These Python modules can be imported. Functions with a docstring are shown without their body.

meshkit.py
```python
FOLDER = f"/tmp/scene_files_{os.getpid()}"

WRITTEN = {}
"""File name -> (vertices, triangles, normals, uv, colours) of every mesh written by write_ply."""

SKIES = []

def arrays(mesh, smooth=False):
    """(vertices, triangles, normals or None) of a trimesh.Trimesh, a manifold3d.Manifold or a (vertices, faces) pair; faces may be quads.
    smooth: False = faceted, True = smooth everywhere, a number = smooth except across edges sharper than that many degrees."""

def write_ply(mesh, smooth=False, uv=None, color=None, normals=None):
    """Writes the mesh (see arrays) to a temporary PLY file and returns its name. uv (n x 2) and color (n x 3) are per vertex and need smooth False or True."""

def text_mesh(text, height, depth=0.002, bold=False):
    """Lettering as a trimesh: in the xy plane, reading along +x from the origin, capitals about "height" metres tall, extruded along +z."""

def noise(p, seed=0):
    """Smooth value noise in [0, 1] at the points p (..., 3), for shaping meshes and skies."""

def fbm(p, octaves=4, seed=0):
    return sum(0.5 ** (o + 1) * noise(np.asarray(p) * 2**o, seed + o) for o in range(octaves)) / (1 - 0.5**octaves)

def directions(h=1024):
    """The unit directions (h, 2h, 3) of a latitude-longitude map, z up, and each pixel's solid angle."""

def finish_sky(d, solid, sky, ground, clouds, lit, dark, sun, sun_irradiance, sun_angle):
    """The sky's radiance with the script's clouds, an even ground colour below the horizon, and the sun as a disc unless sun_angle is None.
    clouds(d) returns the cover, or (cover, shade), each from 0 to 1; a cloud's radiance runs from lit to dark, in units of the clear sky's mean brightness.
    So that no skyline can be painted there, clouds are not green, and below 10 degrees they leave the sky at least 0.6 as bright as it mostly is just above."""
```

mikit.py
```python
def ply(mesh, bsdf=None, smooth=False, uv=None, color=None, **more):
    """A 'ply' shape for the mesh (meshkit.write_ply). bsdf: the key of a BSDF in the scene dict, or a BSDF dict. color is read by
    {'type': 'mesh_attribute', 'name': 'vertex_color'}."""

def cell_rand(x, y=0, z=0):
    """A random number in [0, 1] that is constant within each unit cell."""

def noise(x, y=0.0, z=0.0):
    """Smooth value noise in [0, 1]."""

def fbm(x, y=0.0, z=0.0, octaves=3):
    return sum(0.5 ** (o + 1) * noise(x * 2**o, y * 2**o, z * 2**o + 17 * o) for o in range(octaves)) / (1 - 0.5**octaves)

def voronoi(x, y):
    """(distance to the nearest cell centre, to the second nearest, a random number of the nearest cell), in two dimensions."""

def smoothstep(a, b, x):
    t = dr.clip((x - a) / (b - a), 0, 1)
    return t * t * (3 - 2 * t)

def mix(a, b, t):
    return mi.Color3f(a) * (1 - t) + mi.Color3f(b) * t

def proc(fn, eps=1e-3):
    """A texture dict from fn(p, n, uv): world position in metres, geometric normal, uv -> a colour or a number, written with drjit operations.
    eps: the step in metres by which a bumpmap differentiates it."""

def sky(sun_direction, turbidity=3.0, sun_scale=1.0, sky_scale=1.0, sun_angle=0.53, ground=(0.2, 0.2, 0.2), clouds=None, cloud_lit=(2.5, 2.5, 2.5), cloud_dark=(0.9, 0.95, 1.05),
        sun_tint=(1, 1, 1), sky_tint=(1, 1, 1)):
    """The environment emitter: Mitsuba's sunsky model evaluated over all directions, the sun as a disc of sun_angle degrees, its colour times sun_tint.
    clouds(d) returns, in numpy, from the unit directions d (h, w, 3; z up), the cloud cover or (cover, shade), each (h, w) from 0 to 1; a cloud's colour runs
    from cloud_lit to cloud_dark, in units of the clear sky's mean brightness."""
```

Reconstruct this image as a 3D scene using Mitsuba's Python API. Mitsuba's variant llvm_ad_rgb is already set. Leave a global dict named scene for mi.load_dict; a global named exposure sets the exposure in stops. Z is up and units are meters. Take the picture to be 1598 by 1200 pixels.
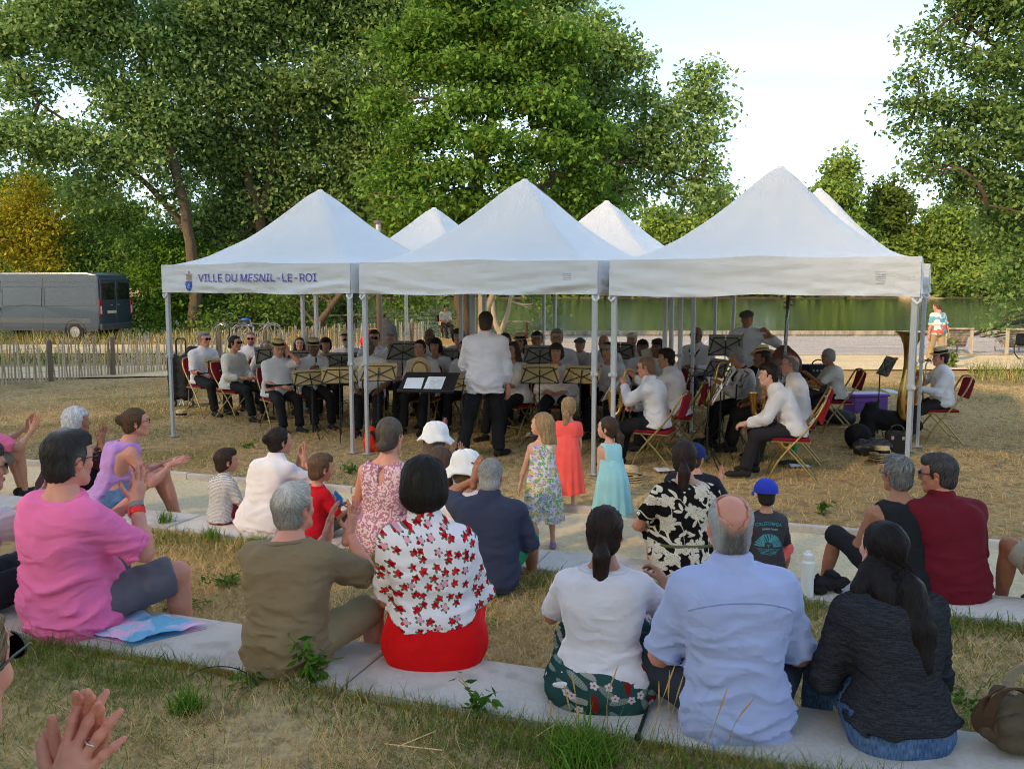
import math, random
import numpy as np
import trimesh
import mitsuba as mi
import drjit as dr
import mikit, meshkit
from mikit import proc, fbm as pfbm, noise as pnoise, mix, smoothstep, voronoi, cell_rand
 # ---------------------------------------------------------------- camera, sky, exposure
F_PX, HORIZON, EYE = 1420.0, 443.5, 2.085
PITCH = math.atan((600 - HORIZON) / F_PX)
CP, SP = math.cos(PITCH), math.sin(PITCH)
T = mi.ScalarTransform4f
scene, labels = {}, {}
scene['camera'] = {'type': 'perspective', 'fov': math.degrees(2 * math.atan(799 / F_PX)), 'fov_axis': 'x',
 'near_clip': 0.05, 'far_clip': 3000.0,
 'to_world': T().look_at(origin=[0, 0, EYE], target=[0, CP, EYE - SP], up=[0, 0, 1])}
def sky_clouds(d):
 h = np.clip(d[..., 2], 0.02, 1)
 q = np.stack([d[..., 0] / (h + .25) * 1.3, d[..., 1] / (h + .25) * 2.6, h * 0], -1)
 a = meshkit.fbm(q * 1.2 + 3.1, 5, 11)
 b = meshkit.fbm(q * np.array([.5, 1.8, 1]) + 9.7, 4, 5)
 c = np.clip((a - .38) * 2.2, 0, 1) * .5 + np.clip((b - .42) * 2.4, 0, 1) * .5
 haze = np.exp(-np.clip(d[..., 2], 0, 1) / .22)
 return np.clip(.14 + .45 * c + .10 * haze, 0, .96), np.clip(.75 - 1.3 * haze - .35 * c, 0, 1)
SUN = np.array([-.62, -.62, .46])
scene["sky"] = mikit.sky(SUN, turbidity=3, sun_scale=.36, sun_angle=2.5, sky_scale=1.0, clouds=sky_clouds,
 cloud_lit=(2.8, 3.15, 3.45), cloud_dark=(1.7, 2.1, 2.6), sky_tint=(.99, 1.0, 1.01), sun_tint=(1, .92, .76), ground=(.22, .18, .1))
exposure = 3.05
def at(px, py, h=0.0):
 """The point at height h that the photograph shows at pixel (px, py) of 1598 x 1200."""
 a, b = (px - 799) / F_PX, (600 - py) / F_PX
 d = np.array([a, CP + b * SP, -SP + b * CP])
 return np.array([0, 0, EYE]) + d * ((h - EYE) / d[2])
def atd(px, py, y):
 """The point at distance y in front of the camera."""
 a, b = (px - 799) / F_PX, (600 - py) / F_PX
 d = np.array([a, CP + b * SP, -SP + b * CP])
 return np.array([0, 0, EYE]) + d * (y / d[1])
TB = math.radians(19.5)
BU, BV = np.array([math.cos(TB), -math.sin(TB), 0]), np.array([math.sin(TB), math.cos(TB), 0])
def uvw(u, v, z=0.0):
 return BU * u + BV * v + np.array([0, 0, z])
def lin(r, g=None, b=None):
 c = np.array([r, g, b] if g is not None else r, float) / 255
 return np.where(c <= .04045, c / 12.92, ((c + .055) / 1.055) ** 2.4)
 # ---------------------------------------------------------------- entries of the scene
def numbered(key):
 if key not in scene and key not in labels and not any(k.startswith(key + '__') for k in scene):
  return key
 i = 1
 while f'{key}_{i:03d}' in scene or f'{key}_{i:03d}' in labels:
  i += 1
 return f'{key}_{i:03d}'
_count = {}
def fresh(key):
 n = _count.get(key, -1) + 1
 _count[key] = n
 return key if n == 0 else f'{key}_{n:03d}'
def tag(key, label, cat, group=None, kind=None):
 labels[key] = {k: v for k, v in dict(label=label, category=cat, group=group, kind=kind).items() if v}
 return key
def thing(name, label, cat, group=None):
 return tag(fresh(name), label, cat, group)
def put(name, mesh, bsdf, parent=None, smooth=False, color=None, uv=None, label=None, kind=None):
 """One shape of the scene: a part of parent, or a thing of its own."""
 key = fresh(f'{parent}__{name}' if parent else name)
 v, f = (np.asarray(mesh.vertices), np.asarray(mesh.faces)) if hasattr(mesh, 'vertices') else (np.asarray(mesh[0], float), np.asarray(mesh[1]))
 if f.shape[1] == 4:
  f = np.vstack([f[:, [0, 1, 2]], f[:, [0, 2, 3]]])
 if color is None and bsdf in VCOL:
  color = np.array([.5, .5, .5])
 if color is not None:
  color = np.broadcast_to(np.asarray(color, float), (len(v), 3))
 if smooth not in (True, False, None):
  v, f, color, uv = split_sharp(v, f, smooth, color, uv)
  smooth = True
 if bsdf in VCOL:
  uv = encode(color)
 scene[key] = mikit.ply(trimesh.Trimesh(v, f, process=False), bsdf, smooth=bool(smooth), uv=uv)
 if label or kind:
  labels[key] = {k: x for k, x in dict(label=label, kind=kind).items() if x}
 return key
def split_sharp(v, f, angle, color=None, uv=None):
 fn = np.cross(v[f[:, 1]] - v[f[:, 0]], v[f[:, 2]] - v[f[:, 0]])
 fn /= np.linalg.norm(fn, axis=1, keepdims=True) + 1e-20
 corner = f.ravel()
 n = np.repeat(fn, 3, axis=0)
 order = np.argsort(corner, kind='stable')
 new = np.zeros(len(corner), int)
 keep, count = [], 0
 c = math.cos(math.radians(angle))
 start = np.r_[0, np.nonzero(np.diff(corner[order]))[0] + 1, len(corner)]
 for a, b in zip(start[:-1], start[1:]):
  reps = []
  for o in order[a:b]:
   for r, i in reps:
    if r @ n[o] > c:
     new[o] = i
     break
   else:
    reps.append((n[o], count))
    new[o] = count
    keep.append(corner[o])
    count += 1
 keep = np.array(keep)
 return v[keep], new.reshape(-1, 3), None if color is None else color[keep], None if uv is None else uv[keep]
PALETTE, _rows, _pal = [], {}, []
def encode(color):
 c = np.asarray(color, float)
 m = c.mean(0)
 d = c - m
 if np.abs(d).max() < 1e-6:
  k = tuple(np.round(m, 4))
  if k not in _rows:
   _rows[k] = len(PALETTE)
   PALETTE.append(np.r_[m, np.zeros(6)])
  return np.repeat([[_rows[k] + .5, .5]], len(c), 0)
 w, e = np.linalg.eigh(d.T @ d)
 a = d @ e[:, [2, 1]]
 s = np.abs(a).max(0) + 1e-9
 PALETTE.append(np.r_[m, e[:, 2] * s[0], e[:, 1] * s[1]])
 return np.stack([len(PALETTE) - 1 + .5 + .45 * a[:, 0] / s[0], .5 + .45 * a[:, 1] / s[1]], -1)
def vertex_colour(p, n, uv):
 if not _pal:
  _pal.append([mi.Float(np.ascontiguousarray(x, np.float32)) for x in np.array(PALETTE).T])
 i = dr.floor(uv.x)
 a, b = (uv.x - i - .5) / .45, (uv.y - .5) / .45
 k = mi.UInt32(dr.clip(i, 0, len(PALETTE) - 1))
 g = [dr.gather(mi.Float, x, k) for x in _pal[0]]
 return mi.Color3f(*[dr.clip(g[j] + a * g[3 + j] + b * g[6 + j], 0, 1) for j in range(3)])
 # ---------------------------------------------------------------- meshes
class MB:
 """Collects simple shapes, each with a colour, into one mesh."""
 def __init__(self):
  self.v, self.f, self.c, self.n = [], [], [], 0
 def add(self, v, f, color=(.5, .5, .5), M=None):
  v = np.asarray(v, float)
  f = np.asarray(f)
  if M is not None:
   v = v @ np.asarray(M)[:3, :3].T + np.asarray(M)[:3, 3]
  if f.shape[1] == 4:
   f = np.vstack([f[:, [0, 1, 2]], f[:, [0, 2, 3]]])
  self.v.append(v)
  self.f.append(f + self.n)
  self.c.append(np.broadcast_to(np.asarray(color, float), (len(v), 3)))
  self.n += len(v)
  return self
 def mesh(self, mesh, color=(.5, .5, .5), M=None):
  return self.add(mesh.vertices, mesh.faces, color, M)
 def box(self, size, center, color=(.5, .5, .5), M=None, bevel=0.0):
  v, f = boxmesh(size, bevel)
  return self.add(v + np.asarray(center, float), f, color, M)
 def bar(self, a, b, w, h=None, color=(.5, .5, .5), up=(0, 0, 1), M=None, bevel=0.0):
  v, f = barmesh(a, b, w, h or w, up, bevel)
  return self.add(v, f, color, M)
 def tube(self, pts, r, color=(.5, .5, .5), sides=8, M=None, cap=True):
  v, f = tube(pts, r, sides, cap)
  return self.add(v, f, color, M)
 def lathe(self, profile, color=(.5, .5, .5), M=None, sides=24):
  v, f = lathe(profile, sides)
  return self.add(v, f, color, M)
 def put(self, name, bsdf, parent=None, smooth=False, M=None, **kw):
  v, f, c = np.vstack(self.v), np.vstack(self.f), np.vstack(self.c)
  if M is not None:
   v = v @ np.asarray(M)[:3, :3].T + np.asarray(M)[:3, 3]
  return put(name, (v, f), bsdf, parent, smooth, color=c, **kw)
def boxmesh(size, bevel=0.0):
 s = np.asarray(size, float) / 2
 if bevel <= 0:
  b = trimesh.creation.box(2 * s)
  return np.array(b.vertices), np.array(b.faces)
 b = min(bevel, .49 * 2 * s.min())
 v = []
 for sx in (-1, 1):
  for sy in (-1, 1):
   for sz in (-1, 1):
    c = np.array([sx, sy, sz]) * (s - b)
    v += [c + np.array([sx * b, 0, 0]), c + np.array([0, sy * b, 0]), c + np.array([0, 0, sz * b])]
 h = trimesh.convex.convex_hull(np.array(v))
 return np.array(h.vertices), np.array(h.faces)
def frame(d, up=(0, 0, 1)):
 d = np.asarray(d, float) / np.linalg.norm(d)
 up = np.asarray(up, float)
 if abs(d @ up) > .98 * np.linalg.norm(up):
  up = np.array([0, 1, 0.0]) if abs(d[1]) < .9 else np.array([1, 0, 0.0])
 x = np.cross(d, up)
 x /= np.linalg.norm(x)
 return x, np.cross(x, d), d
def barmesh(a, b, w, h, up=(0, 0, 1), bevel=0.0):
 a, b = np.asarray(a, float), np.asarray(b, float)
 x, y, d = frame(b - a, up)
 v, f = boxmesh((w, h, np.linalg.norm(b - a)), bevel)
 return v @ np.stack([x, y, d]) + (a + b) / 2, f
def tube(pts, r, sides=8, cap=True):
 p = np.asarray(pts, float)
 n = len(p)
 t = np.gradient(p, axis=0)
 t /= np.linalg.norm(t, axis=1, keepdims=True) + 1e-12
 x = frame(t[0])[0]
 X = []
 for i in range(n):
  x = x - t[i] * (x @ t[i])
  x /= np.linalg.norm(x) + 1e-12
  X.append(x)
 X = np.array(X)
 Y = np.cross(t, X)
 a = np.arange(sides) * 2 * np.pi / sides
 r = np.broadcast_to(np.asarray(r, float), (n,))
 v = p[:, None] + r[:, None, None] * (np.cos(a)[None, :, None] * X[:, None] + np.sin(a)[None, :, None] * Y[:, None])
 i, j = np.meshgrid(np.arange(n - 1), np.arange(sides), indexing='ij')
 k = (j + 1) % sides
 q = np.stack([i * sides + j, i * sides + k, (i + 1) * sides + k, (i + 1) * sides + j], -1).reshape(-1, 4)
 v = v.reshape(-1, 3)
 f = np.vstack([q[:, [0, 1, 2]], q[:, [0, 2, 3]]])
 if cap:
  j = np.arange(sides)
  v = np.vstack([v, p[:1], p[-1:]])
  f = np.vstack([f, np.stack([(j + 1) % sides, j, j * 0 + len(v) - 2], 1),
 np.stack([(n - 1) * sides + j, (n - 1) * sides + (j + 1) % sides, j * 0 + len(v) - 1], 1)])
 return v, f
def lathe(profile, sides=24):
 """Profile points (radius, z) turned round the z axis."""
 p = np.asarray(profile, float)
 n = len(p)
 a = np.arange(sides) * 2 * np.pi / sides
 v = np.stack([p[:, :1] * np.cos(a), p[:, :1] * np.sin(a), np.repeat(p[:, 1:], sides, 1)], -1).reshape(-1, 3)
 i, j = np.meshgrid(np.arange(n - 1), np.arange(sides), indexing='ij')
 k = (j + 1) % sides
 q = np.stack([i * sides + j, i * sides + k, (i + 1) * sides + k, (i + 1) * sides + j], -1).reshape(-1, 4)
 return v, np.vstack([q[:, [0, 1, 2]], q[:, [0, 2, 3]]])
def spline(pts, n=12):
 """Points along a smooth curve through pts."""
 p = np.asarray(pts, float)
 if len(p) < 3:
  return np.array([p[0] + (p[-1] - p[0]) * t for t in np.linspace(0, 1, n)])
 from scipy.interpolate import CubicSpline
 s = np.r_[0, np.cumsum(np.linalg.norm(np.diff(p, axis=0), axis=1))]
 return CubicSpline(s, p)(np.linspace(0, s[-1], n))
def grid_mesh(P):
 """(n, m, 3) points as a sheet."""
 n, m = P.shape[:2]
 i, j = np.meshgrid(np.arange(n - 1), np.arange(m - 1), indexing='ij')
 q = np.stack([i * m + j, (i + 1) * m + j, (i + 1) * m + j + 1, i * m + j + 1], -1).reshape(-1, 4)
 return P.reshape(-1, 3), np.vstack([q[:, [0, 1, 2]], q[:, [0, 2, 3]]])
def mat(loc=(0, 0, 0), yaw=0.0, pitch=0.0, roll=0.0, scale=1.0):
 """yaw about z, then pitch about the turned x axis (up positive), then roll about y; degrees."""
 M = trimesh.transformations.rotation_matrix(math.radians(yaw), [0, 0, 1])
 M = M @ trimesh.transformations.rotation_matrix(math.radians(pitch), [1, 0, 0])
 M = M @ trimesh.transformations.rotation_matrix(math.radians(roll), [0, 1, 0])
 M[:3, :3] *= scale
 M[:3, 3] = loc
 return M
def xf(M, v):
 return np.asarray(v, float) @ M[:3, :3].T + M[:3, 3]
 # ---------------------------------------------------------------- materials
VC = proc(vertex_colour)
VCOL = {'cloth', 'skin', 'hair', 'paint', 'leaf', 'bark', 'straw', 'satin', 'rubber'}
def two(d):
 return {'type': 'twosided', 'bsdf': d}
def weave(p, n, uv):
 return pnoise(p.x * 420, p.y * 420, p.z * 420) * .0006 + pfbm(p.x * 55, p.y * 55, p.z * 90, 2) * .0035
scene['cloth'] = {'type': 'bumpmap', 'arbitrary': proc(weave, 2e-3), 'scale': 1.0, 'bsdf': two({'type': 'principled', 'base_color': VC, 'roughness': .85, 'specular': .25, 'sheen': .3})}
scene['skin'] = two({'type': 'principled', 'base_color': VC, 'roughness': .5, 'specular': .4, 'flatness': .3})
scene['hair'] = two({'type': 'principled', 'base_color': VC, 'roughness': .5, 'specular': .16})
scene['paint'] = two({'type': 'principled', 'base_color': VC, 'roughness': .38, 'specular': .5})
scene['satin'] = two({'type': 'principled', 'base_color': VC, 'roughness': .22, 'specular': .6, 'clearcoat': .6})
scene['rubber'] = two({'type': 'principled', 'base_color': VC, 'roughness': .7, 'specular': .3})
scene['leaf'] = {'type': 'principledthin', 'base_color': VC, 'roughness': .5, 'diff_trans': .75, 'spec_trans': 0.0, 'eta': 1.3}
scene['straw'] = {'type': 'principledthin', 'base_color': VC, 'roughness': .7, 'diff_trans': .5, 'spec_trans': 0.0, 'eta': 1.3}
def bark_bump(p, n, uv):
 return pfbm(p.x * 14, p.y * 14, p.z * 4, 3) * .03
scene['bark'] = {'type': 'bumpmap', 'arbitrary': proc(bark_bump, 4e-3), 'scale': 1.0, 'bsdf': two({'type': 'principled', 'base_color': VC, 'roughness': .9, 'specular': .2})}
def metal(name, rgb, rough, metallic=1.0):
 scene[name] = two({'type': 'principled', 'base_color': {'type': 'rgb', 'value': list(map(float, rgb))}, 'roughness': rough, 'metallic': metallic, 'specular': .5})
metal('aluminium', (.50, .51, .54), .42, .35)
metal('brass', (.78, .50, .16), .16)
metal('gilt', (.42, .30, .11), .38, .7)
metal('chrome', (.75, .76, .78), .12)
metal('steel', (.33, .33, .34), .4)
scene['glass_dark'] = {'type': 'principled', 'base_color': {'type': 'rgb', 'value': [.012, .014, .016]}, 'roughness': .06, 'specular': .7}
scene['glass'] = {'type': 'thindielectric', 'int_ior': 1.5}
def canopy_bump(p, n, uv):
 return pfbm(p.x * 6, p.y * 6, p.z * 9, 3) * .016 + pfbm(p.x * 2, p.y * 2, p.z * 14, 2) * .010
scene['canopy'] = {'type': 'bumpmap', 'arbitrary': proc(canopy_bump, 5e-3), 'scale': 1.0, 'bsdf': two({'type': 'principled', 'base_color': {'type': 'rgb', 'value': [.68, .68, .69]}, 'roughness': .6, 'specular': .35})}
def lawn_color(p, n, uv):
 a = pfbm(p.x * .8, p.y * .8, 0, 4)
 g = pfbm(p.x * .55 + 7.3, p.y * .55, 2.0, 3)
 s = pnoise(p.x * 38, p.y * 38, p.z * 10)
 c = mix((.38, .258, .125), (.57, .41, .21), smoothstep(.3, .75, a * .5 + s * .5))
 c = mix(c, (.16, .11, .06), smoothstep(.55, .85, pnoise(p.x * 14, p.y * 14, 3)) * .5)
 return mix(c, (.085, .11, .03), smoothstep(.58, .72, g) * .5)
def lawn_bump(p, n, uv):
 return pfbm(p.x * 22, p.y * 22, 0, 3) * .05
scene['lawn'] = {'type': 'bumpmap', 'arbitrary': proc(lawn_bump, 4e-3), 'scale': 1.0, 'bsdf': two({'type': 'diffuse', 'reflectance': proc(lawn_color)})}
def sand_color(p, n, uv):
 a = pfbm(p.x * 1.6, p.y * 1.6, 0, 3)
 s = pnoise(p.x * 55, p.y * 55, 0)
 t = pnoise(p.x * 130, p.y * 130, 5)
 c = mix((.66, .51, .30), (.80, .65, .42), smoothstep(.25, .75, a * .55 + s * .45))
 return mix(c, (.36, .28, .17), smoothstep(.74, .95, t) * .6)
def sand_bump(p, n, uv):
 return pnoise(p.x * 60, p.y * 60, 0) * .006 + pfbm(p.x * 9, p.y * 9, 1, 2) * .012
scene['sand'] = {'type': 'bumpmap', 'arbitrary': proc(sand_bump, 2e-3), 'scale': 1.0, 'bsdf': two({'type': 'diffuse', 'reflectance': proc(sand_color)})}
def concrete_color(p, n, uv):
 a = pfbm(p.x * 2.2, p.y * 2.2, p.z * 2, 4)
 s = pnoise(p.x * 90, p.y * 90, p.z * 90)
 st = pfbm(p.x * 6 + 3, p.y * 6, 9, 3)
 slab = cell_rand(dr.floor((p.x * BU[0] + p.y * BU[1] + 20.35) / 1.5), 1, 2)
 c = mix((.46, .41, .37), (.58, .525, .48), smoothstep(.25, .75, a * .7 + s * .3))
 c = c * (.93 + .12 * slab)
 return mix(c, (.30, .26, .21), smoothstep(.56, .78, st) * .5)
def concrete_bump(p, n, uv):
 return pnoise(p.x * 160, p.y * 160, p.z * 160) * .0008 + pfbm(p.x * 20, p.y * 20, p.z * 20, 2) * .002
scene['concrete'] = {'type': 'bumpmap', 'arbitrary': proc(concrete_bump, 1e-3), 'scale': 1.0, 'bsdf': two({'type': 'principled', 'base_color': proc(concrete_color), 'roughness': .8, 'specular': .3})}
def deck_color(p, n, uv):
 row = dr.floor(p.y / .145)
 r = cell_rand(row, dr.floor(p.x / 3.1 + cell_rand(row, 1) * 3), 3)
 g = pfbm(p.x * 2, p.y * 40, 0, 3)
 c = mix((.27, .235, .21), (.40, .36, .33), smoothstep(.2, .8, g * .5 + r * .5))
 gap = dr.abs(p.y / .145 - row - .5)
 return c * (1 - .75 * smoothstep(.44, .49, gap))
scene['deckwood'] = two({'type': 'principled', 'base_color': proc(deck_color), 'roughness': .75, 'specular': .3})
def wood_color(p, n, uv):
 g = pfbm(p.x * 18, p.y * 18, p.z * 3, 3)
 r = cell_rand(dr.floor(p.x * 13), dr.floor(p.y * 13), 7)
 return mix((.25, .205, .16), (.52, .44, .35), smoothstep(.2, .8, g * .6 + r * .4))
def pale_color(p, n, uv):
 r = cell_rand(dr.floor(p.x * 14), dr.floor(p.y * 14), 7)
 return mix((.30, .225, .15), (.56, .45, .32), smoothstep(.1, .9, pfbm(p.x * 20, p.y * 20, p.z * 3, 3) * .5 + r * .5))
scene['palewood'] = two({'type': 'principled', 'base_color': proc(pale_color), 'roughness': .85, 'specular': .2})
scene['greywood'] = two({'type': 'principled', 'base_color': proc(wood_color), 'roughness': .85, 'specular': .25})
def straw_hat_color(p, n, uv):
 return mix((.50, .36, .19), (.68, .53, .31), pnoise(p.x * 160, p.y * 160, p.z * 160))
scene['strawhat'] = two({'type': 'diffuse', 'reflectance': proc(straw_hat_color)})
def water_bump(p, n, uv):
 lane = smoothstep(.50, .62, pfbm(p.x * .012, p.y * .075, 5, 3))
 return pfbm(p.x * .06, p.y * .4, 0, 2) * .0003 + pfbm(p.x * .5, p.y * 2.6, 3, 2) * (.00005 + .006 * lane)
scene['waterskin'] = {'type': 'bumpmap', 'arbitrary': proc(water_bump, 2e-2), 'scale': 1.0,
 'bsdf': two({'type': 'principled', 'base_color': {'type': 'rgb', 'value': [.008, .014, .006]}, 'roughness': .11, 'specular': .45})}
 # ---------------------------------------------------------------- ground, paths, benches, deck, river
V2A, V2B, Z2 = 3.13, 3.58, .45
V1A, V1B, Z1 = 5.62, 6.06, .20
VK = 7.86
def ground_z(x, y):
 v = x * BV[0] + y * BV[1]
 base = np.interp(v, [-30, 0, 2.2, V2A + .02, V2A + .06, V2A + .12, V1A + .02, V1A + .05, V1A + .08, V1B, VK, 9, 400],
 [1.2, .50, .44, .435, .2, .11, .165, .10, -.06, -.06, -.03, 0, 0])
 bank = np.interp(y, [36.2, 37.2, 39, 168, 173, 190, 300, 900, 1500], [0, -.35, -1.6, -2.2, -.6, 1.0, 2.5, 4, 4])
 w = np.interp(y, [34, 36.2], [0, 1])
 n = (meshkit.fbm(np.stack([x * .9, y * .9, x * 0], -1), 3, 3) - .5) * .05
 n = np.where((v > V2A - .25) & (v < VK + .3), n * .3, n)
 return base * (1 - w) + bank * w + n * np.where(y > 36, 0, 1)
gx = np.unique(np.concatenate([np.linspace(-9, 9, 91), np.linspace(-60, 60, 61), np.linspace(-1500, 1500, 41)]))
gy = np.unique(np.concatenate([np.linspace(-25, 1, 10), np.linspace(1, 12.5, 180), np.linspace(12.5, 36, 40), np.linspace(36, 42, 20), np.linspace(42, 215, 40), np.linspace(215, 1600, 20)]))
X, Y = np.meshgrid(gx, gy, indexing='ij')
put('ground', grid_mesh(np.stack([X, Y, ground_z(X, Y)], -1)), 'lawn', smooth=True)
labels['ground'] = {'kind': 'structure', 'label': 'dry mown lawn with green patches'}
def strip(u0, u1, v0, v1, z, n=60, m=8):
 U, V = np.meshgrid(np.linspace(u0, u1, n), np.linspace(v0, v1, m), indexing='ij')
 P = BU * U[..., None] + BV * V[..., None]
 P[..., 2] = z
 return grid_mesh(P)
put('path', strip(-16, 12, V1B - .2, VK + .03, .0), 'sand')
labels['path'] = {'kind': 'structure', 'label': 'yellow sand path in front of the low bench'}
rng = np.random.default_rng(5)
def bench(label, v0, v1, z, ztop, u0, u1, step):
 t = thing('concrete_bench', label, 'bench')
 u = u0
 while u < u1:
  MB().box((step - .008, v1 - v0, .13), (0, 0, -.065 + rng.uniform(-.002, .002)), bevel=.008,
 M=np.block([[np.stack([BU, BV, [0, 0, 1]], 1), uvw(u + step / 2, (v0 + v1) / 2, z)[:, None]], [np.zeros((1, 3)), np.ones((1, 1))]])
 ).put('slab', 'concrete', t)
  u += step
 MB().box((u1 - u0, v1 - v0 - .10, ztop), (0, 0, 0),
 M=np.block([[np.stack([BU, BV, [0, 0, 1]], 1), uvw((u0 + u1) / 2, (v0 + v1) / 2, z - .13 - ztop / 2)[:, None]], [np.zeros((1, 3)), np.ones((1, 1))]])
 ).put('footing', 'concrete', t)
 return t
bench('long pale concrete slab bench close to the camera, under the back row of spectators', V2A, V2B, Z2, .4, -6.35, 5.65, 1.5)
bench('low concrete slab bench along the sand path, under the front row of spectators', V1A, V1B, Z1, .25, -9.35, 8.65, 1.5)
t = thing('path_kerb', 'thin pale kerb between the sand path and the dry lawn of the stage', 'kerb')
for i in range(28):
 MB().box((.992, .07, .16), (0, 0, 0), bevel=.006,
 M=np.block([[np.stack([BU, BV, [0, 0, 1]], 1), uvw(-15 + i, VK + .06, -.015 + rng.uniform(-.004, .004))[:, None]], [np.zeros((1, 3)), np.ones((1, 1))]])
 ).put('stone', 'concrete', t)
P = lambda x0, x1, y0, y1, z, n=24, m=8: grid_mesh(np.stack([*np.meshgrid(np.linspace(x0, x1, n), np.linspace(y0, y1, m), indexing='ij'), np.full((n, m), z)], -1))
lane = np.array([[(-40 + 80 * i / 60, 0, .035) for j in range(2)] for i in range(61)], float)
near = np.interp(lane[:, 0, 0], [-40, -12, -4, 0, 6, 14, 40], [18.6, 19.6, 21.0, 21.6, 21.8, 22.0, 21])
far = np.interp(lane[:, 0, 0], [-40, -12, -4, 0, 6, 14, 40], [21.0, 22.6, 23.8, 25.2, 26.5, 26.5, 26])
lane[:, 0, 1], lane[:, 1, 1] = near, far
put('road', grid_mesh(lane), 'sand')
labels['road'] = {'kind': 'structure', 'label': 'pale sand track behind the stage'}
lane = lane.copy()
lane[:, 0, 1] = np.interp(lane[:, 0, 0], [-40, -12, -6, -3, 40], [26.2, 27, 27.6, 28.2, 29])
lane[:, 1, 1] = np.interp(lane[:, 0, 0], [-40, -12, -6, -3, 40], [31.5, 31, 30.6, 29.2, 29.2])
lane = lane[:33]
put('lane', grid_mesh(lane), 'sand')
labels['lane'] = {'kind': 'structure', 'label': 'second pale sand track below the parked van'}
put('deck', P(.8, 60, 26.5, 36.2, .045), 'deckwood')
labels['deck'] = {'kind': 'structure', 'label': 'grey timber deck along the river'}
t = thing('deck_kerb', 'long grey beam along the river edge of the timber deck', 'kerb')
for i in range(9):
 MB().box((2.49, .22, .16), (2.1 + 2.5 * i, 36.2, .16), bevel=.012).put('beam', 'greywood', t)
 MB().box((.2, .16, .07), (1.2 + 2.5 * i, 36.2, .045)).put('block', 'greywood', t)
water = P(-900, 900, 36.9, 230, -.6, 60, 40)
put('river', water, 'waterskin', smooth=True)
t = thing('bank_edge', 'pale stone edging along the waterline of the far bank', 'bank')
for i in range(60):
 MB().box((rng.uniform(4.2, 5.2), 1.2, rng.uniform(.35, .6)), (-140 + 5 * i, 171.2 + rng.uniform(-.6, .6), -.62), lin(92, 80, 62) * rng.uniform(.5, 1.1), bevel=.1).put('stone', 'bark', t)
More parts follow.
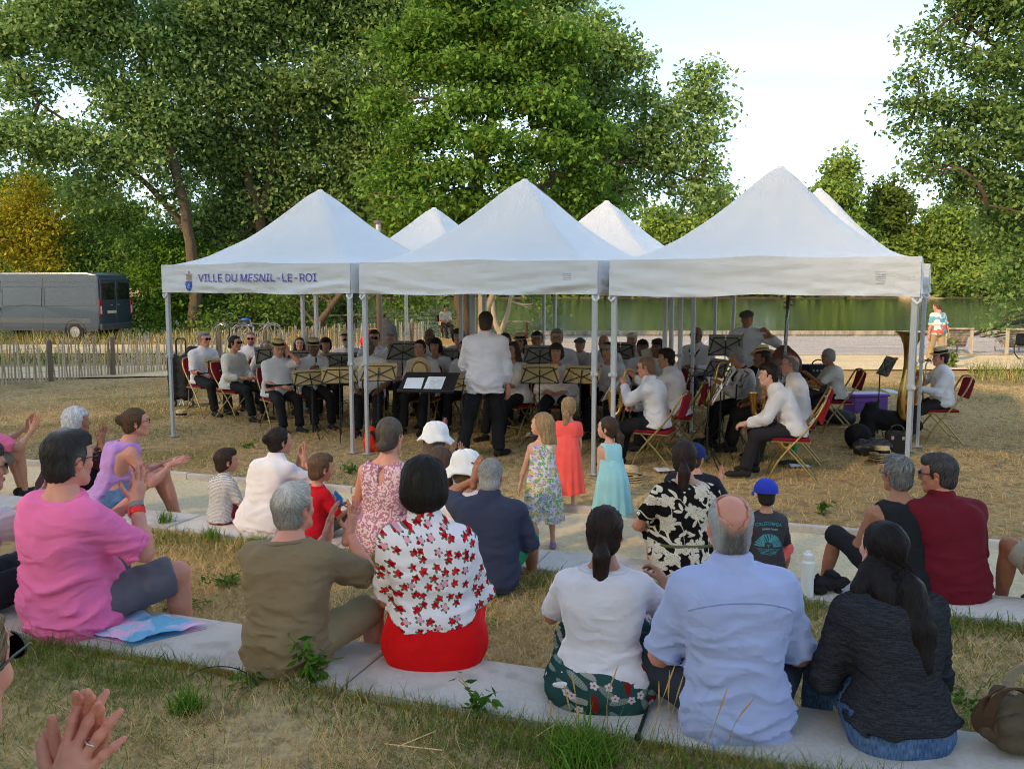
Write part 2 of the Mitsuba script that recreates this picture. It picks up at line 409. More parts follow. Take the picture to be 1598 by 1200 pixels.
labels['river'] = {'kind': 'structure', 'label': 'still green river mirroring the far bank'}
 # ---------------------------------------------------------------- six white pop-up tents
TH = .424
TU, TV = np.array([math.cos(TH), -math.sin(TH), 0]), np.array([math.sin(TH), math.cos(TH), 0])
HP, HV, VAL = 3.39, 2.335, .375
def tent(label, c, seed, text=False, hp=HP):
 key = thing('pop_up_tent', label, 'tent', 'white pop-up tents over the band')
 r = np.random.default_rng(seed)
 M = np.eye(4)
 M[:3, 0], M[:3, 1], M[:3, 3] = TU, TV, [c[0], c[1], 0]
 n = 57
 s = np.linspace(-1.5, 1.5, n)
 A, B = np.meshgrid(s, s, indexing='ij')
 mx = np.maximum(abs(A), abs(B)) / 1.5
 q = ((abs(A) / 1.5) ** 9 + (abs(B) / 1.5) ** 9) ** (1 / 9)
 q = np.clip(.75 * mx + .25 * q, 0, 1)
 q2 = np.sqrt(np.clip(q, 0, 1) ** 2 + .0036) - .06 * (1 - q)
 z = HV + (hp - HV) * (1 - np.clip(q2, 0, 1)) ** 1.62
 ang = np.arctan2(B, A)
 z += .016 * np.exp(-((q - .20) / .13) ** 2) * np.cos(ang * 19 + seed + 2 * np.sin(ang * 3)) + .010 * np.exp(-((q - .5) / .2) ** 2) * np.cos(ang * 13 + 2 * seed)
 z += (meshkit.fbm(np.stack([A * 2.2, B * 2.2, A * 0 + seed], -1), 3, seed) - .5) * .035 * np.sin(np.pi * np.clip(q, 0, 1))
 v, f = grid_mesh(np.stack([A, B, z], -1))
 put('canopy', (xf(M, v), f), 'canopy', key, smooth=True)
 MB().lathe([(.0, .02), (.03, .018), (.05, 0), (.055, -.05)], (.8, .8, .81), sides=16).put('peak_cap', 'paint', key, smooth=True, M=M @ mat((0, 0, hp - .004)))
 def wrinkle(a, zz, k):
  """How far the valance hangs out of its plane at a along the side, zz down from the top (0 to 1)."""
  p = np.stack([a * 1.1 + zz * .9, zz * 2.4 - a * .5, a * 0 + k], -1)
  d = 1 - abs(2 * meshkit.fbm(p * 1.6, 3, 40 + k) - 1)
  e = meshkit.fbm(np.stack([a * .9, zz * 5.5 + np.abs(a) * 1.6, a * 0 + k + 3], -1), 3, 80 + k)
  return (d - .7) * .045 * zz + (e - .5) * .075 * np.clip(zz * 1.4, 0, 1) + .006
 na, nz = 90, 15
 for k, (ox, oy, dx, dy) in enumerate([(0, -1, 1, 0), (1, 0, 0, 1), (0, 1, -1, 0), (-1, 0, 0, -1)]):
  a, zz = np.meshgrid(np.linspace(-1.505, 1.505, na), np.linspace(0, 1, nz), indexing='ij')
  edge = np.clip((1.505 - abs(a)) / .15, 0, 1)
  d = 1.506 + wrinkle(a, zz, seed * 7 + k) * (.25 + .75 * edge)
  top = HV + .004 - .035 * np.exp(-(a / .5) ** 2) * 0 + .022 * np.exp(-(a / .35) ** 2)
  zc = top - zz * (VAL + .012 * np.sin(a * 2.1 + seed + k))
  Pv = np.stack([a * dx + d * ox, a * dy + d * oy, zc], -1)
  v, f = grid_mesh(Pv)
  put('valance', (xf(M, v), f), 'canopy', key, smooth=True)
  if k in (0,):
   if not text:
    for i in range(6):
     w = .10 - .004 * i
     a_ = np.linspace(1.16 - w / 2, 1.16 + w / 2, 8)
     z_ = np.full(8, .36 + i * .055)
     dd = 1.506 + wrinkle(a_, z_, seed * 7 + k) * .9 + .004
     top_ = HV - z_ * VAL
     Pn = np.stack([np.stack([a_, -dd, top_], -1), np.stack([a_, -dd, top_ - .008], -1)], 1)
     v, f = grid_mesh(Pn)
     put('care_print', (xf(M, v), f), 'paint', key, color=(.42, .42, .45))
 for i, (sx, sy) in enumerate([(-1, -1), (1, -1), (1, 1), (-1, 1)]):
  x, y = sx * 1.46, sy * 1.46
  g = key + '__leg' if False else None
  leg = MB().box((.055, .055, 1.22), (x, y, HV - .61), bevel=.005).put('leg', 'aluminium', key, M=M)
  MB().box((.042, .042, 1.2), (x, y, .6), bevel=.004).put('foot_tube', 'aluminium', leg, M=M)
  MB().box((.068, .068, .05), (x, y, 1.12), (.42, .43, .45), bevel=.006).box((.03, .03, .03), (x + .03 * sx, y - .03, 1.12), (.5, .52, .5)).put('collar', 'paint', leg, M=M)
  MB().box((.11, .11, .012), (x, y, .02), (.35, .35, .36), bevel=.003).put('foot_plate', 'paint', leg, M=M)
  o = np.array([x, y, HV - VAL])
  MB().tube([o + (.035 * sx, 0, .03), o + (.05 * sx, -.03, -.03), o + (.02 * sx, -.04, -.055), o + (-.015 * sx, -.035, -.02), o + (-.02 * sx, -.02, .03)], .014, (.8, .8, .81), 6).put('strap', 'paint', key, smooth=True, M=M)
 for sy in (-1, 1):
  for s0, s1 in ((-1.44, 0), (0, 1.44)):
   for z0, z1 in ((HV - .02, HV - .30), (HV - .30, HV - .02)):
    MB().bar((s0, sy * 1.46, z0), (s1, sy * 1.46, z1), .014, .028).put('truss_bar', 'aluminium', key, M=M)
 if text:
  blue = lin(78, 72, 170)
  tm = meshkit.text_mesh('VILLE DU MESNIL-LE-ROI', .098, .001)
  tv, tf = np.array(tm.vertices), np.array(tm.faces)
  wd = tv[:, 0].max()
  for _ in range(2):
   tv, tf = trimesh.remesh.subdivide(tv, tf)
  x0, x1 = -.86, 1.02
  a = x0 + tv[:, 0] * (x1 - x0) / wd
  zt = HV - .185 + tv[:, 1] - .035
  zz = (HV - zt) / VAL
  d = 1.506 + wrinkle(a, zz, seed * 7) + .012 + tv[:, 2]
  put('lettering', (xf(M, np.stack([a, -d, zt], -1)), tf), 'paint', key, color=blue, kind='stuff')
  cx = -1.02
  sh = np.array([(-.055, .0), (.055, 0), (.055, -.06), (.047, -.085), (.02, -.115), (0, -.13), (-.02, -.115), (-.047, -.085), (-.055, -.06)])
  em = MB()
  def flat(pts, col, dz=.004):
   from shapely import Polygon
   m = trimesh.creation.triangulate_polygon(Polygon(pts), engine='earcut')
   vv, ff = trimesh.remesh.subdivide(*trimesh.remesh.subdivide(np.c_[np.array(m[0]), np.zeros(len(m[0]))], np.array(m[1])))
   a_ = cx + vv[:, 0]
   z_ = HV - .215 + vv[:, 1]
   d_ = 1.506 + wrinkle(a_, (HV - z_) / VAL, seed * 7) + dz + .004
   em.add(np.stack([a_, -d_, z_], -1), ff, col)
  flat(sh, lin(66, 80, 190))
  flat([(-.03, -.05), (.0, -.03), (.03, -.045), (.02, -.07), (.035, -.085), (0, -.09), (-.025, -.08)], lin(120, 170, 175), .006)
  flat([(-.05, .008), (.05, .008), (.046, .03), (-.046, .03)], lin(176, 150, 140))
  for i in range(5):
   x = -.04 + .02 * i
   flat([(x - .010, .034), (x + .010, .034), (x + .007, .06), (x + .011, .082), (x - .011, .082), (x - .007, .06)], lin(170, 140, 135))
  flat([(-.06, .086), (.06, .086), (.055, .098), (-.055, .098)], lin(182, 150, 140))
  flat([(-.004, .1), (.004, .1), (.012, .125), (.0, .14), (-.008, .12)], lin(120, 110, 130))
  flat([(-.012, -.002), (.012, -.002), (.008, .012), (-.008, .012)], lin(190, 60, 70), .006)
  em.put('emblem', 'paint', key, M=M)
 return key
C0, SP_, RS = np.array([.160, 11.73]), 3.137, 3.28
where = lambda i, j: C0 + TU[:2] * (i * SP_) + TV[:2] * (j * RS)
tent('white tent at the left front with the blue town lettering and arms on its valance', where(-1, 0), 1, True)
tent('white tent in the middle of the front row, behind the standing conductor', where(0, 0), 2)
tent('white tent at the right front, the largest one in view', where(1, 0), 3)
tent('white tent of the rear row whose peak shows between the left and middle front tents', where(-1, 1), 4)
tent('white tent of the rear row whose peak shows between the middle and right front tents', where(0, 1), 5)
tent('white tent of the rear row half hidden behind the right front tent', where(1, 1) + np.array([.09, 0]), 6, hp=HP + .06)
 # ---------------------------------------------------------------- signed distance fields -> meshes
def axis(lo, hi, step, fine=None, fstep=None):
 """Grid coordinates with a finer step inside the fine interval."""
 if fine is None:
  return np.arange(lo, hi + step, step)
 a, b = max(lo, fine[0]), min(hi, fine[1])
 return np.unique(np.concatenate([np.arange(a, lo - step, -step), np.arange(a, b, fstep), np.arange(b, hi + step, step)]))
class Field:
 def __init__(self, xs, ys, zs):
  self.x, self.y, self.z = xs, ys, zs
  self.F = np.full((len(xs), len(ys), len(zs)), .3)
 def box(self, lo, hi):
  s = []
  for ax, l, h in zip((self.x, self.y, self.z), lo, hi):
   i0 = max(int(np.searchsorted(ax, l)) - 1, 0)
   i1 = min(int(np.searchsorted(ax, h)) + 1, len(ax))
   if i1 <= i0:
    return None, None
   s.append(slice(i0, i1))
  return tuple(s), (self.x[s[0]][:, None, None], self.y[s[1]][None, :, None], self.z[s[2]][None, None, :])
 def join(self, s, d, k):
  a = self.F[s]
  if k <= 0:
   self.F[s] = np.minimum(a, d)
  else:
   h = np.maximum(k - np.abs(a - d), 0) / k
   self.F[s] = np.minimum(a, d) - h * h * k * .25
 def carve(self, s, d, k=.004):
  """Takes away the inside of d."""
  a, b = self.F[s], -d
  h = np.maximum(k - np.abs(a - b), 0) / k
  self.F[s] = np.maximum(a, b) + h * h * k * .25
 def cone(self, a, b, ra, rb, k=.02, cut=False, m=.07):
  a, b = np.asarray(a, float), np.asarray(b, float)
  r = max(ra, rb) + m
  s, q = self.box(np.minimum(a, b) - r, np.maximum(a, b) + r)
  if s is None:
   return self
  ba = b - a
  L2 = max(ba @ ba, 1e-12)
  px, py, pz = q[0] - a[0], q[1] - a[1], q[2] - a[2]
  t = np.clip((px * ba[0] + py * ba[1] + pz * ba[2]) / L2, 0, 1)
  d = np.sqrt((px - t * ba[0]) ** 2 + (py - t * ba[1]) ** 2 + (pz - t * ba[2]) ** 2) - (ra + (rb - ra) * t)
  (self.carve if cut else self.join)(s, d, k)
  return self
 def ell(self, c, r, k=.02, R=None, cut=False, m=.07):
  c, r = np.asarray(c, float), np.asarray(r, float)
  e = (np.max(r) if R is not None else r) + m
  s, q = self.box(c - e, c + e)
  if s is None:
   return self
  p = [q[i] - c[i] for i in range(3)]
  if R is not None:
   R = np.asarray(R)
   p = [p[0] * R[0, i] + p[1] * R[1, i] + p[2] * R[2, i] for i in range(3)]
  k0 = np.sqrt(sum((p[i] / r[i]) ** 2 for i in range(3))) + 1e-9
  k1 = np.sqrt(sum((p[i] / r[i] ** 2) ** 2 for i in range(3))) + 1e-9
  (self.carve if cut else self.join)(s, k0 * (k0 - 1) / k1, k)
  return self
 def near(self, band):
  i = np.nonzero(np.abs(self.F) < band)
  return i, np.stack([self.x[i[0]], self.y[i[1]], self.z[i[2]]], -1)
 def mesh(self):
  return surface_nets(self.F, self.x, self.y, self.z)
def surface_nets(F, xs, ys, zs):
 nx, ny, nz = F.shape
 neg = F < 0
 ax = (xs, ys, zs)
 cells, pts, quads, flip = [], [], [], []
 st = np.array([ny * nz, nz, 1])
 for d in range(3):
  a = [slice(None)] * 3
  b = [slice(None)] * 3
  a[d], b[d] = slice(None, -1), slice(1, None)
  i = np.stack(np.nonzero(neg[tuple(a)] != neg[tuple(b)]), -1)
  u, w = (d + 1) % 3, (d + 2) % 3
  ok = (i[:, u] > 0) & (i[:, w] > 0) & (i[:, u] < F.shape[u] - 1) & (i[:, w] < F.shape[w] - 1)
  i = i[ok]
  j = i.copy()
  j[:, d] += 1
  f0, f1 = F[tuple(i.T)], F[tuple(j.T)]
  t = f0 / (f0 - f1)
  p = np.stack([ax[k][i[:, k]] for k in range(3)], -1)
  p[:, d] = ax[d][i[:, d]] * (1 - t) + ax[d][j[:, d]] * t
  c = i @ st
  q = np.stack([c, c - st[u], c - st[u] - st[w], c - st[w]], 1)
  quads.append(np.where((f0 < 0)[:, None], q, q[:, ::-1]))
  cells.append(q.ravel())
  pts.append(np.repeat(p, 4, 0))
 q, c, p = np.vstack(quads), np.concatenate(cells), np.vstack(pts)
 ids, inv = np.unique(c, return_inverse=True)
 n = np.bincount(inv)
 v = np.stack([np.bincount(inv, p[:, k]) for k in range(3)], -1) / n[:, None]
 q = np.searchsorted(ids, q)
 return v, np.vstack([q[:, [0, 1, 2]], q[:, [0, 2, 3]]])
def relax(v, f, n=1, lam=.5):
 """Laplacian smoothing."""
 e = np.vstack([f[:, [0, 1]], f[:, [1, 2]], f[:, [2, 0]]])
 e = np.vstack([e, e[:, ::-1]])
 deg = np.bincount(e[:, 0], minlength=len(v))[:, None] + 1e-9
 for _ in range(n):
  s = np.stack([np.bincount(e[:, 0], v[e[:, 1], k], len(v)) for k in range(3)], -1) / deg
  v = v + lam * (s - v)
 return v
def normals(v, f):
 n = np.zeros_like(v)
 fn = np.cross(v[f[:, 1]] - v[f[:, 0]], v[f[:, 2]] - v[f[:, 0]])
 for k in range(3):
  n[:, k] = sum(np.bincount(f[:, j], fn[:, k], len(v)) for j in range(3))
 return n / (np.linalg.norm(n, axis=1, keepdims=True) + 1e-15)
def mirror(m):
 return m[0] * np.array([-1, 1, 1]), m[1][:, ::-1]
 # ---------------------------------------------------------------- hands: wrist at the origin, fingers along +y, palm facing -z, thumb towards +x (a left hand seen from its back)
FINGERS = [(.026, .083, (.041, .024, .020), .0088), (.008, .088, (.046, .029, .021), .0092), (-.010, .084, (.042, .026, .021), .0086), (-.026, .074, (.033, .020, .018), .0076)]
def hand_mesh(curl=(15, 15, 15), spread=1.0, thumb=(38, -10), step=.0042, fingers=None):
 g = Field(np.arange(-.06, .085, step), np.arange(-.075, .225, step), np.arange(-.11, .05, step))
 g.cone((0, -.05, 0), (0, .0, 0), .026, .025, .0)
 g.cone((.004, .0, 0), (.022, .078, 0), .021, .0115, .015).cone((0, .0, 0), (.008, .082, .001), .021, .0125, .015)
 g.cone((-.003, .0, 0), (-.010, .079, 0), .021, .012, .015).cone((-.006, .0, 0), (-.025, .070, -.001), .02, .011, .015)
 g.ell((.018, .03, -.010), (.016, .030, .013), .015).ell((-.02, .03, -.008), (.012, .030, .012), .012)
 for n, (x, y, ln, r) in enumerate(FINGERS):
  c = np.radians(np.asarray((fingers or {}).get(n, curl), float))
  ang, side = 0.0, math.radians((6.5 - 5.0 * n) * spread)
  p = np.array([x, y, 0.0])
  for k in range(3):
   ang += c[k]
   d = np.array([math.sin(side) * math.cos(ang), math.cos(side) * math.cos(ang), -math.sin(ang)])
   e = p + d * ln[k]
   g.cone(p, e, r * (1 - .08 * k), r * (.93 - .08 * k), .004)
   g.ell(p, (r * 1.06,) * 3, .004)
   p = e
 side, drop = math.radians(thumb[0]), math.radians(thumb[1])
 p = np.array([.021, .016, -.006])
 for k, (ln, r0, r1) in enumerate([(.040, .0135, .0108), (.032, .0108, .0098), (.024, .0098, .0075)]):
  s = side * (1 - .22 * k)
  d = np.array([math.sin(s) * math.cos(drop), math.cos(s) * math.cos(drop), math.sin(drop)])
  e = p + d * ln
  g.cone(p, e, r0, r1, .007 if k == 0 else .003)
  p = e
 v, f = g.mesh()
 return relax(v, f, 1, .35), f
_hands = {}
def hand(kind, fine):
 if (kind, fine) not in _hands:
  kw = {'open': dict(curl=(8, 8, 6), spread=1.3), 'flat': dict(curl=(12, 14, 10), spread=.6, thumb=(30, -12)), 'relaxed': dict(curl=(28, 32, 20), spread=.5, thumb=(26, -28)),
 'grip': dict(curl=(62, 72, 42), spread=.1, thumb=(22, -52)), 'clap': dict(curl=(16, 18, 10), spread=2.2, thumb=(52, -12)),
 'spread': dict(curl=(6, 12, 8), spread=2.6, thumb=(58, -5)), 'point': dict(curl=(55, 65, 40), spread=.2, thumb=(25, -45), fingers={0: (8, 10, 8)})}[kind]
  _hands[kind, fine] = hand_mesh(step={2: .0048, 1: .0064, 0: .0095}[fine], **kw)
 return _hands[kind, fine]
 # ---------------------------------------------------------------- heads: centre between the ears, face towards +y
def head_mesh(kind, step):
 g = Field(np.arange(-.105, .106, step), np.arange(-.13, .145, step), np.arange(-.2, .15, step))
 man, child = kind == 'man', kind == 'child'
 w = 1.0 if man else .965
 g.ell((0, -.014, .034), (.076 * w, .096, .086), 0)
 g.ell((0, .038, .02), (.063 * w, .054, .066), .03)
 if child:
  g.ell((0, .032, -.045), (.056, .054, .05), .03).ell((0, .058, -.082), (.022, .02, .016), .03)
  g.ell((.036, .055, -.035), (.022, .022, .022), .02).ell((-.036, .055, -.035), (.022, .022, .022), .02)
 else:
  g.ell((0, .030, -.050), (.056 if man else .052, .057, .058), .03)
  g.ell((0, .068, -.094), (.025 if man else .018, .020, .018), .03)
  for s in (-1, 1):
   g.cone((.055 * s * w, -.012, -.045), (.024 * s, .058, -.092), .018 if man else .013, .016, .03)
   g.ell((.040 * s, .060, -.022), (.022, .020, .018), .02)
 g.cone((0, .085, .012), (0, .108 if not child else .100, -.022), .0075, .0105, .012)
 for s in (-1, 1):
  g.ell((.0105 * s, .098, -.030), (.009, .010, .008), .006)
  g.ell((.030 * s, .098, .012), (.020, .017, .013), .010, cut=True) if not child else g.ell((.029 * s, .099, .006), (.019, .014, .012), .010, cut=True)
  g.ell((.030 * s, .079, .010 if not child else .004), (.015, .0125, .0125), .002)
  g.ell((.031 * s, .090, .034), (.021, .008, .0055 if man else .004), .012)
  R = trimesh.transformations.euler_matrix(0, 0, -.42 * s)[:3, :3]
  g.ell((.079 * s * w, -.012, -.006), (.009, .019, .033), .006, R=R)
  g.ell((.087 * s * w, -.005, -.002), (.006, .010, .019), .005, R=R, cut=True)
 g.ell((0, .092, -.0535), (.024, .010, .0055), .006).ell((0, .090, -.065), (.019, .011, .007), .006)
 g.ell((0, .104, -.0590), (.021, .006, .0017), .003, cut=True)
 nr = .058 if man else .047
 if child:
  nr = .044
 g.cone((0, -.025, -.055), (0, -.042, -.19), nr, nr * 1.04, .03)
 v, f = g.mesh()
 return relax(v, f, 1, .3), f
_heads = {}
def head(kind, fine):
 key = (kind, fine)
 if key not in _heads:
  _heads[key] = head_mesh(kind, {2: .0061, 1: .0080, 0: .0112}[fine])
 return _heads[key]
def face_color(v, kind, skin, opt):
 """Colours of skin, lips, eyes, brows, beard and short stubble on the head."""
 x, y, z = v.T
 n = meshkit.fbm(v * 30, 3, 4)[:, None]
 c = np.asarray(skin) * (.9 + .2 * n)
 red = np.asarray(skin) * np.array([1.08, .80, .74])
 def blend(c, col, w):
  w = np.clip(w, 0, 1)[:, None]
  return c * (1 - w) + np.asarray(col) * w
 ear = np.clip((abs(x) - .072) / .01, 0, 1) * (abs(y + .01) < .035)
 cheek = np.exp(-((abs(x) - .04) / .022) ** 2 - ((z + .03) / .022) ** 2) * (y > .03)
 nose = np.exp(-(x / .016) ** 2 - ((z + .024) / .016) ** 2) * (y > .085)
 c = blend(c, red, .8 * ear + .5 * cheek + .5 * nose)
 lips = np.exp(-(x / .022) ** 4 - ((z + .0595) / .009) ** 4) * (y > .078)
 c = blend(c, np.asarray(skin) * np.array([.88, .52, .50]), .85 * lips)
 ez = .004 if kind == 'child' else .010
 for s in (-1, 1):
  r = np.sqrt(((x - .030 * s) / 1.35) ** 2 + (z - ez) ** 2)
  m = (y > .07)
  c = blend(c, (.55, .52, .5), m * np.clip((.0105 - r) / .002, 0, 1) * .9)
  c = blend(c, (.03, .02, .016), m * np.clip((.0066 - r) / .0018, 0, 1))
  lid = np.exp(-((z - ez - .010) / .0035) ** 2) * (abs(x - .03 * s) < .017)
  c = blend(c, np.asarray(skin) * .45, m * lid * .8)
 hc = np.asarray(opt.get('hair', (.05, .03, .02)))
 brow = np.exp(-((abs(x) - .032) / .019) ** 4 - ((z - ez - .025 + .10 * (abs(x) - .032) ** 2 / .02) / .0055) ** 2) * (y > .06)
 c = blend(c, hc * .8, brow * .85)
 if opt.get('beard'):
  b = np.asarray(opt['beard'])
  w = np.clip((-.038 - z + .35 * (y - .06)) / .012, 0, 1) * (z > -.125) * (y > -.005) * (1 - lips)
  mo = np.exp(-(x / .028) ** 4 - ((z + .044) / .007) ** 2) * (y > .08)
  c = blend(c, b, opt.get('beardw', .85) * np.clip(w + mo, 0, 1) * (.65 + .5 * n[:, 0]))
 if opt.get('bald') is not None:
  c = blend(c, np.asarray(skin) * np.array([1.04, .80, .74]), np.clip((z - .05) / .04, 0, 1) * .25)
 return c
 # ---------------------------------------------------------------- hair
def hair_noise(v, kind, seed):
 """Streaks along the lie of the hair."""
 x, y, z = v.T
 if kind in ('short', 'ring', 'crop'):
  cx, cy = .012, -.06
  az = np.arctan2(x - cx, y - cy - .0)
  rr = np.hypot(x - cx, y - cy) - .5 * z
  return meshkit.fbm(np.stack([np.cos(az) * 7, np.sin(az) * 7, rr * 22 + seed], -1), 3, seed)
 if kind in ('back', 'bun', 'pony'):
  az = np.arctan2(x, z + .02)
  return meshkit.fbm(np.stack([np.cos(az) * 16, np.sin(az) * 16, y * 6 + seed], -1), 3, seed)
 return meshkit.fbm(np.stack([x * 60, y * 60, z * 7 + seed], -1), 3, seed)
def hair_mesh(style, step, seed=0, thick=1.0):
 """Solid hair of a style in head space: (v, f)."""
 big = style in ('long', 'loose', 'bob', 'bun', 'pony', 'curly', 'puff', 'bunlow')
 g = Field(np.arange(-.2, .201, step), np.arange(-.26 if style != 'longpony' else -.40, .15, step), np.arange(-.5 if style in ('long', 'loose', 'longpony') else -.34 if big else -.16, .19, step))
 t = thick
 if style in ('crop', 'ring'):
  g.ell((0, -.017, .036), (.0805 + .004 * t, .1005 + .004 * t, .0905 + .003 * t), 0).ell((0, -.05, -.04), (.066 + .004 * t, .055 + .004 * t, .07), .02)
 elif style == 'short':
  g.ell((0, -.018, .040), (.083 + .006 * t, .103 + .006 * t, .090 + .010 * t), 0).ell((0, -.045, -.03), (.073 + .004 * t, .064 + .006 * t, .075), .02)
  g.ell((0, .045, .10), (.055, .045, .025 * t), .03)
 elif style == 'curly':
  g.ell((0, -.012, .052), (.092, .104, .095), 0).ell((0, .04, .10), (.07, .06, .04), .03).ell((0, -.05, -.02), (.074, .062, .07), .02)
 elif style == 'bob':
  g.ell((0, -.016, .040), (.104 * t, .116 * t, .104 * t), 0).ell((0, -.045, -.03), (.108 * t, .098 * t, .085), .04)
 elif style == 'puff':
  g.ell((0, -.02, .045), (.098, .112, .10), 0).ell((0, -.05, -.02), (.092, .085, .08), .03)
 else:
  g.ell((0, -.018, .038), (.085, .106, .094), 0).ell((0, -.045, -.03), (.077, .070, .075), .03)
  if style == 'bun':
   g.ell((.0, -.128, .035), (.042, .036, .042), .015).ell((.01, -.14, .05), (.03, .03, .026), .012)
  elif style == 'bunlow':
   g.ell((.0, -.118, -.052), (.046, .034, .036), .014)
  elif style == 'pony':
   g.ell((0, -.112, -.005), (.022, .025, .022), .01)
   g.cone((0, -.12, -.01), (.004, -.148, -.07), .024, .040, .012).cone((.004, -.148, -.07), (.0, -.150, -.17), .040, .034, .012).cone((0, -.15, -.17), (-.005, -.138, -.235), .034, .010, .012)
  elif style == 'longpony':
   g.cone((.03, -.108, -.045), (.040, -.165, -.11), .032, .056, .012).cone((.040, -.165, -.11), (.045, -.235, -.24), .058, .072, .012).cone((.045, -.235, -.24), (.05, -.285, -.37), .070, .050, .012)
   g.cone((-.05, -.06, -.05), (-.06, -.15, -.13), .052, .045, .03).cone((-.06, -.15, -.13), (-.065, -.225, -.26), .046, .020, .03)
   g.cone((-.07, -.03, -.05), (-.13, -.08, -.13), .034, .032, .03).cone((-.13, -.08, -.13), (-.18, -.13, -.24), .030, .010, .03)
  elif style == 'loose':
   for s in (-1, 1):
    g.cone((.05 * s, -.05, .0), (.06 * s, -.085, -.14), .055, .045, .04).cone((.06 * s, -.085, -.14), (.045 * s, -.10, -.25), .045, .02, .04)
   g.cone((0, -.07, 0), (0, -.105, -.16), .06, .05, .04).cone((0, -.105, -.16), (0, -.11, -.27), .05, .02, .03)
  elif style == 'long':
   for s in (-1, 1):
    g.cone((.06 * s, -.03, .0), (.075 * s, -.05, -.14), .045, .04, .04).cone((.075 * s, -.05, -.14), (.08 * s, -.03, -.24), .04, .015, .04)
   g.cone((0, -.07, 0), (0, -.10, -.16), .06, .05, .04).cone((0, -.10, -.16), (0, -.10, -.24), .05, .02, .03)
 s = np.s_[:, :, :]
 X, Y, Z = g.x[:, None, None], g.y[None, :, None], g.z[None, None, :]
 if style in ('crop', 'short', 'curly', 'ring'):
  line = np.where(Y > .0, .068 - .20 * np.clip(.092 - Y, 0, 1) * 0, 0)
  front = (Y - .070) + 0 * X + 0 * Z
  side = np.maximum(Y - .022, .062 - Z + 0 * X)
  face = -np.maximum(side, -99)
  cutf = -np.minimum(Y - .024, .066 - Z) + 0 * X
  g.F[s] = np.maximum(g.F, -cutf if False else np.minimum(Y - .024, .068 - Z) + 0 * X)
  neck = (-.078 + .55 * (Y + .06)) - Z + 0 * X
  g.F[s] = np.maximum(g.F, np.minimum(neck, 1))
  ear = np.sqrt(((abs(X) - .085) / .018) ** 2 + ((Y + .010) / .026) ** 2 + ((Z + .012) / .038) ** 2) - 1
  g.carve(s, ear * .02, .006)
  if style == 'ring':
   top = np.sqrt((X / .056) ** 2 + ((Y + .062) / .090) ** 2 + ((Z - .098) / .088) ** 2) - 1 + .3 * (meshkit.noise(np.stack(np.broadcast_arrays(X * 40, Y * 40, Z * 40), -1), 5) - .5)
   g.carve(s, top * .06, .006)
 else:
  hl = .070 if style not in ('bob', 'puff') else .050
  g.F[s] = np.maximum(g.F, np.minimum(Y - .034 - .18 * np.clip(Z, 0, .1), hl - Z) + .0 * X)
  if style in ('bun', 'pony', 'bunlow', 'back', 'longpony'):
   ear = np.sqrt(((abs(X) - .088) / .022) ** 2 + ((Y + .006) / .030) ** 2 + ((Z + .022) / .040) ** 2) - 1
   g.carve(s, ear * .02, .006)
  if style in ('bun', 'bunlow', 'pony', 'back'):
   keep = np.where(Y < -.096, 9.0, (-.070 + .45 * (Y + .06)) - Z)
   g.F[s] = np.maximum(g.F, np.where((Y < -.096) & (np.abs(X) < .07), -9.0, (-.072 + .45 * (Y + .06)) - Z + 0 * X))
  if style == 'bob':
   g.F[s] = np.maximum(g.F, -.125 - .10 * (Y + .1) - Z + 0 * X)
 i, p = g.near(.03)
 kind = {'bob': 'flow', 'long': 'flow', 'loose': 'flow', 'longpony': 'flow', 'curly': 'curl', 'puff': 'curl'}.get(style, style)
 if kind == 'curl':
  g.F[i] += (.5 - meshkit.fbm(p * 42, 3, seed)) * .030
 else:
  amp = {'crop': .004, 'ring': .004, 'short': .011}.get(style, .012)
  g.F[i] += (.5 - hair_noise(p, 'short' if kind == 'short' else kind, seed)) * amp
 return g.mesh()
def hair_flow(p, n, style):
 """Direction in which the hair lies at points p with normals n (head space)."""
 x, y, z = p.T
 if style in ('short', 'crop', 'ring'):
  d = np.stack([(x - .012) * 1.0, (y + .06) * 1.0 + .02, -.03 - np.clip(.06 - z, 0, 1) * .9], -1)
  d[:, 1] -= np.clip(-.02 - y, 0, .1) * .5
 elif style in ('bun', 'bunlow', 'back', 'pony', 'longpony'):
  t = {'bun': (0, -.13, .035), 'bunlow': (0, -.12, -.05), 'pony': (0, -.115, -.005), 'back': (0, -.14, -.03), 'longpony': (.03, -.12, -.04)}[style]
  d = np.array(t) - p
  low = z < t[2] - .025
  d[low] = np.array([0, -.1, -1.0]) + p[low] * np.array([.3, 0, 0])
 else:
  d = np.stack([x * 1.2, y * 1.2 + .02, -.12 - np.clip(.05 - z, 0, 1)], -1)
 d = d - n * (d * n).sum(1, keepdims=True)
 return d / (np.linalg.norm(d, axis=1, keepdims=True) + 1e-9)
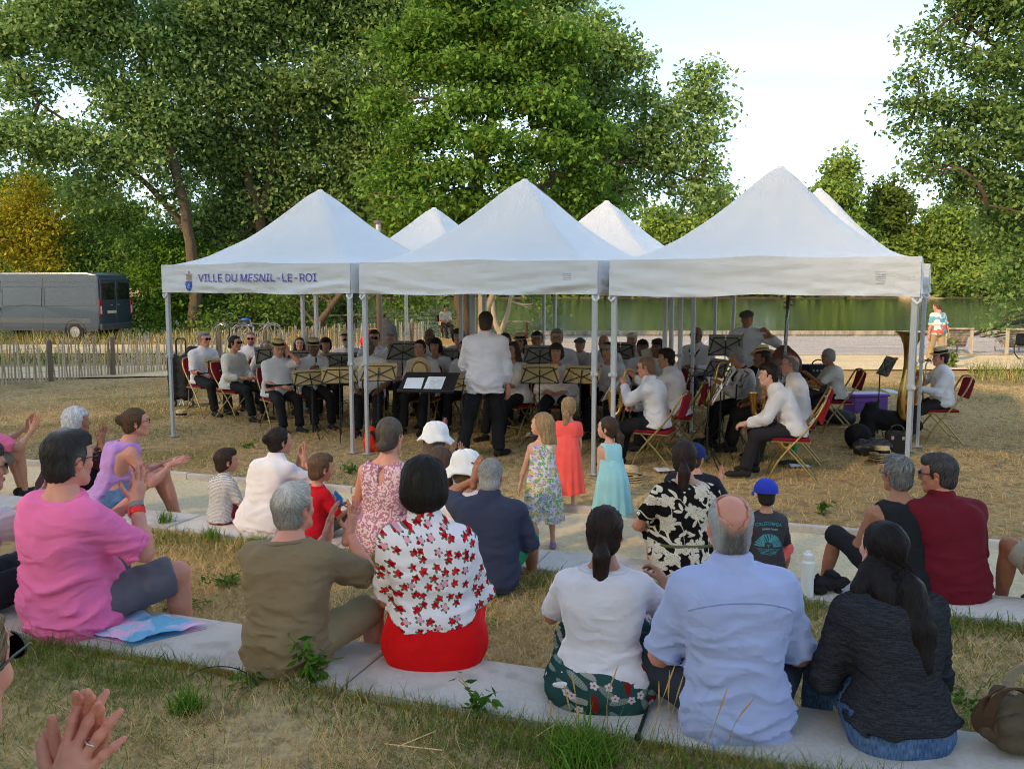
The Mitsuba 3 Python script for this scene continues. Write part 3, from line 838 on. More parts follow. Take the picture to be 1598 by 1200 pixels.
def strands(v, f, style, count, length, width, rng, lift=.0015, wild=.14):
 """Thin ribbons lying along the hair's surface: (v, f, which strand each vertex belongs to)."""
 a, b, c = v[f[:, 0]], v[f[:, 1]], v[f[:, 2]]
 area = np.linalg.norm(np.cross(b - a, c - a), axis=1)
 k = rng.choice(len(f), count, p=area / area.sum())
 u, w = rng.random((2, count))
 m = u + w > 1
 u[m], w[m] = 1 - u[m], 1 - w[m]
 p = a[k] + (b[k] - a[k]) * u[:, None] + (c[k] - a[k]) * w[:, None]
 N = normals(v, f)[f[k]].mean(1)
 pts = [p + N * lift * .2]
 n = N
 L = length * rng.uniform(.6, 1.3, count)
 from scipy.spatial import cKDTree
 near, VN = cKDTree(v), normals(v, f)
 bend = rng.normal(0, wild, (count, 3))
 seg = 3
 for i in range(seg):
  d = hair_flow(pts[-1], n, style) + bend * (.4 + .4 * i / seg)
  d /= np.linalg.norm(d, axis=1, keepdims=True)
  q = pts[-1] + d * (L / seg)[:, None] + N * (lift * (.9 - .5 * i)) * rng.uniform(.3, 1.4, count)[:, None]
  j = near.query(q)[1]
  n = VN[j]
  h = ((q - v[j]) * n).sum(1)
  q = q - n * np.clip(h - lift * rng.uniform(.2, 1.6, count), -.03, .03)[:, None] * (.9 if i < 2 else .6)
  pts.append(q)
 pts = np.stack(pts, 1)
 side = np.cross(pts[:, -1] - pts[:, 0], N)
 side /= np.linalg.norm(side, axis=1, keepdims=True) + 1e-9
 wd = width * np.array([.8, 1, .9, .15])
 V = np.stack([pts - side[:, None] * wd[None, :, None], pts + side[:, None] * wd[None, :, None]], 2)
 base = (np.arange(count) * (seg + 1) * 2)[:, None, None]
 i = np.arange(seg)[None, :, None] * 2
 t1 = np.concatenate([base + i, base + i + 1, base + i + 3], -1)
 t2 = np.concatenate([base + i, base + i + 3, base + i + 2], -1)
 F = np.concatenate([t1, t2], 1).reshape(-1, 3)
 return V.reshape(-1, 3), F, np.repeat(np.arange(count), (seg + 1) * 2)
 # ---------------------------------------------------------------- bodies
TORSO = {'man': [(-.24, .150, .105), (-.1, .172, .122), (0, .174, .125), (.18, .160, .116), (.4, .160, .113), (.62, .176, .118), (.78, .178, .112), (.88, .150, .092), (.96, .098, .070), (1.03, .064, .060), (1.12, .056, .056)],
 'woman': [(-.24, .160, .115), (-.1, .184, .130), (0, .182, .130), (.2, .146, .105), (.36, .130, .095), (.6, .150, .110), (.78, .150, .098), (.88, .126, .080), (.96, .080, .062), (1.03, .054, .052), (1.12, .048, .048)],
 'child': [(-.24, .130, .100), (-.1, .145, .112), (0, .145, .112), (.2, .128, .105), (.4, .122, .100), (.62, .132, .098), (.78, .134, .092), (.88, .112, .075), (.96, .076, .058), (1.03, .052, .050), (1.12, .047, .047)]}
SPINE = .50
def ik(a, b, l1, l2, hint):
 """Joint between a and b for limbs of lengths l1, l2, bent towards hint; also the reachable end."""
 a, b, hint = (np.asarray(x, float) for x in (a, b, hint))
 d = b - a
 L = np.linalg.norm(d)
 d = d / (L + 1e-9)
 L2 = min(L, (l1 + l2) * .998)
 b = a + d * L2
 x = (l1 * l1 - l2 * l2 + L2 * L2) / (2 * L2)
 h = math.sqrt(max(l1 * l1 - x * x, 0))
 n = hint - d * (hint @ d)
 n /= np.linalg.norm(n) + 1e-9
 return a + d * x + n * h, b
class Pose:
 """Joints of a figure in its own frame: x to its right, y forward, z up; the seat (or the ground) at the origin."""
 def __init__(self, kind='man', S=1.0, stand=False, lean=(8, 22), side=0.0, girth=1.0, belly=0.0, shoulders=1.0, hips=1.0, hand_l=None, hand_r=None, elbow_l=None, elbow_r=None,
 knee_l=None, knee_r=None, foot_l=None, foot_r=None, look=(0, 0, 0), hl='relaxed', hr='relaxed', fl=None, fr=None, pl=None, pr=None, headscale=None, drop=.40, arm=1.0, twist=0.0, neck=1.0):
  self.kind, self.S, self.stand = kind, S, stand
  leg1, leg2 = (.43, .41) if kind != 'child' else (.40, .40)
  z0 = (leg1 + leg2 + .065) if stand else .095
  if kind == 'child' and not stand:
   z0 = .085
  L = SPINE * (1.0 if kind == 'man' else .96 if kind == 'woman' else .98)
  n = 41
  s = np.linspace(-.3, 1.2, n)
  ang = np.radians(lean[0] + (lean[1] - lean[0]) * np.clip(s, 0, 1))
  dy, dz = np.sin(ang), np.cos(ang)
  y = np.cumsum(dy) * (s[1] - s[0]) * L
  z = np.cumsum(dz) * (s[1] - s[0]) * L
  y -= np.interp(0, s, y)
  z -= np.interp(0, s, z)
  self.s, self.sy, self.sz = s, y, z + z0
  self.sx = math.tan(math.radians(side)) * z * np.clip(s, 0, 1.3)
  prof = np.array(TORSO[kind])
  self.w = np.interp(s, prof[:, 0], prof[:, 1])
  self.d = np.interp(s, prof[:, 0], prof[:, 2])
  low = np.clip((.75 - s) / .5, 0, 1)
  up = np.exp(-((s - .85) / .16) ** 2)
  self.w = self.w * (1 + (girth - 1) * low) * (1 + (shoulders - 1) * up * (s > .6)) * (1 + (hips - 1) * np.exp(-((s + .05) / .25) ** 2))
  self.d = self.d * (1 + (girth - 1) * low)
  self.belly = belly
  self.P = lambda q: np.array([np.interp(q, s, self.sx), np.interp(q, s, self.sy), np.interp(q, s, self.sz)])
  sw = {'man': .178, 'woman': .150, 'child': .134}[kind] * shoulders
  tw = math.radians(twist)
  c = self.P(.865)
  self.sh = {q: c + np.array([sw * e * math.cos(tw), sw * e * math.sin(tw), -.028]) for q, e in (('l', -1), ('r', 1))}
  self.neck = self.P(1.0)
  th = ang[-1]
  hs = headscale or {'man': 1.0, 'woman': .95, 'child': 1.28}[kind]
  self.hs = hs
  up_ = np.array([0, math.sin(th) * .55, 1.0])
  self.headpos = self.P(1.03) + up_ / np.linalg.norm(up_) * (.125 * neck if kind != 'child' else .150) + np.array([0, .028, 0])
  self.look = look
  ua, fa = (.285 * arm, .245 * arm) if kind != 'child' else (.27, .235)
  self.el, self.wr = {}, {}
  for q, e, h, hint in (('l', -1, hand_l, elbow_l), ('r', 1, hand_r, elbow_r)):
   h = np.array(h if h is not None else ((.17 * e, .30, .16) if not stand else (.24 * e, .02, z0 - .05)), float)
   hint = np.array(hint if hint is not None else (.5 * e, -.35, -.8), float)
   self.el[q], self.wr[q] = ik(self.sh[q], h, ua, fa, hint)
  hw = {'man': .092, 'woman': .095, 'child': .078}[kind]
  self.hip = {'l': np.array([-hw, 0, z0]), 'r': np.array([hw, 0, z0])}
  self.kn, self.an = {}, {}
  for q, e, k, ft in (('l', -1, knee_l, foot_l), ('r', 1, knee_r, foot_r)):
   if stand:
    ft = np.array(ft if ft is not None else (.095 * e, .0, .0), float) + np.array([0, 0, .075])
    self.kn[q], self.an[q] = ik(self.hip[q], ft, leg1, leg2, k if k is not None else (.1 * e, 1, 0))
   else:
    ft = np.array(ft if ft is not None else (.13 * e, .50, -drop), float) + np.array([0, 0, .075])
    self.kn[q], self.an[q] = ik(self.hip[q], ft, leg1, leg2, k if k is not None else (.12 * e, .6, 1))
  self.hand = {'l': hl, 'r': hr}
  self.fdir, self.pdir = {'l': fl, 'r': fr}, {'l': pl, 'r': pr}
 def torso(self, g, off=0.0, lo=-.24, hi=1.10, k=.03, wide=0.0, drop=0.0, low_w=0.0):
  """Adds the trunk, off larger all round."""
  zlo, zhi = np.interp([lo, hi], self.s, self.sz)
  zlo -= drop
  m = .33
  s, q = g.box((-m, self.sy.min() - m, zlo - .1), (m, self.sy.max() + m, zhi + .1))
  X, Y, Z = q
  sz = np.interp(Z, self.sz, self.s)
  below = np.clip((np.interp(-.2, self.s, self.sz) - Z) / .2, 0, 1)
  w = np.interp(sz, self.s, self.w) + off + wide * np.clip(1 - sz, 0, 1) + low_w * np.clip(.35 - sz, 0, 1)
  d = np.interp(sz, self.s, self.d) + off + wide * .6 * np.clip(1 - sz, 0, 1)
  cx, cy = np.interp(sz, self.s, self.sx), np.interp(sz, self.s, self.sy)
  py = Y - cy
  px = X - cx
  if self.belly:
   d = np.where(py > 0, d + self.belly * np.exp(-((sz - .18) / .28) ** 2), d)
  groove = .005 * np.exp(-(px / .03) ** 2) * np.clip(1 - np.abs(sz - .45) / .45, 0, 1) * (py < 0)
  e = 2.35
  k0 = ((np.abs(px) / w) ** e + (np.abs(py) / d) ** e) ** (1 / e) + 1e-9
  dist = (k0 - 1) * np.minimum(w, d) * (.9 + .35 * np.abs(px) / w) + groove
  ca = np.maximum(zlo - Z, Z - zhi)
  g.join(s, np.maximum(dist, ca), k)
  if hi > .95:
   t = {'man': .050, 'woman': .041, 'child': .038}[self.kind]
   for q_ in 'lr':
    g.cone(self.P(.97) - np.array([0, .008, 0]), self.sh[q_] + np.array([0, -.008, .006]), t + off, t * 1.02 + off, .045)
    g.ell(self.P(.66) + (self.sh[q_] - self.P(.865)) * np.array([.52, 0, 0]) + np.array([0, -.062, .02]), (.080 + off, .036 + off, .105 + off), .06)
  return s, q, sz
 def res(self, step, pad=.06, lo=None, hi=None):
  pts = np.array([*self.sh.values(), *self.el.values(), *self.wr.values(), *self.hip.values(), *self.kn.values(), *self.an.values(), self.P(1.1)])
  a = pts.min(0) - .16 - pad
  b = pts.max(0) + .16 + pad
  a[0], b[0] = min(a[0], -.27 - pad), max(b[0], .27 + pad)
  return a, b
 def headM(self):
  yaw, pitch, roll = self.look
  return mat(self.headpos, yaw, pitch, roll, self.hs)
 def handM(self, q):
  e = -1 if q == 'l' else 1
  f = self.wr[q] - self.el[q]
  f = np.asarray(self.fdir[q], float) if self.fdir[q] is not None else f
  f = f / np.linalg.norm(f)
  p = np.asarray(self.pdir[q], float) if self.pdir[q] is not None else np.array([-.6 * e, 0, -.8])
  p = p - f * (p @ f)
  p /= np.linalg.norm(p) + 1e-9
  z = -p
  x = np.cross(f, z)
  M = np.eye(4)
  M[:3, 0], M[:3, 1], M[:3, 2], M[:3, 3] = x, f, z, self.wr[q]
  return M
def placed(M, m):
 return xf(M, m[0]), m[1]
def body_mesh(po, step, fine, skin, opt):
 """The whole figure as one mesh with colours."""
 a, b = po.res(step)
 g = Field(np.arange(a[0], b[0], step), np.arange(a[1], b[1], step), np.arange(a[2], b[2], step))
 po.torso(g, -.007)
 kind = po.kind
 m = {'man': 1.0, 'woman': .86, 'child': .82}[kind] * opt.get('limb', 1.0)
 for q in 'lr':
  g.cone(po.sh[q], po.el[q], .057 * m, .041 * m, .035).cone(po.el[q], po.wr[q], .043 * m, .027 * m, .012)
  mid = po.el[q] * .72 + po.wr[q] * .28
  g.ell(mid, (.044 * m,) * 3, .03)
  if opt.get('covered'):
   g.cone(po.hip[q], po.hip[q] * .6 + po.kn[q] * .4, .080 * m, .070 * m, .03)
   continue
  g.cone(po.hip[q], po.kn[q], .086 * m if kind == 'man' else .088 * m * 1.1, .056 * m, .03).cone(po.kn[q], po.an[q], .054 * m, .036 * m, .015)
  c = po.kn[q] * .68 + po.an[q] * .32
  back = np.cross(po.an[q] - po.kn[q], np.array([1.0, 0, 0]))
  back /= np.linalg.norm(back) + 1e-9
  if back[1] > 0:
   back = -back
  g.cone(c + back * .012, po.kn[q] * .45 + po.an[q] * .55 + back * .006, .050 * m, .043 * m, .03)
  if opt.get('bare_feet'):
   t = foot_dir(po, q, opt)
   g.cone(po.an[q], po.an[q] - np.array([0, 0, .04]) + t * -.02, .036 * m, .036 * m, .02)
   g.cone(po.an[q] - np.array([0, 0, .045]) - t * .02, po.an[q] + t * .14 - np.array([0, 0, .055]), .032 * m, .024 * m, .02)
 nk = {'man': .058, 'woman': .047, 'child': .046}[kind]
 nb = xf(po.headM(), (0, -.03, -.10))
 g.cone(po.P(.97), nb, nk * 1.12, nk * .93, .03)
 v, f = g.mesh()
 v = relax(v, f, 1, .4)
 sk = np.asarray(skin)
 c = sk * (.88 + .24 * meshkit.fbm(v * 14, 3, 8)[:, None])
 for q in 'lr':
  for j in (po.kn[q], po.el[q]):
   w = np.exp(-(np.linalg.norm(v - j, axis=1) / .06) ** 2)[:, None] * .5
   c = c * (1 - w) + sk * np.array([1.0, .78, .72]) * w
 V, Fc, C, n = [v], [f], [c], len(v)
 hv, hf = head(kind, fine)
 V.append(xf(po.headM(), hv))
 Fc.append(hf + n)
 C.append(face_color(hv, kind, sk, opt))
 n += len(hv)
 for q in 'lr':
  if opt.get('hide_' + q):
   continue
  h = hand(po.hand[q], fine)
  if q == 'r':
   h = mirror(h)
  sc = {'man': 1.0, 'woman': .9, 'child': .86}[kind]
  M = po.handM(q)
  M[:3, :3] *= sc
  hx = h[0]
  V.append(xf(M, hx))
  Fc.append(h[1] + n)
  w = np.clip((hx[:, 1] - .06) / .08, 0, 1)[:, None]
  C.append(sk * (1 - w * np.array([-.04, .14, .16])) * (.9 + .2 * meshkit.fbm(hx * 60, 2, 3)[:, None]))
  n += len(hx)
 return np.vstack(V), np.vstack(Fc), np.vstack(C)
def foot_dir(po, q, opt):
 t = np.array(opt.get('toe_' + q, (.12 if q == 'r' else -.12, 1, 0)), float)
 return t / np.linalg.norm(t)
def folds(p, seed, amp, po=None, sc=1.0):
 """Creases of cloth: ridges lying mostly across, more at the waist than at the shoulders."""
 q = p * np.array([4.2, 4.2, 15.0]) * sc
 warp = meshkit.fbm(p * 5 * sc + seed, 2, seed)[:, None] * np.array([.8, .8, 2.6])
 a = meshkit.fbm(q + warp + seed * 1.7, 2, seed + 1)
 r = 1 - np.abs(2 * a - 1)
 b = meshkit.fbm(p * np.array([11, 11, 5.0]) * sc + seed, 2, seed + 5)
 c = meshkit.fbm(p * np.array([7, 7, 26.0]) * sc + warp * 1.5 + seed, 2, seed + 9)
 return ((r ** 3 - .35) * 1.25 + (b - .5) * .5 + ((1 - np.abs(2 * c - 1)) ** 4 - .3) * .45) * amp
def shirt_mesh(po, step, seed=1, off=.016, hem=-.16, sleeve=.5, neck=.075, neckdrop=.0, wide=.014, fold=.013, puff=0.0, collar=False, v=0.0, sleeve_off=None, drop=0.0, low_w=0.0, open_back=0.0, hem_curve=0.0):
 a, b = po.res(step)
 a[2] = np.interp(hem, po.s, po.sz) - .07 - drop
 b[2] = po.P(1.1)[2] + .05
 g = Field(np.arange(a[0], b[0], step), np.arange(a[1], b[1], step), np.arange(a[2], b[2], step))
 po.torso(g, off, hem, 1.10, .03, wide, drop, low_w)
 m = {'man': 1.0, 'woman': .86, 'child': .82}[po.kind]
 so = off + .004 if sleeve_off is None else sleeve_off
 for q in 'lr':
  e, w = po.el[q], po.wr[q]
  if sleeve <= 0:
   g.ell(po.sh[q] + np.array([-.030 if q == 'r' else .030, 0, .0]), (.05 * m + off,) * 3, .04)
   continue
  if sleeve <= .55:
   t = sleeve / .5
   end = po.sh[q] * (1 - t) + e * t
   g.cone(po.sh[q], end, .060 * m + so, (.055 - .012 * t) * m + so * 1.15, .04)
   if puff:
    g.ell(po.sh[q] * .55 + end * .45, (.064 * m + puff,) * 3, .04)
  else:
   g.cone(po.sh[q], e, .060 * m + so, .046 * m + so, .04)
   t = (sleeve - .5) / .5
   end = e * (1 - t) + w * t
   g.cone(e, end, .046 * m + so, (.043 - .012 * t) * m + so * .9, .02)
   if puff:
    g.ell(e, (.056 * m + puff,) * 3, .04)
 X, Y, Z = g.x[:, None, None], g.y[None, :, None], g.z[None, None, :]
 for q in 'lr':
  if sleeve <= 0:
   o = po.sh[q] * .86 + po.P(.865) * .14
   d = po.sh[q] - po.P(.82)
   d /= np.linalg.norm(d)
   pl = (X - o[0]) * d[0] + (Y - o[1]) * d[1] + (Z - o[2]) * d[2]
   g.carve(np.s_[:, :, :], -(pl) if True else pl, .004)
   continue
  A, B = (po.sh[q], po.el[q]) if sleeve <= .55 else (po.el[q], po.wr[q])
  t = sleeve / .5 if sleeve <= .55 else (sleeve - .5) / .5
  o = A * (1 - t) + B * t
  d = (B - A) / np.linalg.norm(B - A)
  pl = (X - o[0]) * d[0] + (Y - o[1]) * d[1] + (Z - o[2]) * d[2]
  rad = np.sqrt(np.maximum((X - o[0]) ** 2 + (Y - o[1]) ** 2 + (Z - o[2]) ** 2 - pl ** 2, 0)) - .11
  g.carve(np.s_[:, :, :], np.maximum(np.maximum(-pl, rad), pl - .14), .003)
 nb = po.P(1.0 - neckdrop)
 ax = po.P(1.1) - po.P(.9)
 ax /= np.linalg.norm(ax)
 ax = ax + np.array([0, -.35 - v, 0])
 ax /= np.linalg.norm(ax)
 pl = (X - nb[0]) * ax[0] + (Y - nb[1]) * ax[1] + (Z - nb[2]) * ax[2]
 pl = pl - (collar and .012 or 0) + 0.0
 g.F[:] = np.maximum(g.F, pl + 0 * g.F)
 if neck > .08:
  c = po.P(1.0)
  rr = np.sqrt((X - c[0]) ** 2 + ((Y - c[1]) / .9) ** 2 + ((Z - c[2]) / .8) ** 2) - neck
  g.carve(np.s_[:, :, :], rr, .004)
 if collar:
  c0, c1 = po.P(.955), po.P(1.05)
  nk = {'man': .062, 'woman': .052, 'child': .050}[po.kind]
  g.cone(c0, c1 + np.array([0, -.004, 0]), nk + .026, nk + .016, .012)
  c = c1 + ax * .016
  pl2 = (X - c[0]) * ax[0] + (Y - c[1]) * ax[1] + (Z - c[2]) * ax[2]
  g.F[:] = np.maximum(g.F, pl2 - .012 + 0 * g.F)
 if open_back:
  c = po.P(.80)
  rr = np.sqrt(((X - c[0]) / .35) ** 2 + ((Z - c[2]) / 1.1) ** 2) - open_back
  g.carve(np.s_[:, :, :], np.maximum(rr, Y - c[1]), .004)
 if hem_curve:
  zc = np.interp(hem, po.s, po.sz) - drop
  g.F[:] = np.maximum(g.F, zc + hem_curve * (np.abs(X) / .2) ** 2 - Z + 0 * Y)
 i, p = g.near(.035)
 zr = np.interp(p[:, 2], po.sz, po.s)
 wgt = np.clip(1.15 - zr, .35, 1.25)
 for q in 'lr':
  wgt = np.maximum(wgt, .9 * np.exp(-(np.linalg.norm(p - (po.sh[q] * .7 + po.el[q] * .3), axis=1) / .12) ** 2))
  wgt = np.maximum(wgt, 1.1 * np.exp(-(np.linalg.norm(p - po.el[q], axis=1) / .10) ** 2))
 if fold:
  g.F[i] += -folds(p, seed, fold) * wgt
 v_, f_ = g.mesh()
 return relax(v_, f_, 1, .3), f_
def ring_on(v, o, d, reach, half=.011, bins=26, lift=.001):
 """The line in which a plane (through o, across d) meets a garment, as points round o."""
 d = d / np.linalg.norm(d)
 q = v - o
 h = q @ d
 r = q - h[:, None] * d
 k = (np.abs(h) < half) & (np.linalg.norm(r, axis=1) < reach)
 if k.sum() < 30:
  return None
 x, y, _ = frame(d, (0, 1, .3))
 a = np.arctan2(r[k] @ y, r[k] @ x)
 R = np.linalg.norm(r[k], axis=1)
 A = np.linspace(-np.pi, np.pi, bins, endpoint=False)
 rad = np.array([np.median(np.r_[R[np.abs((a - t + np.pi) % (2 * np.pi) - np.pi) < .2], []] if (np.abs((a - t + np.pi) % (2 * np.pi) - np.pi) < .2).any() else [0]) for t in A])
 if (rad == 0).any():
  return None
 rad = (rad + np.roll(rad, 1) + np.roll(rad, -1)) / 3 + lift
 p = o + rad[:, None] * (np.cos(A)[:, None] * x + np.sin(A)[:, None] * y)
 return np.vstack([p, p[:2]])
def bands(po, v, spec):
 """Neckband and sleeve hems of a shirt."""
 out = []
 if not spec.get('collar'):
  nb = po.P(1.0 - spec.get('neckdrop', 0))
  ax = po.P(1.1) - po.P(.9)
  ax = ax / np.linalg.norm(ax) + np.array([0, -.35 - spec.get('v', 0), 0])
  out.append(('neckband', nb - ax / np.linalg.norm(ax) * .006, ax, .16, .0062))
 sl = spec.get('sleeve', .5)
 for q in 'lr':
  if sl > 0:
   A, B, t = (po.sh[q], po.el[q], sl / .5) if sl <= .55 else (po.el[q], po.wr[q], (sl - .5) / .5)
   d = (B - A) / np.linalg.norm(B - A)
   for back in ((.004, .026) if not spec.get('collar') else (.004,)):
    out.append(('cuff', A * (1 - t) + B * t - d * back, d, .105, .0036 if back < .01 else .0016))
 for nm, o, d, reach, r in out:
  p = ring_on(v, o, d, reach)
  if p is not None:
   yield nm, tube(p, r, 5, False)
def pants_mesh(po, step, seed=2, off=.008, leg=1.0, waist=.0, fold=.008, flare=0.0, skirt=0.0):
 """leg: 0 at the hip, 1 at the knee, 2 at the ankle."""
 a, b = po.res(step)
 b[2] = max(po.P(waist)[2], po.kn['l'][2], po.kn['r'][2]) + .12
 g = Field(np.arange(a[0], b[0], step), np.arange(a[1], b[1], step), np.arange(a[2], b[2], step))
 po.torso(g, off, -.24, waist, .03)
 m = {'man': 1.0, 'woman': .88, 'child': .82}[po.kind]
 for q in 'lr':
  t = min(leg, 1)
  k = po.hip[q] * (1 - t) + po.kn[q] * t
  g.cone(po.hip[q], k, .090 * m + off, (.090 - .032 * t) * m + off * 1.3 + flare, .04)
  if leg > 1:
   t = leg - 1
   e = po.kn[q] * (1 - t) + po.an[q] * t
   g.cone(po.kn[q], e, .060 * m + off, (.060 - .012 * t) * m + off * 1.2 + flare, .02)
 if skirt:
  kl, kr = po.kn['l'], po.kn['r']
  for w in np.linspace(0, 1, 5):
   h = po.hip['l'] * (1 - w) + po.hip['r'] * w
   k = kl * (1 - w) + kr * w
   g.cone(h, h * (1 - min(leg, 1)) + k * min(leg, 1), .088 * m + off, .062 * m + off + flare, .05)
 X, Y, Z = g.x[:, None, None], g.y[None, :, None], g.z[None, None, :]
 for q in 'lr':
  A, B = (po.hip[q], po.kn[q]) if leg <= 1 else (po.kn[q], po.an[q])
  t = leg if leg <= 1 else leg - 1
  o = A * (1 - t) + B * t
  d = (B - A) / np.linalg.norm(B - A)
  pl = (X - o[0]) * d[0] + (Y - o[1]) * d[1] + (Z - o[2]) * d[2]
  rad = np.sqrt(np.maximum((X - o[0]) ** 2 + (Y - o[1]) ** 2 + (Z - o[2]) ** 2 - pl ** 2, 0)) - (.16 if not skirt else .3)
  g.carve(np.s_[:, :, :], np.maximum(np.maximum(-pl, rad), pl - .2), .003)
 i, p = g.near(.03)
 if fold:
  g.F[i] += -folds(p[:, [0, 2, 1]] if not po.stand else p, seed, fold, sc=1.1)
 v, f = g.mesh()
 return relax(v, f, 1, .3), f
def dress_mesh(po, step, seed=3, hem=.42, flare=.10, waist=.5, off=.012, fold=.03, pleats=11, neck=.09, puff=0.0, sleeve=0.0, neckdrop=.12):
 """A dress on a standing figure: bodice, then a skirt that widens in folds down to hem (metres above the ground, unscaled)."""
 top = shirt_mesh(po, step, seed, off=off, hem=waist - .05, sleeve=sleeve, neck=neck, fold=.004, puff=puff, neckdrop=neckdrop)
 zw = np.interp(waist, po.s, po.sz)
 n, mm = 84, 16
 a = np.linspace(0, 2 * np.pi, n, endpoint=False)
 rings = []
 for j in range(mm):
  t = j / (mm - 1)
  z = zw + .012 - t * (zw - hem)
  s = np.interp(z, po.sz, po.s)
  w = np.interp(max(s, -.1), po.s, po.w) + off + flare * t + .012
  d = np.interp(max(s, -.1), po.s, po.d) + off + flare * t + .012
  w, d = max(w, .11 + flare * t), max(d, .09 + flare * t)
  r = 1 + fold * 2.4 * t * np.cos(a * pleats + 1.3 * np.sin(a * 2 + seed) + t) + fold * t * np.sin(a * 5 + seed)
  cx, cy = np.interp(max(s, 0), po.s, po.sx), np.interp(max(s, 0), po.s, po.sy)
  rings.append(np.stack([cx + w * r * np.cos(a), cy + d * r * np.sin(a), np.full(n, z) + .006 * np.sin(a * 3 + seed) * t], -1))
 inner = [r * np.array([.93, .93, 1]) for r in rings[::-1][:6]]
 R = np.array(rings + inner)
 k = len(R)
 i, j = np.meshgrid(np.arange(k - 1), np.arange(n), indexing='ij')
 q = np.stack([i * n + j, (i + 1) * n + j, (i + 1) * n + (j + 1) % n, i * n + (j + 1) % n], -1).reshape(-1, 4)
 f = np.vstack([q[:, [0, 2, 1]], q[:, [0, 3, 2]]])
 return np.vstack([top[0], R.reshape(-1, 3)]), np.vstack([top[1], f + len(top[0])])
def shoe_mesh(open_toe=False):
 g = Field(np.arange(-.07, .071, .0135), np.arange(-.11, .24, .0135), np.arange(-.02, .13, .0135))
 g.cone((0, -.045, .045), (0, .0, .07), .040, .038, .02).cone((0, -.04, .036), (0, .15, .030), .038, .036, .03).ell((0, .16, .028), (.042, .055, .028), .02)
 Z = g.z[None, None, :]
 g.F[:] = np.maximum(g.F, -Z + 0 * g.F)
 g.F[:] = np.maximum(g.F, Z - .098 + .16 * np.clip(g.y[None, :, None] - .02, 0, 1) * 0 + 0 * g.F)
 return g.mesh()
_shoe = shoe_mesh()
def boater(parent, M, name='hat', band=(.012, .011, .012), scale=1.0, alone=False):
 """A straw boater: flat crown, flat brim, dark ribbon."""
 prof = [(0, .088), (.074, .087), (.084, .081), (.089, .0), (.105, -.004), (.142, -.002), (.145, .002), (.142, .006), (.105, .003), (.091, .006)]
 v, f = lathe(prof[:-1], 28)
 v = v * np.array([.93, 1.08, 1.0])
 Ms = M.copy()
 Ms[:3, :3] *= scale
 k = put(name, (xf(Ms, v), f), 'strawhat', parent, smooth=40)
 v, f = lathe([(.0915, .003), (.0912, .012), (.0895, .038), (.088, .040)], 28)
 v = v * np.array([.93, 1.08, 1.0])
 put('ribbon', (xf(Ms, v), f), 'cloth', k if parent or alone else k, smooth=True, color=band)
 return k
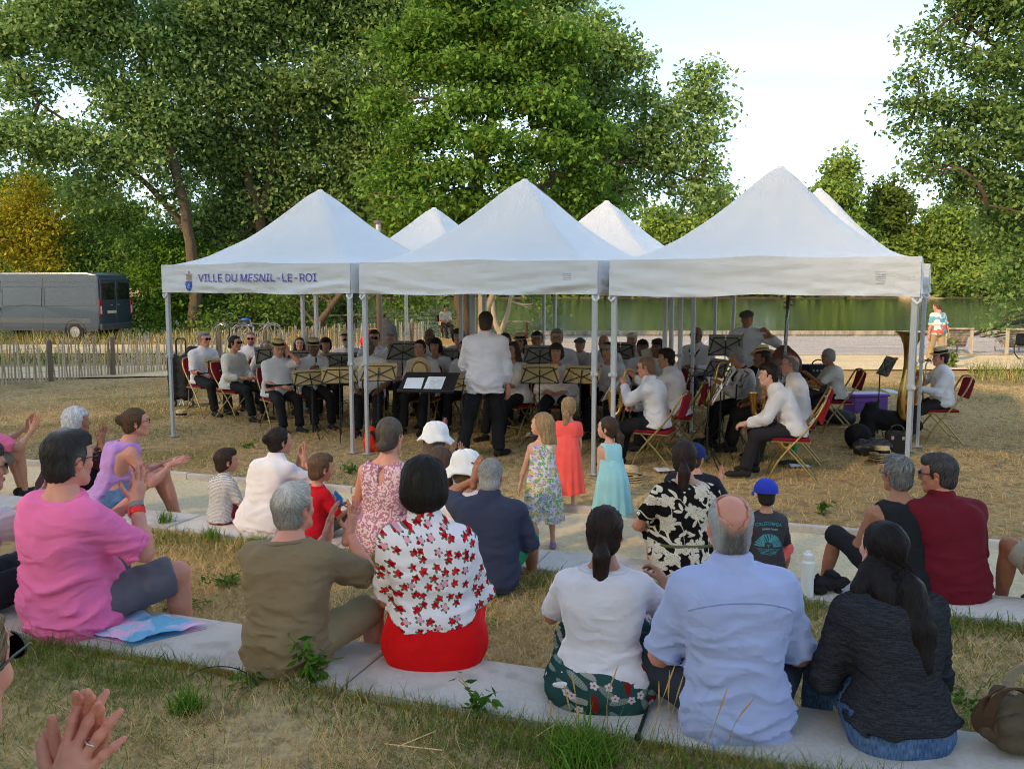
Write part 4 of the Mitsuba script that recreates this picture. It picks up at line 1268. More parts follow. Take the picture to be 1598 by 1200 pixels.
def person(label, po, loc, yaw, step=.02, fine=0, skin=(.45, .27, .19), hair=None, shirt=None, pants=None, dress=None, shoes=(.015, .014, .014), group=None, seed=0, name='person', **opt):
 """One person: the body, with hair and clothes as parts. Colours are per vertex."""
 key = thing(name, label, 'person', group)
 S = po.S
 M = mat(loc, yaw, 0, 0, S)
 rng = np.random.default_rng(seed + 17)
 step = step / S
 if hair:
  opt = dict(opt, hair=hair.get('color', (.05, .03, .02)))
 if pants and pants.get('leg', 1) > 1.8 and shoes is not None and not pants.get('skirt'):
  opt['covered'] = True
 v, f, c = body_mesh(po, step * {2: 1.6, 1: 1.5, 0: 1.3}[fine], fine, skin, opt)
 put('body', (xf(M, v), f), 'skin', key, smooth=True, color=c)
 W = lambda m: (xf(M, m[0]), m[1])
 def cloth(nm, m, spec, sub=None):
  k = len(scene)
  cloth_(nm, m, spec, sub)
  if sub == 'bands' and fine and spec.get('bsdf', 'cloth') == 'cloth':
   host = list(scene)[k]
   for b, mm in bands(po, m[0], spec):
    put(b, W(mm), 'cloth', host, smooth=True, color=np.asarray(spec.get('color', (.5, .5, .5))) * .86)
 def cloth_(nm, m, spec, sub=None):
  v, f = m
  col = np.asarray(spec.get('color', (.5, .5, .5)), float)
  bs = spec.get('bsdf', 'cloth')
  if bs == 'cloth':
   n = meshkit.fbm(v * 9 + seed, 3, seed)[:, None]
   put(nm, W(m), bs, key, smooth=True, color=col * (.88 + .24 * n), label=spec.get('label'))
  else:
   a = np.arctan2(v[:, 0], -v[:, 1])
   uv = np.stack([v[:, 0] + .35 * v[:, 1], v[:, 2] + 5], -1) if not spec.get('wrap') else np.stack([a * .16, v[:, 2] + 5], -1)
   put(nm, W(m), bs, key, smooth=True, uv=uv, label=spec.get('label'))
 only = lambda d, *no: {k: x for k, x in d.items() if k not in ('color', 'bsdf', 'label', 'name', 'wrap', *no)}
 if pants:
  cloth(pants.get('name', 'trousers'), pants_mesh(po, step * 1.35 * pants.get('coarse', 1.0), seed + 2, **only(pants, 'coarse')), pants)
 if shirt:
  cloth(shirt.get('name', 'shirt'), shirt_mesh(po, step * (.85 if fine == 2 else 1), seed + 1, **only(shirt)), shirt, 'bands')
 if dress:
  cloth('dress', dress_mesh(po, step, seed + 3, **only(dress)), dress)
 if shoes is not None:
  for q in 'lr':
   t = foot_dir(po, q, opt)
   sc = {'man': 1.0, 'woman': .9, 'child': .92}[po.kind]
   Ms = np.eye(4)
   Ms[:3, 0], Ms[:3, 1], Ms[:3, 2] = np.array([t[1], -t[0], 0]) * sc, t * sc, np.array([0, 0, 1]) * sc
   Ms[:3, 3] = po.an[q] - np.array([0, 0, .078]) + t * .012
   put('shoe', W((xf(Ms, _shoe[0]), _shoe[1])), 'rubber', key, smooth=True, color=shoes)
 H = M @ po.headM()
 if hair:
  style = hair['style']
  hk = ('hair', style, fine, hair.get('thick', 1.0), hair.get('seed', 1) if fine == 2 else 1)
  if hk not in _heads:
   _heads[hk] = hair_mesh(style, {2: .0064, 1: .0088, 0: .0150 if style in ('crop', 'short', 'ring') else .0118}[fine] , hk[4], hk[3])
  v, f = _heads[hk]
  base = np.asarray(hair['color'], float)
  alt = np.asarray(hair.get('alt', base * 1.5), float)
  hn = hair_noise(v, {'bob': 'flow', 'curly': 'flow'}.get(style, style), 3)
  w = np.clip((hn - .35) * 2.2, 0, 1)[:, None] * hair.get('mix', .5)
  if hair.get('patch') is not None:
   pw = np.clip(hair['patch'](v), 0, 1)[:, None]
   w = np.clip(w * .5 + pw, 0, 1)
  col = base * (1 - w) + alt * w
  def rim(p, c):
   if style != 'ring':
    return c
   e = (p[:, 0] / .056) ** 2 + ((p[:, 1] + .062) / .09) ** 2 + ((p[:, 2] - .098) / .088) ** 2 + .5 * (meshkit.fbm(p * 60, 2, 4) - .5)
   w = np.clip((1.75 - e) / .7, 0, .8)[:, None]
   return c * (1 - w) + np.asarray(skin) * w
  V, Fc, C = [v], [f], [rim(v, col)]
  if fine >= 1 and style != 'none':
   n = hair.get('strands', 3800 if fine == 2 else 800)
   ln = hair.get('length', {'short': .035, 'crop': .016, 'ring': .022, 'curly': .03}.get(style, .07))
   sv, sf, sid = strands(v, f, style, n, ln, hair.get('width', .0009 if fine == 2 else .0017), rng, hair.get('lift', .0012 if style in ('short', 'crop', 'ring', 'curly', 'puff', 'bob') else .0006), hair.get('wild', .14 if style in ('short', 'crop', 'ring', 'curly', 'puff') else .06))
   rnd = rng.random(n)[sid][:, None]
   near = np.clip(rnd * 1.0, 0, 1) * hair.get('mix', .5) * 1.3
   if hair.get('patch') is not None:
    pw = np.clip(hair['patch'](sv), 0, 1)[:, None]
    near = np.clip(near * .5 + pw * (.7 + .6 * rnd), 0, 1)
   V.append(sv)
   Fc.append(sf + len(v))
   C.append(rim(sv, (base * (1 - near) + alt * near) * (.8 + .5 * rng.random(n)[sid][:, None])))
  put('hair', (xf(H, np.vstack(V)), np.vstack(Fc)), 'hair', key, smooth=True, color=np.vstack(C))
 if opt.get('hat') == 'boater':
  hm = H @ mat((0, -.006, .078 + opt.get('hat_z', 0)), 0, opt.get('hat_pitch', -4), opt.get('hat_roll', 0))
  boater(key, hm)
 if opt.get('hat') == 'cap':
  cap_on(key, H @ mat((0, 0, .004), scale=1.14), opt.get('cap_color', (.02, .04, .3)), opt.get('cap_front'), back=opt.get('cap_back', False))
 if opt.get('hat') == 'flatcap':
  v, f = lathe([(0, .118), (.05, .115), (.088, .098), (.106, .07), (.104, .052), (.088, .048)], 24)
  v[:, 1] = v[:, 1] * 1.12 + .008
  put('cap', (xf(H, v), f), 'cloth', key, smooth=True, color=opt.get('cap_color', (.1, .1, .11)))
 if opt.get('hat') == 'sunhat':
  prof = [(0, .135), (.04, .131), (.078, .112), (.098, .075), (.102, .04), (.108, .022), (.128, .004), (.146, -.022), (.140, -.03), (.104, .004)]
  v, f = lathe(prof, 40)
  a = np.arctan2(v[:, 1], v[:, 0])
  r = np.hypot(v[:, 0], v[:, 1])
  v[:, 2] += .012 * np.sin(a * 5 + seed) * np.clip((r - .1) / .04, 0, 1) + .005 * np.sin(a * 9 + v[:, 2] * 60)
  v[:, :2] *= (1 + .03 * np.sin(a * 7 + v[:, 2] * 40 + seed))[:, None]
  v[:, 1] *= 1.1
  put('sun_hat', (xf(H @ mat((0, -.012, .004), 0, -10, 0, 1.12), v), f), 'cloth', key, smooth=True, color=(.72, .72, .72))
 if opt.get('sunglasses'):
  glasses(key, H, dark=True, up=opt['sunglasses'] == 'up', wide=opt.get('wide', 1.0))
 if opt.get('glasses'):
  glasses(key, H, dark=False)
 if opt.get('strap'):
  nb = po.P(.985)
  r = .085
  pts = [po.P(.60) + np.array([.0, .155, 0]), po.P(.86) + np.array([.075, .10, 0]), nb + np.array([.078, .0, .0]), nb + np.array([0, -.075, .022]), nb + np.array([-.078, .0, 0]), po.P(.86) + np.array([-.075, .10, 0]), po.P(.60) + np.array([-.0, .155, 0])]
  p = spline(pts, 30)
  put('neck_strap', (xf(M, tube(p, .012, 6)[0]), tube(p, .012, 6)[1]), 'rubber', key, smooth=True, color=(.012, .012, .013))
 return key, M
def glasses(key, H, dark=True, up=False, wide=1.0):
 if up:
  H = H @ mat((0, .004, .095), 0, 62) @ mat((0, -.10, .0))
  H = H @ mat((0, .012, 0))
 mb, fr = MB(), MB()
 for s in (-1, 1):
  a = np.linspace(0, 2 * np.pi, 20)
  ring = np.stack([.032 * s * wide + .025 * wide * np.cos(a) * (1 - .1 * np.sin(a)), .104 - .010 * np.abs(np.cos(a)) * (np.cos(a) * s > 0), .012 + .018 * wide * np.sin(a)], -1)
  fr.tube(ring, .0020, (.012, .010, .010), 6, cap=False)
  c = ring.mean(0)
  vv = np.vstack([ring, [c + (0, .003, 0)]])
  ff = np.array([[i, (i + 1) % 20, 20] for i in range(20)])
  mb.add(vv, ff)
  mb.add(vv - (0, .002, 0), ff[:, ::-1])
  fr.tube([(.062 * s * wide, .096, .018), (.078 * s, .04, .016), (.083 * s, -.012, .008), (.082 * s, -.03, -.012)], .0022, (.012, .010, .010), 6)
 fr.tube([(-.010, .108, .016), (0, .110, .020), (.010, .108, .016)], .0028, (.012, .010, .010), 6)
 k = fr.put('sunglasses' if dark else 'glasses', 'satin', key, smooth=True, M=H)
 if dark:
  mb.put('lens', 'glass_dark', k, M=H)
 return k
def cap_on(key, H, col, front=None, back=False, name='cap', loose=False):
 """A baseball cap; the peak points along +y of H."""
 n = 30
 th = np.linspace(0, np.pi / 2, 10)
 R = H
 prof = [(.0, .118)] + [(.092 * math.sin(t), .030 + .088 * math.cos(t)) for t in th[1:]] + [(.0925, .012)]
 v, f = lathe(prof, n)
 a = np.arctan2(v[:, 0], v[:, 1])
 v[:, 1] = v[:, 1] * 1.14 - .012
 seam = np.abs(np.cos(a * 3)) ** 40
 v[:, :2] *= (1 - .012 * seam)[:, None]
 c = np.broadcast_to(np.asarray(col, float), (len(v), 3)).copy()
 if front is not None:
  c[(np.abs(a) < .85) & (v[:, 2] > .02)] = front
 k = put(name, (xf(R, v), f), 'cloth', key, smooth=True, color=c) if key else put(name, (xf(R, v), f), 'cloth', smooth=True, color=c)
 u, w = np.meshgrid(np.linspace(-1.05, 1.05, 15), np.linspace(0, 1, 6), indexing='ij')
 rr = .090 + w * .075 * np.clip(1.15 - np.abs(u) ** 2.2, 0, 1)
 P = np.stack([np.sin(u) * rr, np.cos(u) * rr * 1.12 - .010 + .0, .020 - .10 * w ** 1.4 * .25 - .02 * u ** 2 * w], -1)
 v1, f1 = grid_mesh(P)
 v2 = v1 - np.array([0, 0, .004])
 put('peak', (xf(R, np.vstack([v1, v2])), np.vstack([f1[:, ::-1], f1 + len(v1)])), 'cloth', k, smooth=40, color=col)
 b, fb = tube([(0, 0, .116), (0, 0, .124)], [.009, .006], 8)
 put('button', (xf(R, b), fb), 'cloth', k, smooth=True, color=np.asarray(col) * .8)
 return k
 # ---------------------------------------------------------------- printed cloths
def L(*c):
 return mi.Color3f(*[float(x) for x in lin(*c)])
def pick(a, b, t):
 return dr.select(t, mi.Color3f(b), mi.Color3f(a))
def vor(x, y, jit=.8):
 """(dx, dy, random 1, random 2) to the nearest of the jittered cell centres."""
 bx, by, br, bq, bd = mi.Float(0), mi.Float(0), mi.Float(0), mi.Float(0), mi.Float(9)
 for a in (-1, 0, 1):
  for b in (-1, 0, 1):
   cx, cy = dr.floor(x) + a, dr.floor(y) + b
   dx = x - (cx + .5 + (cell_rand(cx, cy, 1) - .5) * jit)
   dy = y - (cy + .5 + (cell_rand(cx, cy, 2) - .5) * jit)
   d = dx * dx + dy * dy
   m = d < bd
   bx, by, bd = dr.select(m, dx, bx), dr.select(m, dy, by), dr.select(m, d, bd)
   br, bq = dr.select(m, cell_rand(cx, cy, 3), br), dr.select(m, cell_rand(cx, cy, 4), bq)
 return bx, by, br, bq
def flower(dx, dy, ph, n, depth):
 r, a = dr.sqrt(dx * dx + dy * dy), dr.atan2(dy, dx)
 return r / (1 - depth + depth * dr.abs(dr.cos(a * n * .5 + ph * 6)))
def roses(p, n, uv):
 x, y = uv.x * 22, uv.y * 22
 dx, dy, r, q = vor(x, y, .75)
 wob = pnoise(x * 3.5, y * 3.5, 3) * .12
 lf = flower(dx, dy, r, 5, .72)
 c = pick(L(232, 222, 226), L(96, 112, 84), (lf + wob < .50) & (q > .12))
 f = flower(dx - .06, dy - .05, q, 3, .22) + wob
 red = mix(L(150, 16, 34), L(222, 40, 46), smoothstep(.3, .75, pnoise(x * 5, y * 5, 1)))
 c = pick(c, pick(L(226, 160, 178), red, r > .22), (f < .33) & (q > .12))
 f2 = flower(dx + .24, dy + .16, r, 3, .2) + wob
 return pick(c, red, (f2 < .20) & (q > .45))
def black_floral(p, n, uv):
 x, y = uv.x * 10.5, uv.y * 10.5
 w = pfbm(x * .8, y * .8, 1, 2) - .5
 dx, dy, r, q = vor(x + w * .5, y, .8)
 f = flower(dx, dy, q, 5, .42)
 line = dr.abs(pfbm(x * .9 + 5, y * .6, 2, 2) - .5)
 dx2, dy2, r2, q2 = vor(x * 1.9 + 3, y * 1.9, .9)
 a = q2 * 6.28
 lx, ly = dx2 * dr.cos(a) + dy2 * dr.sin(a), -dx2 * dr.sin(a) + dy2 * dr.cos(a)
 leaf = (dr.square(lx / .52) + dr.square(ly / .20) < 1) & (r2 > .35)
 on = (f < .44) & (r > .2)
 vein = dr.abs(dr.sin(dr.atan2(dy, dx) * 10)) < .18
 c = pick((.012, .011, .012), L(208, 200, 184), on | leaf | (line < .016))
 return pick(c, (.10, .095, .085), on & vein & (f > .12)) * (.9 + .2 * pnoise(x * 4, y * 4, 1))
def tropical(p, n, uv):
 x, y = uv.x * 12, uv.y * 14
 dx, dy, r, q = vor(x, y, .9)
 a = r * 6.28
 lx, ly = dx * dr.cos(a) + dy * dr.sin(a), -dx * dr.sin(a) + dy * dr.cos(a)
 base = mix(L(28, 52, 52), L(52, 82, 82), pfbm(x, y, 1, 2))
 leaf = dr.square(lx / .60) + dr.square(ly / .20) < 1
 lc = mix(L(104, 128, 118), L(150, 148, 138), q)
 lc = pick(lc, L(120, 38, 34), (q > .62) & (q < .84))
 c = pick(base, lc, leaf)
 c = pick(c, base * .7, leaf & (dr.abs(dr.sin(lx * 34)) < .25) & (q < .6))
 ex, ey, r2, q2 = vor(x * 1.4 + 7, y * 1.4, .8)
 f = flower(ex, ey, q2, 5, .4)
 c = pick(c, L(202, 184, 188), (f < .34) & (r2 > .68))
 return pick(c, L(140, 60, 52), (f < .09) & (r2 > .68))
def stripes(p, n, uv):
 t = uv.y * 62
 d = dr.abs(t - dr.floor(t) - .5)
 return pick(L(214, 208, 206), L(96, 92, 104), d < .16) * (.92 + .16 * pnoise(uv.x * 60, uv.y * 60, 1))
def child_floral(p, n, uv):
 x, y = uv.x * 20, uv.y * 20
 dx, dy, r, q = vor(x, y, .9)
 f = flower(dx, dy, q, 4, .35)
 c = L(206, 206, 206)
 col = pick(pick(L(120, 172, 120), L(200, 178, 120), r > .34), L(170, 152, 200), r > .66)
 c = pick(c, col, f < .55)
 ex, ey, r2, q2 = vor(x * 1.7 + 4, y * 1.7, .9)
 c = pick(c, pick(L(70, 140, 84), L(224, 190, 190), r2 > .5), flower(ex, ey, r2, 3, .5) < .30)
 return c
def pink_print(p, n, uv):
 d = pnoise(uv.x * 130, uv.y * 130, 1)
 return mix(L(176, 122, 140), L(226, 196, 200), smoothstep(.42, .6, d))
def hawaiian(p, n, uv):
 x, y = uv.x * 8, uv.y * 8
 n1, n2 = pfbm(x, y, 1, 2), pfbm(x * 1.6 + 9, y * 1.6, 4, 2)
 c = mix(L(70, 140, 170), L(120, 180, 205), n1)
 c = mix(c, L(226, 226, 220), smoothstep(.52, .58, n2))
 return mix(c, L(226, 110, 84), smoothstep(.55, .6, n1) * dr.select(uv.y < 6.06, 1.0, 0.0))
def denim_color(p, n, uv):
 w = pnoise(p.x * 260, p.y * 260, p.z * 60)
 return mix(L(58, 82, 122), L(112, 138, 172), smoothstep(.2, .85, w * .45 + pfbm(p.x * 9, p.y * 9, p.z * 9, 3) * .55))
def heather(p, n, uv):
 w = pnoise(p.x * 50, p.y * 50, p.z * 330)
 return mix(L(40, 40, 44), L(64, 64, 69), smoothstep(.2, .85, w * .6 + pnoise(p.x * 260, p.y * 260, p.z * 260) * .4))
for nm, fn in (('roses', roses), ('black_floral', black_floral), ('tropical', tropical), ('stripes', stripes), ('child_floral', child_floral), ('pink_print', pink_print), ('hawaiian', hawaiian), ('denim', denim_color), ('heather', heather)):
 scene[nm] = two({'type': 'diffuse', 'reflectance': proc(fn)})
 # ---------------------------------------------------------------- the audience
SKIN = dict(fair=lin(205, 155, 132), mid=lin(188, 134, 108), tan=lin(166, 112, 86), red=lin(206, 142, 120), deep=lin(120, 80, 60), light=lin(214, 166, 146))
def fwd(yaw):
 a = math.radians(yaw)
 return np.array([-math.sin(a), math.cos(a), 0])
def solve(make, base, yaw, ytop, extra=.0, S0=1.0):
 """Size at which the top of the head reaches the photograph's row."""
 S = S0
 for _ in range(3):
  po = make(S)
  h = po.headpos + np.array([0, 0, .118 * po.hs + extra])
  w = base + mat((0, 0, 0), yaw)[:3, :3] @ (h * S)
  ztop = EYE - w[1] * math.tan(math.atan((ytop - 600) / F_PX) + PITCH)
  S *= (ztop - base[2]) / (w[2] - base[2])
 return S
def seated(label, kind, px, py, z, ytop, yaw, ahead=.13, extra=.012, S=None, group=None, step=.011, fine=2, ground=None, pose=None, hx=None, **kw):
 pose = dict(pose or {})
 base = at(px, py, z) + fwd(yaw) * ahead
 g = ground if ground is not None else (.12 if z > .4 else .0)
 mk = lambda S: Pose(kind, S, drop=(z - g) / S, **pose)
 S = S or solve(mk, base, yaw, ytop, extra)
 po = mk(S)
 if hx is not None:
  w = base + mat((0, 0, 0), yaw)[:3, :3] @ (po.headpos * S)
  base = base + BU * ((hx - 799) / F_PX * (w[1] * CP - (w[2] - EYE) * SP) - w[0])
 key, M = person(label, po, base, yaw, step, fine, group=group, **kw)
 if DEBUG:
  print(key, 'S', round(S, 3), 'd', round(base[1], 2), label[:40])
 return key, M, po
DEBUG = False
BACK, FRONT = 'spectators on the near bench', 'spectators on the low front bench'
grey = lambda **k: {**dict(style='short', color=(.12, .11, .105), alt=(.62, .55, .48), mix=.85, thick=1.1), **k}
seated('man in a pale grey shirt and sunglasses cut off by the left edge, clapping', 'man', -62, 985, Z2, 672, -32, hx=-42, S=1.0, group=None, skin=SKIN['mid'],
 pose=dict(lean=(8, 18), hand_r=(.16, .46, .58), hand_l=(.02, .48, .56), hr='clap', hl='clap', look=(-14, -4, 0), fr=(0, .4, 1), fl=(.1, .4, 1)),
 hair=grey(color=(.03, .025, .02), alt=(.08, .07, .06)), shirt=dict(color=lin(196, 190, 190), sleeve=.45, hem=-.14), pants=dict(color=(.02, .022, .03), leg=1.9), sunglasses=True, seed=31)
k, M, po = seated('heavy man in a pink t-shirt and grey cargo shorts, clapping with a red wristband', 'man', 112, 1001, Z2, 676, -30, hx=94, ahead=.15, skin=SKIN['red'],
 pose=dict(lean=(-4, 6), girth=1.04, belly=.09, hips=1.0, shoulders=.96, hand_r=(.15, .26, .52), hand_l=(.0, .36, .50), elbow_r=(.5, -.3, -.8), hr='clap', hl='open', look=(2, -4, 0), knee_r=(.35, .6, 1), foot_r=(.22, .44, -.31), foot_l=(-.22, .46, -.31), fr=(.05, .25, 1), fl=(.15, .25, 1), pr=(-1, .3, .1), pl=(1, .2, 0)),
 hair=grey(color=(.022, .018, .016), alt=(.30, .29, .28), mix=.12, patch=lambda v: np.exp(-((v[:, 0]) / .03) ** 2 - ((v[:, 1] + .02) / .05) ** 2) * (v[:, 2] > .1) * .8 + np.clip((abs(v[:, 0]) - .05) / .05, 0, 1) * np.clip((v[:, 1] + .06) / .06, 0, 1) * np.clip((.07 - v[:, 2]) / .06, 0, 1) * .6),
 shirt=dict(color=lin(232, 112, 164), sleeve=.44, hem=-.20, wide=.03, fold=.020), pants=dict(color=lin(98, 94, 104), leg=.93, flare=.018, coarse=1.1, name='cargo_shorts'), glasses=True, seed=32)
w = po.wr['r'] * .93 + po.el['r'] * .07
d = po.el['r'] - po.wr['r']
d /= np.linalg.norm(d)
v, f = tube([po.wr['r'] + d * .03, po.wr['r'] + d * .055], .0345, 16)
put('wristband', (xf(M, v), f), 'rubber', k, smooth=40, color=lin(226, 48, 52))
v, f = tube([po.wr['r'] + d * .002, po.wr['r'] + d * .024], .0325, 16)
wk = put('watch', (xf(M, v), f), 'rubber', k, smooth=40, color=(.2, .21, .22))
k, M, po = seated('grey haired man in an olive brown t-shirt and khaki shorts, clapping', 'man', 452, 1062, Z2, 756, -10, hx=456, ahead=.14, skin=SKIN['red'],
 pose=dict(lean=(4, 26), side=-3, girth=.97, belly=.04, shoulders=.96, hand_r=(.19, .36, .56), hand_l=(.06, .40, .53), elbow_r=(.6, .1, -.8), hr='spread', hl='flat', look=(-20, 6, 0), fr=(.25, .15, 1), fl=(.1, .2, 1), pr=(-.9, .5, .2), pl=(1, .2, 0),
 knee_r=(.45, .6, 1), foot_r=(.30, .40, -.31), foot_l=(-.2, .5, -.31)),
 hair=grey(patch=lambda v: np.clip((v[:, 2] - .02) / .08, 0, 1) * .5 + np.exp(-((v[:, 0] - .01) / .035) ** 2 - ((v[:, 1] + .06) / .05) ** 2) * .3), shirt=dict(color=lin(126, 108, 82), sleeve=.46, hem=-.19, wide=.022, fold=.021), pants=dict(color=lin(136, 122, 92), leg=.95, flare=.012, coarse=1.1, name='shorts'), seed=33)
k, M, po = seated('black haired woman in a white blouse printed with red roses and a red skirt', 'woman', 676, 1047, Z2, 706, 2, ahead=.15, extra=.03, skin=SKIN['mid'],
 pose=dict(lean=(3, 12), side=-5, girth=1.03, hips=1.08, shoulders=.90, hand_r=(.10, .34, .20), hand_l=(-.10, .34, .20), elbow_r=(.45, -.4, -.8), elbow_l=(-.45, -.4, -.8)),
 hair=dict(style='bob', color=(.010, .008, .007), alt=(.035, .026, .02), mix=.4, thick=.98, length=.075, wild=.10), pants=dict(color=lin(214, 6, 12), leg=.9, skirt=1, waist=.16, off=.016, fold=.006, name='skirt'),
 shirt=dict(bsdf='roses', sleeve=.58, puff=.016, hem=.10, wide=.014, fold=.015, name='blouse', hem_curve=.06, collar=True), seed=34)
k, M, po = seated('woman in a white t-shirt and leafy skirt with a ponytail, sunglasses on her head', 'woman', 916, 1112, Z2, 786, -10, hx=945, ahead=.15, skin=SKIN['tan'],
 pose=dict(lean=(5, 16), girth=1.12, hips=1.08, shoulders=1.02, hand_r=(.26, .36, .42), hand_l=(-.10, .40, .36), elbow_r=(.7, -.3, -.7), elbow_l=(-.7, -.3, -.7), look=(-4, 2, 0), knee_r=(.3, .6, 1), foot_r=(.22, .45, -.3)),
 hair=dict(style='pony', color=(.016, .009, .007), alt=(.05, .026, .016), mix=.5, length=.10), pants=dict(bsdf='tropical', leg=.85, skirt=1, waist=.14, off=.022, flare=.02, fold=.016, name='skirt'),
 shirt=dict(color=lin(214, 206, 212), sleeve=.40, hem=-.04, wide=.006, off=.011, fold=.012, name='t_shirt'), sunglasses='up', seed=35)
ring_patch = lambda v: np.clip((v[:, 2] + .02) / .06, 0, 1) * .4 + np.clip((abs(v[:, 0]) - .03) / .03, 0, 1) * .8
k, M, po = seated('balding man in a light blue short sleeved shirt and dark shorts', 'man', 1142, 1160, Z2, 771, 0, hx=1138, ahead=.14, extra=.004, skin=SKIN['red'],
 pose=dict(lean=(7, 20), girth=.90, belly=.06, shoulders=.93, hand_r=(.16, .34, .26), hand_l=(-.16, .34, .26), elbow_r=(.5, -.35, -.8), elbow_l=(-.5, -.35, -.8), look=(-2, 2, 0), foot_l=(-.34, .46, -.3), foot_r=(.30, .46, -.3), knee_l=(-.6, .6, 1), knee_r=(.5, .6, 1)),
 hair=dict(style='ring', color=(.09, .075, .065), alt=(.40, .39, .38), mix=.5, patch=ring_patch, strands=2880), shirt=dict(color=lin(166, 174, 212), sleeve=.47, hem=-.235, wide=.016, off=.018, low_w=.03, fold=.016, collar=True), bald=True,
 pants=dict(color=lin(44, 48, 58), leg=.95, flare=.012, coarse=1.1, name='shorts'), seed=36)
SEAMS = [('balding man in a light blue', 'shirt', M, po, lin(140, 148, 190))]
k, M, po = seated('woman with long loose black hair in a dark grey jumper and blue jeans', 'woman', 1362, 1174, Z2, 806, 2, hx=1372, ahead=.14, skin=SKIN['light'],
 pose=dict(lean=(8, 26), girth=1.04, hips=1.0, shoulders=1.04, hand_r=(.08, .34, .24), hand_l=(-.10, .34, .24), elbow_r=(.4, -.3, -.8), elbow_l=(-.4, -.2, -.8), look=(8, 4, 3)),
 hair=dict(style='longpony', color=(.009, .007, .008), alt=(.030, .018, .014), mix=.5, length=.13, strands=6300, wild=.07), shirt=dict(bsdf='heather', sleeve=.96, hem=-.02, wide=.008, low_w=.02, fold=.016, name='jumper'),
 pants=dict(bsdf='denim', leg=2, waist=.10, off=.014, name='jeans'), seed=37)
SEAMS.append(('woman with long loose black', 'jeans', M, po, lin(52, 70, 104)))
kw = dict(step=.014, fine=1)
seated('person cut off by the left edge on the front bench, hands raised', 'woman', -22, 762, Z1, 640, -40, hx=-30, S=.98, skin=SKIN['mid'], **kw,
 pose=dict(lean=(10, 20), hand_r=(.17, .50, .48), hand_l=(.05, .5, .5), hr='open', hl='open', foot_r=(.12, .42, -.2), foot_l=(-.06, .44, -.2), fr=(.2, .4, 1), fl=(.2, .4, 1)),
 hair=dict(style='bun', color=(.08, .05, .03)), shirt=dict(color=lin(226, 110, 150), sleeve=.4), pants=dict(color=lin(120, 110, 100), leg=.8), seed=41)
seated('white haired woman in a dark burgundy top, clapping beside the woman in lilac', 'woman', 120, 797, Z1, 639, -36, hx=106, skin=SKIN['tan'], **kw,
 pose=dict(lean=(10, 26), girth=1.15, hand_r=(.14, .34, .50), hand_l=(.05, .38, .48), hr='open', hl='flat', look=(-22, 0, 0), fr=(.1, .15, 1), fl=(.1, .2, 1), pr=(-1, .2, 0), pl=(1, .2, 0)),
 hair=dict(style='puff', color=(.46, .45, .44), alt=(.72, .71, .70), mix=.7, strands=1650, length=.05), shirt=dict(color=lin(58, 22, 34), sleeve=.8, fold=.014), pants=dict(color=lin(40, 36, 60), leg=1.9), seed=42)
seated('woman with a brown bun in a sleeveless lilac top and denim shorts', 'woman', 218, 806, Z1, 640, -52, hx=196, skin=SKIN['red'], **kw,
 pose=dict(lean=(14, 26), hand_r=(.16, .44, .34), hand_l=(.05, .46, .34), hr='open', hl='flat', look=(-12, 2, 0), knee_r=(.05, .3, 1), foot_r=(.10, .50, -.2), foot_l=(-.06, .50, -.2), elbow_r=(.5, .1, -.9), fr=(.1, 1, .3), fl=(.1, 1, .3)),
 hair=dict(style='bun', color=(.06, .034, .02), alt=(.12, .07, .04), mix=.6, strands=1650), shirt=dict(color=lin(184, 136, 196), sleeve=0, hem=-.12, wide=.03, fold=.018, neck=.09), pants=dict(bsdf='denim', leg=.42, off=.014, name='shorts'), bare_feet=True, shoes=None, glasses=True, seed=43)
seated('small dark haired boy in a striped polo shirt and raspberry shorts', 'child', 352, 822, Z1, 702, -34, hx=350, ahead=.10, skin=SKIN['mid'], **kw,
 pose=dict(lean=(4, 14), hand_r=(.16, .34, .14), hand_l=(.0, .36, .14), look=(-24, 0, 0), foot_r=(.14, .5, -.32), foot_l=(-.1, .5, -.32)),
 hair=dict(style='short', color=(.025, .016, .012), alt=(.06, .04, .03), mix=.5, strands=1200), shirt=dict(bsdf='stripes', sleeve=.45, hem=-.12, fold=.012, collar=True), pants=dict(color=lin(128, 34, 56), leg=.95, flare=.02), seed=44)
seated('woman with a dark bun in a loose white blouse, hand at her cheek', 'woman', 428, 832, Z1, 668, -30, hx=432, skin=SKIN['mid'], **kw,
 pose=dict(lean=(6, 24), girth=1.2, shoulders=1.06, hand_r=(.16, .30, .52), hand_l=(.06, .34, .50), hr='open', hl='flat', look=(-18, 2, 0), fr=(0, .2, 1), fl=(.05, .2, 1), pr=(-1, .3, 0), pl=(1, .2, 0)),
 hair=dict(style='bun', color=(.012, .009, .008), alt=(.04, .028, .022), mix=.5, strands=1650), shirt=dict(color=lin(222, 214, 216), sleeve=.8, hem=-.18, wide=.03, fold=.02, collar=True, name='blouse'), pants=dict(color=lin(200, 195, 190), leg=1.9), sunglasses='up', seed=45)
seated('small boy in a red t-shirt and grey shorts holding a blue paper', 'child', 502, 848, Z1, 711, -40, hx=497, ahead=.10, skin=SKIN['mid'], **kw,
 pose=dict(lean=(6, 18), hand_r=(.18, .40, .28), hand_l=(.02, .40, .30), hr='grip', hl='grip', look=(-10, -6, 0), knee_r=(.1, .3, 1), foot_r=(.12, .40, -.3), foot_l=(-.1, .42, -.3)),
 hair=dict(style='short', color=(.09, .052, .03), alt=(.17, .10, .06), mix=.6, strands=1200), shirt=dict(color=lin(196, 18, 34), sleeve=.45, hem=-.14, fold=.012), pants=dict(color=lin(96, 92, 92), leg=.95, flare=.015), seed=46)
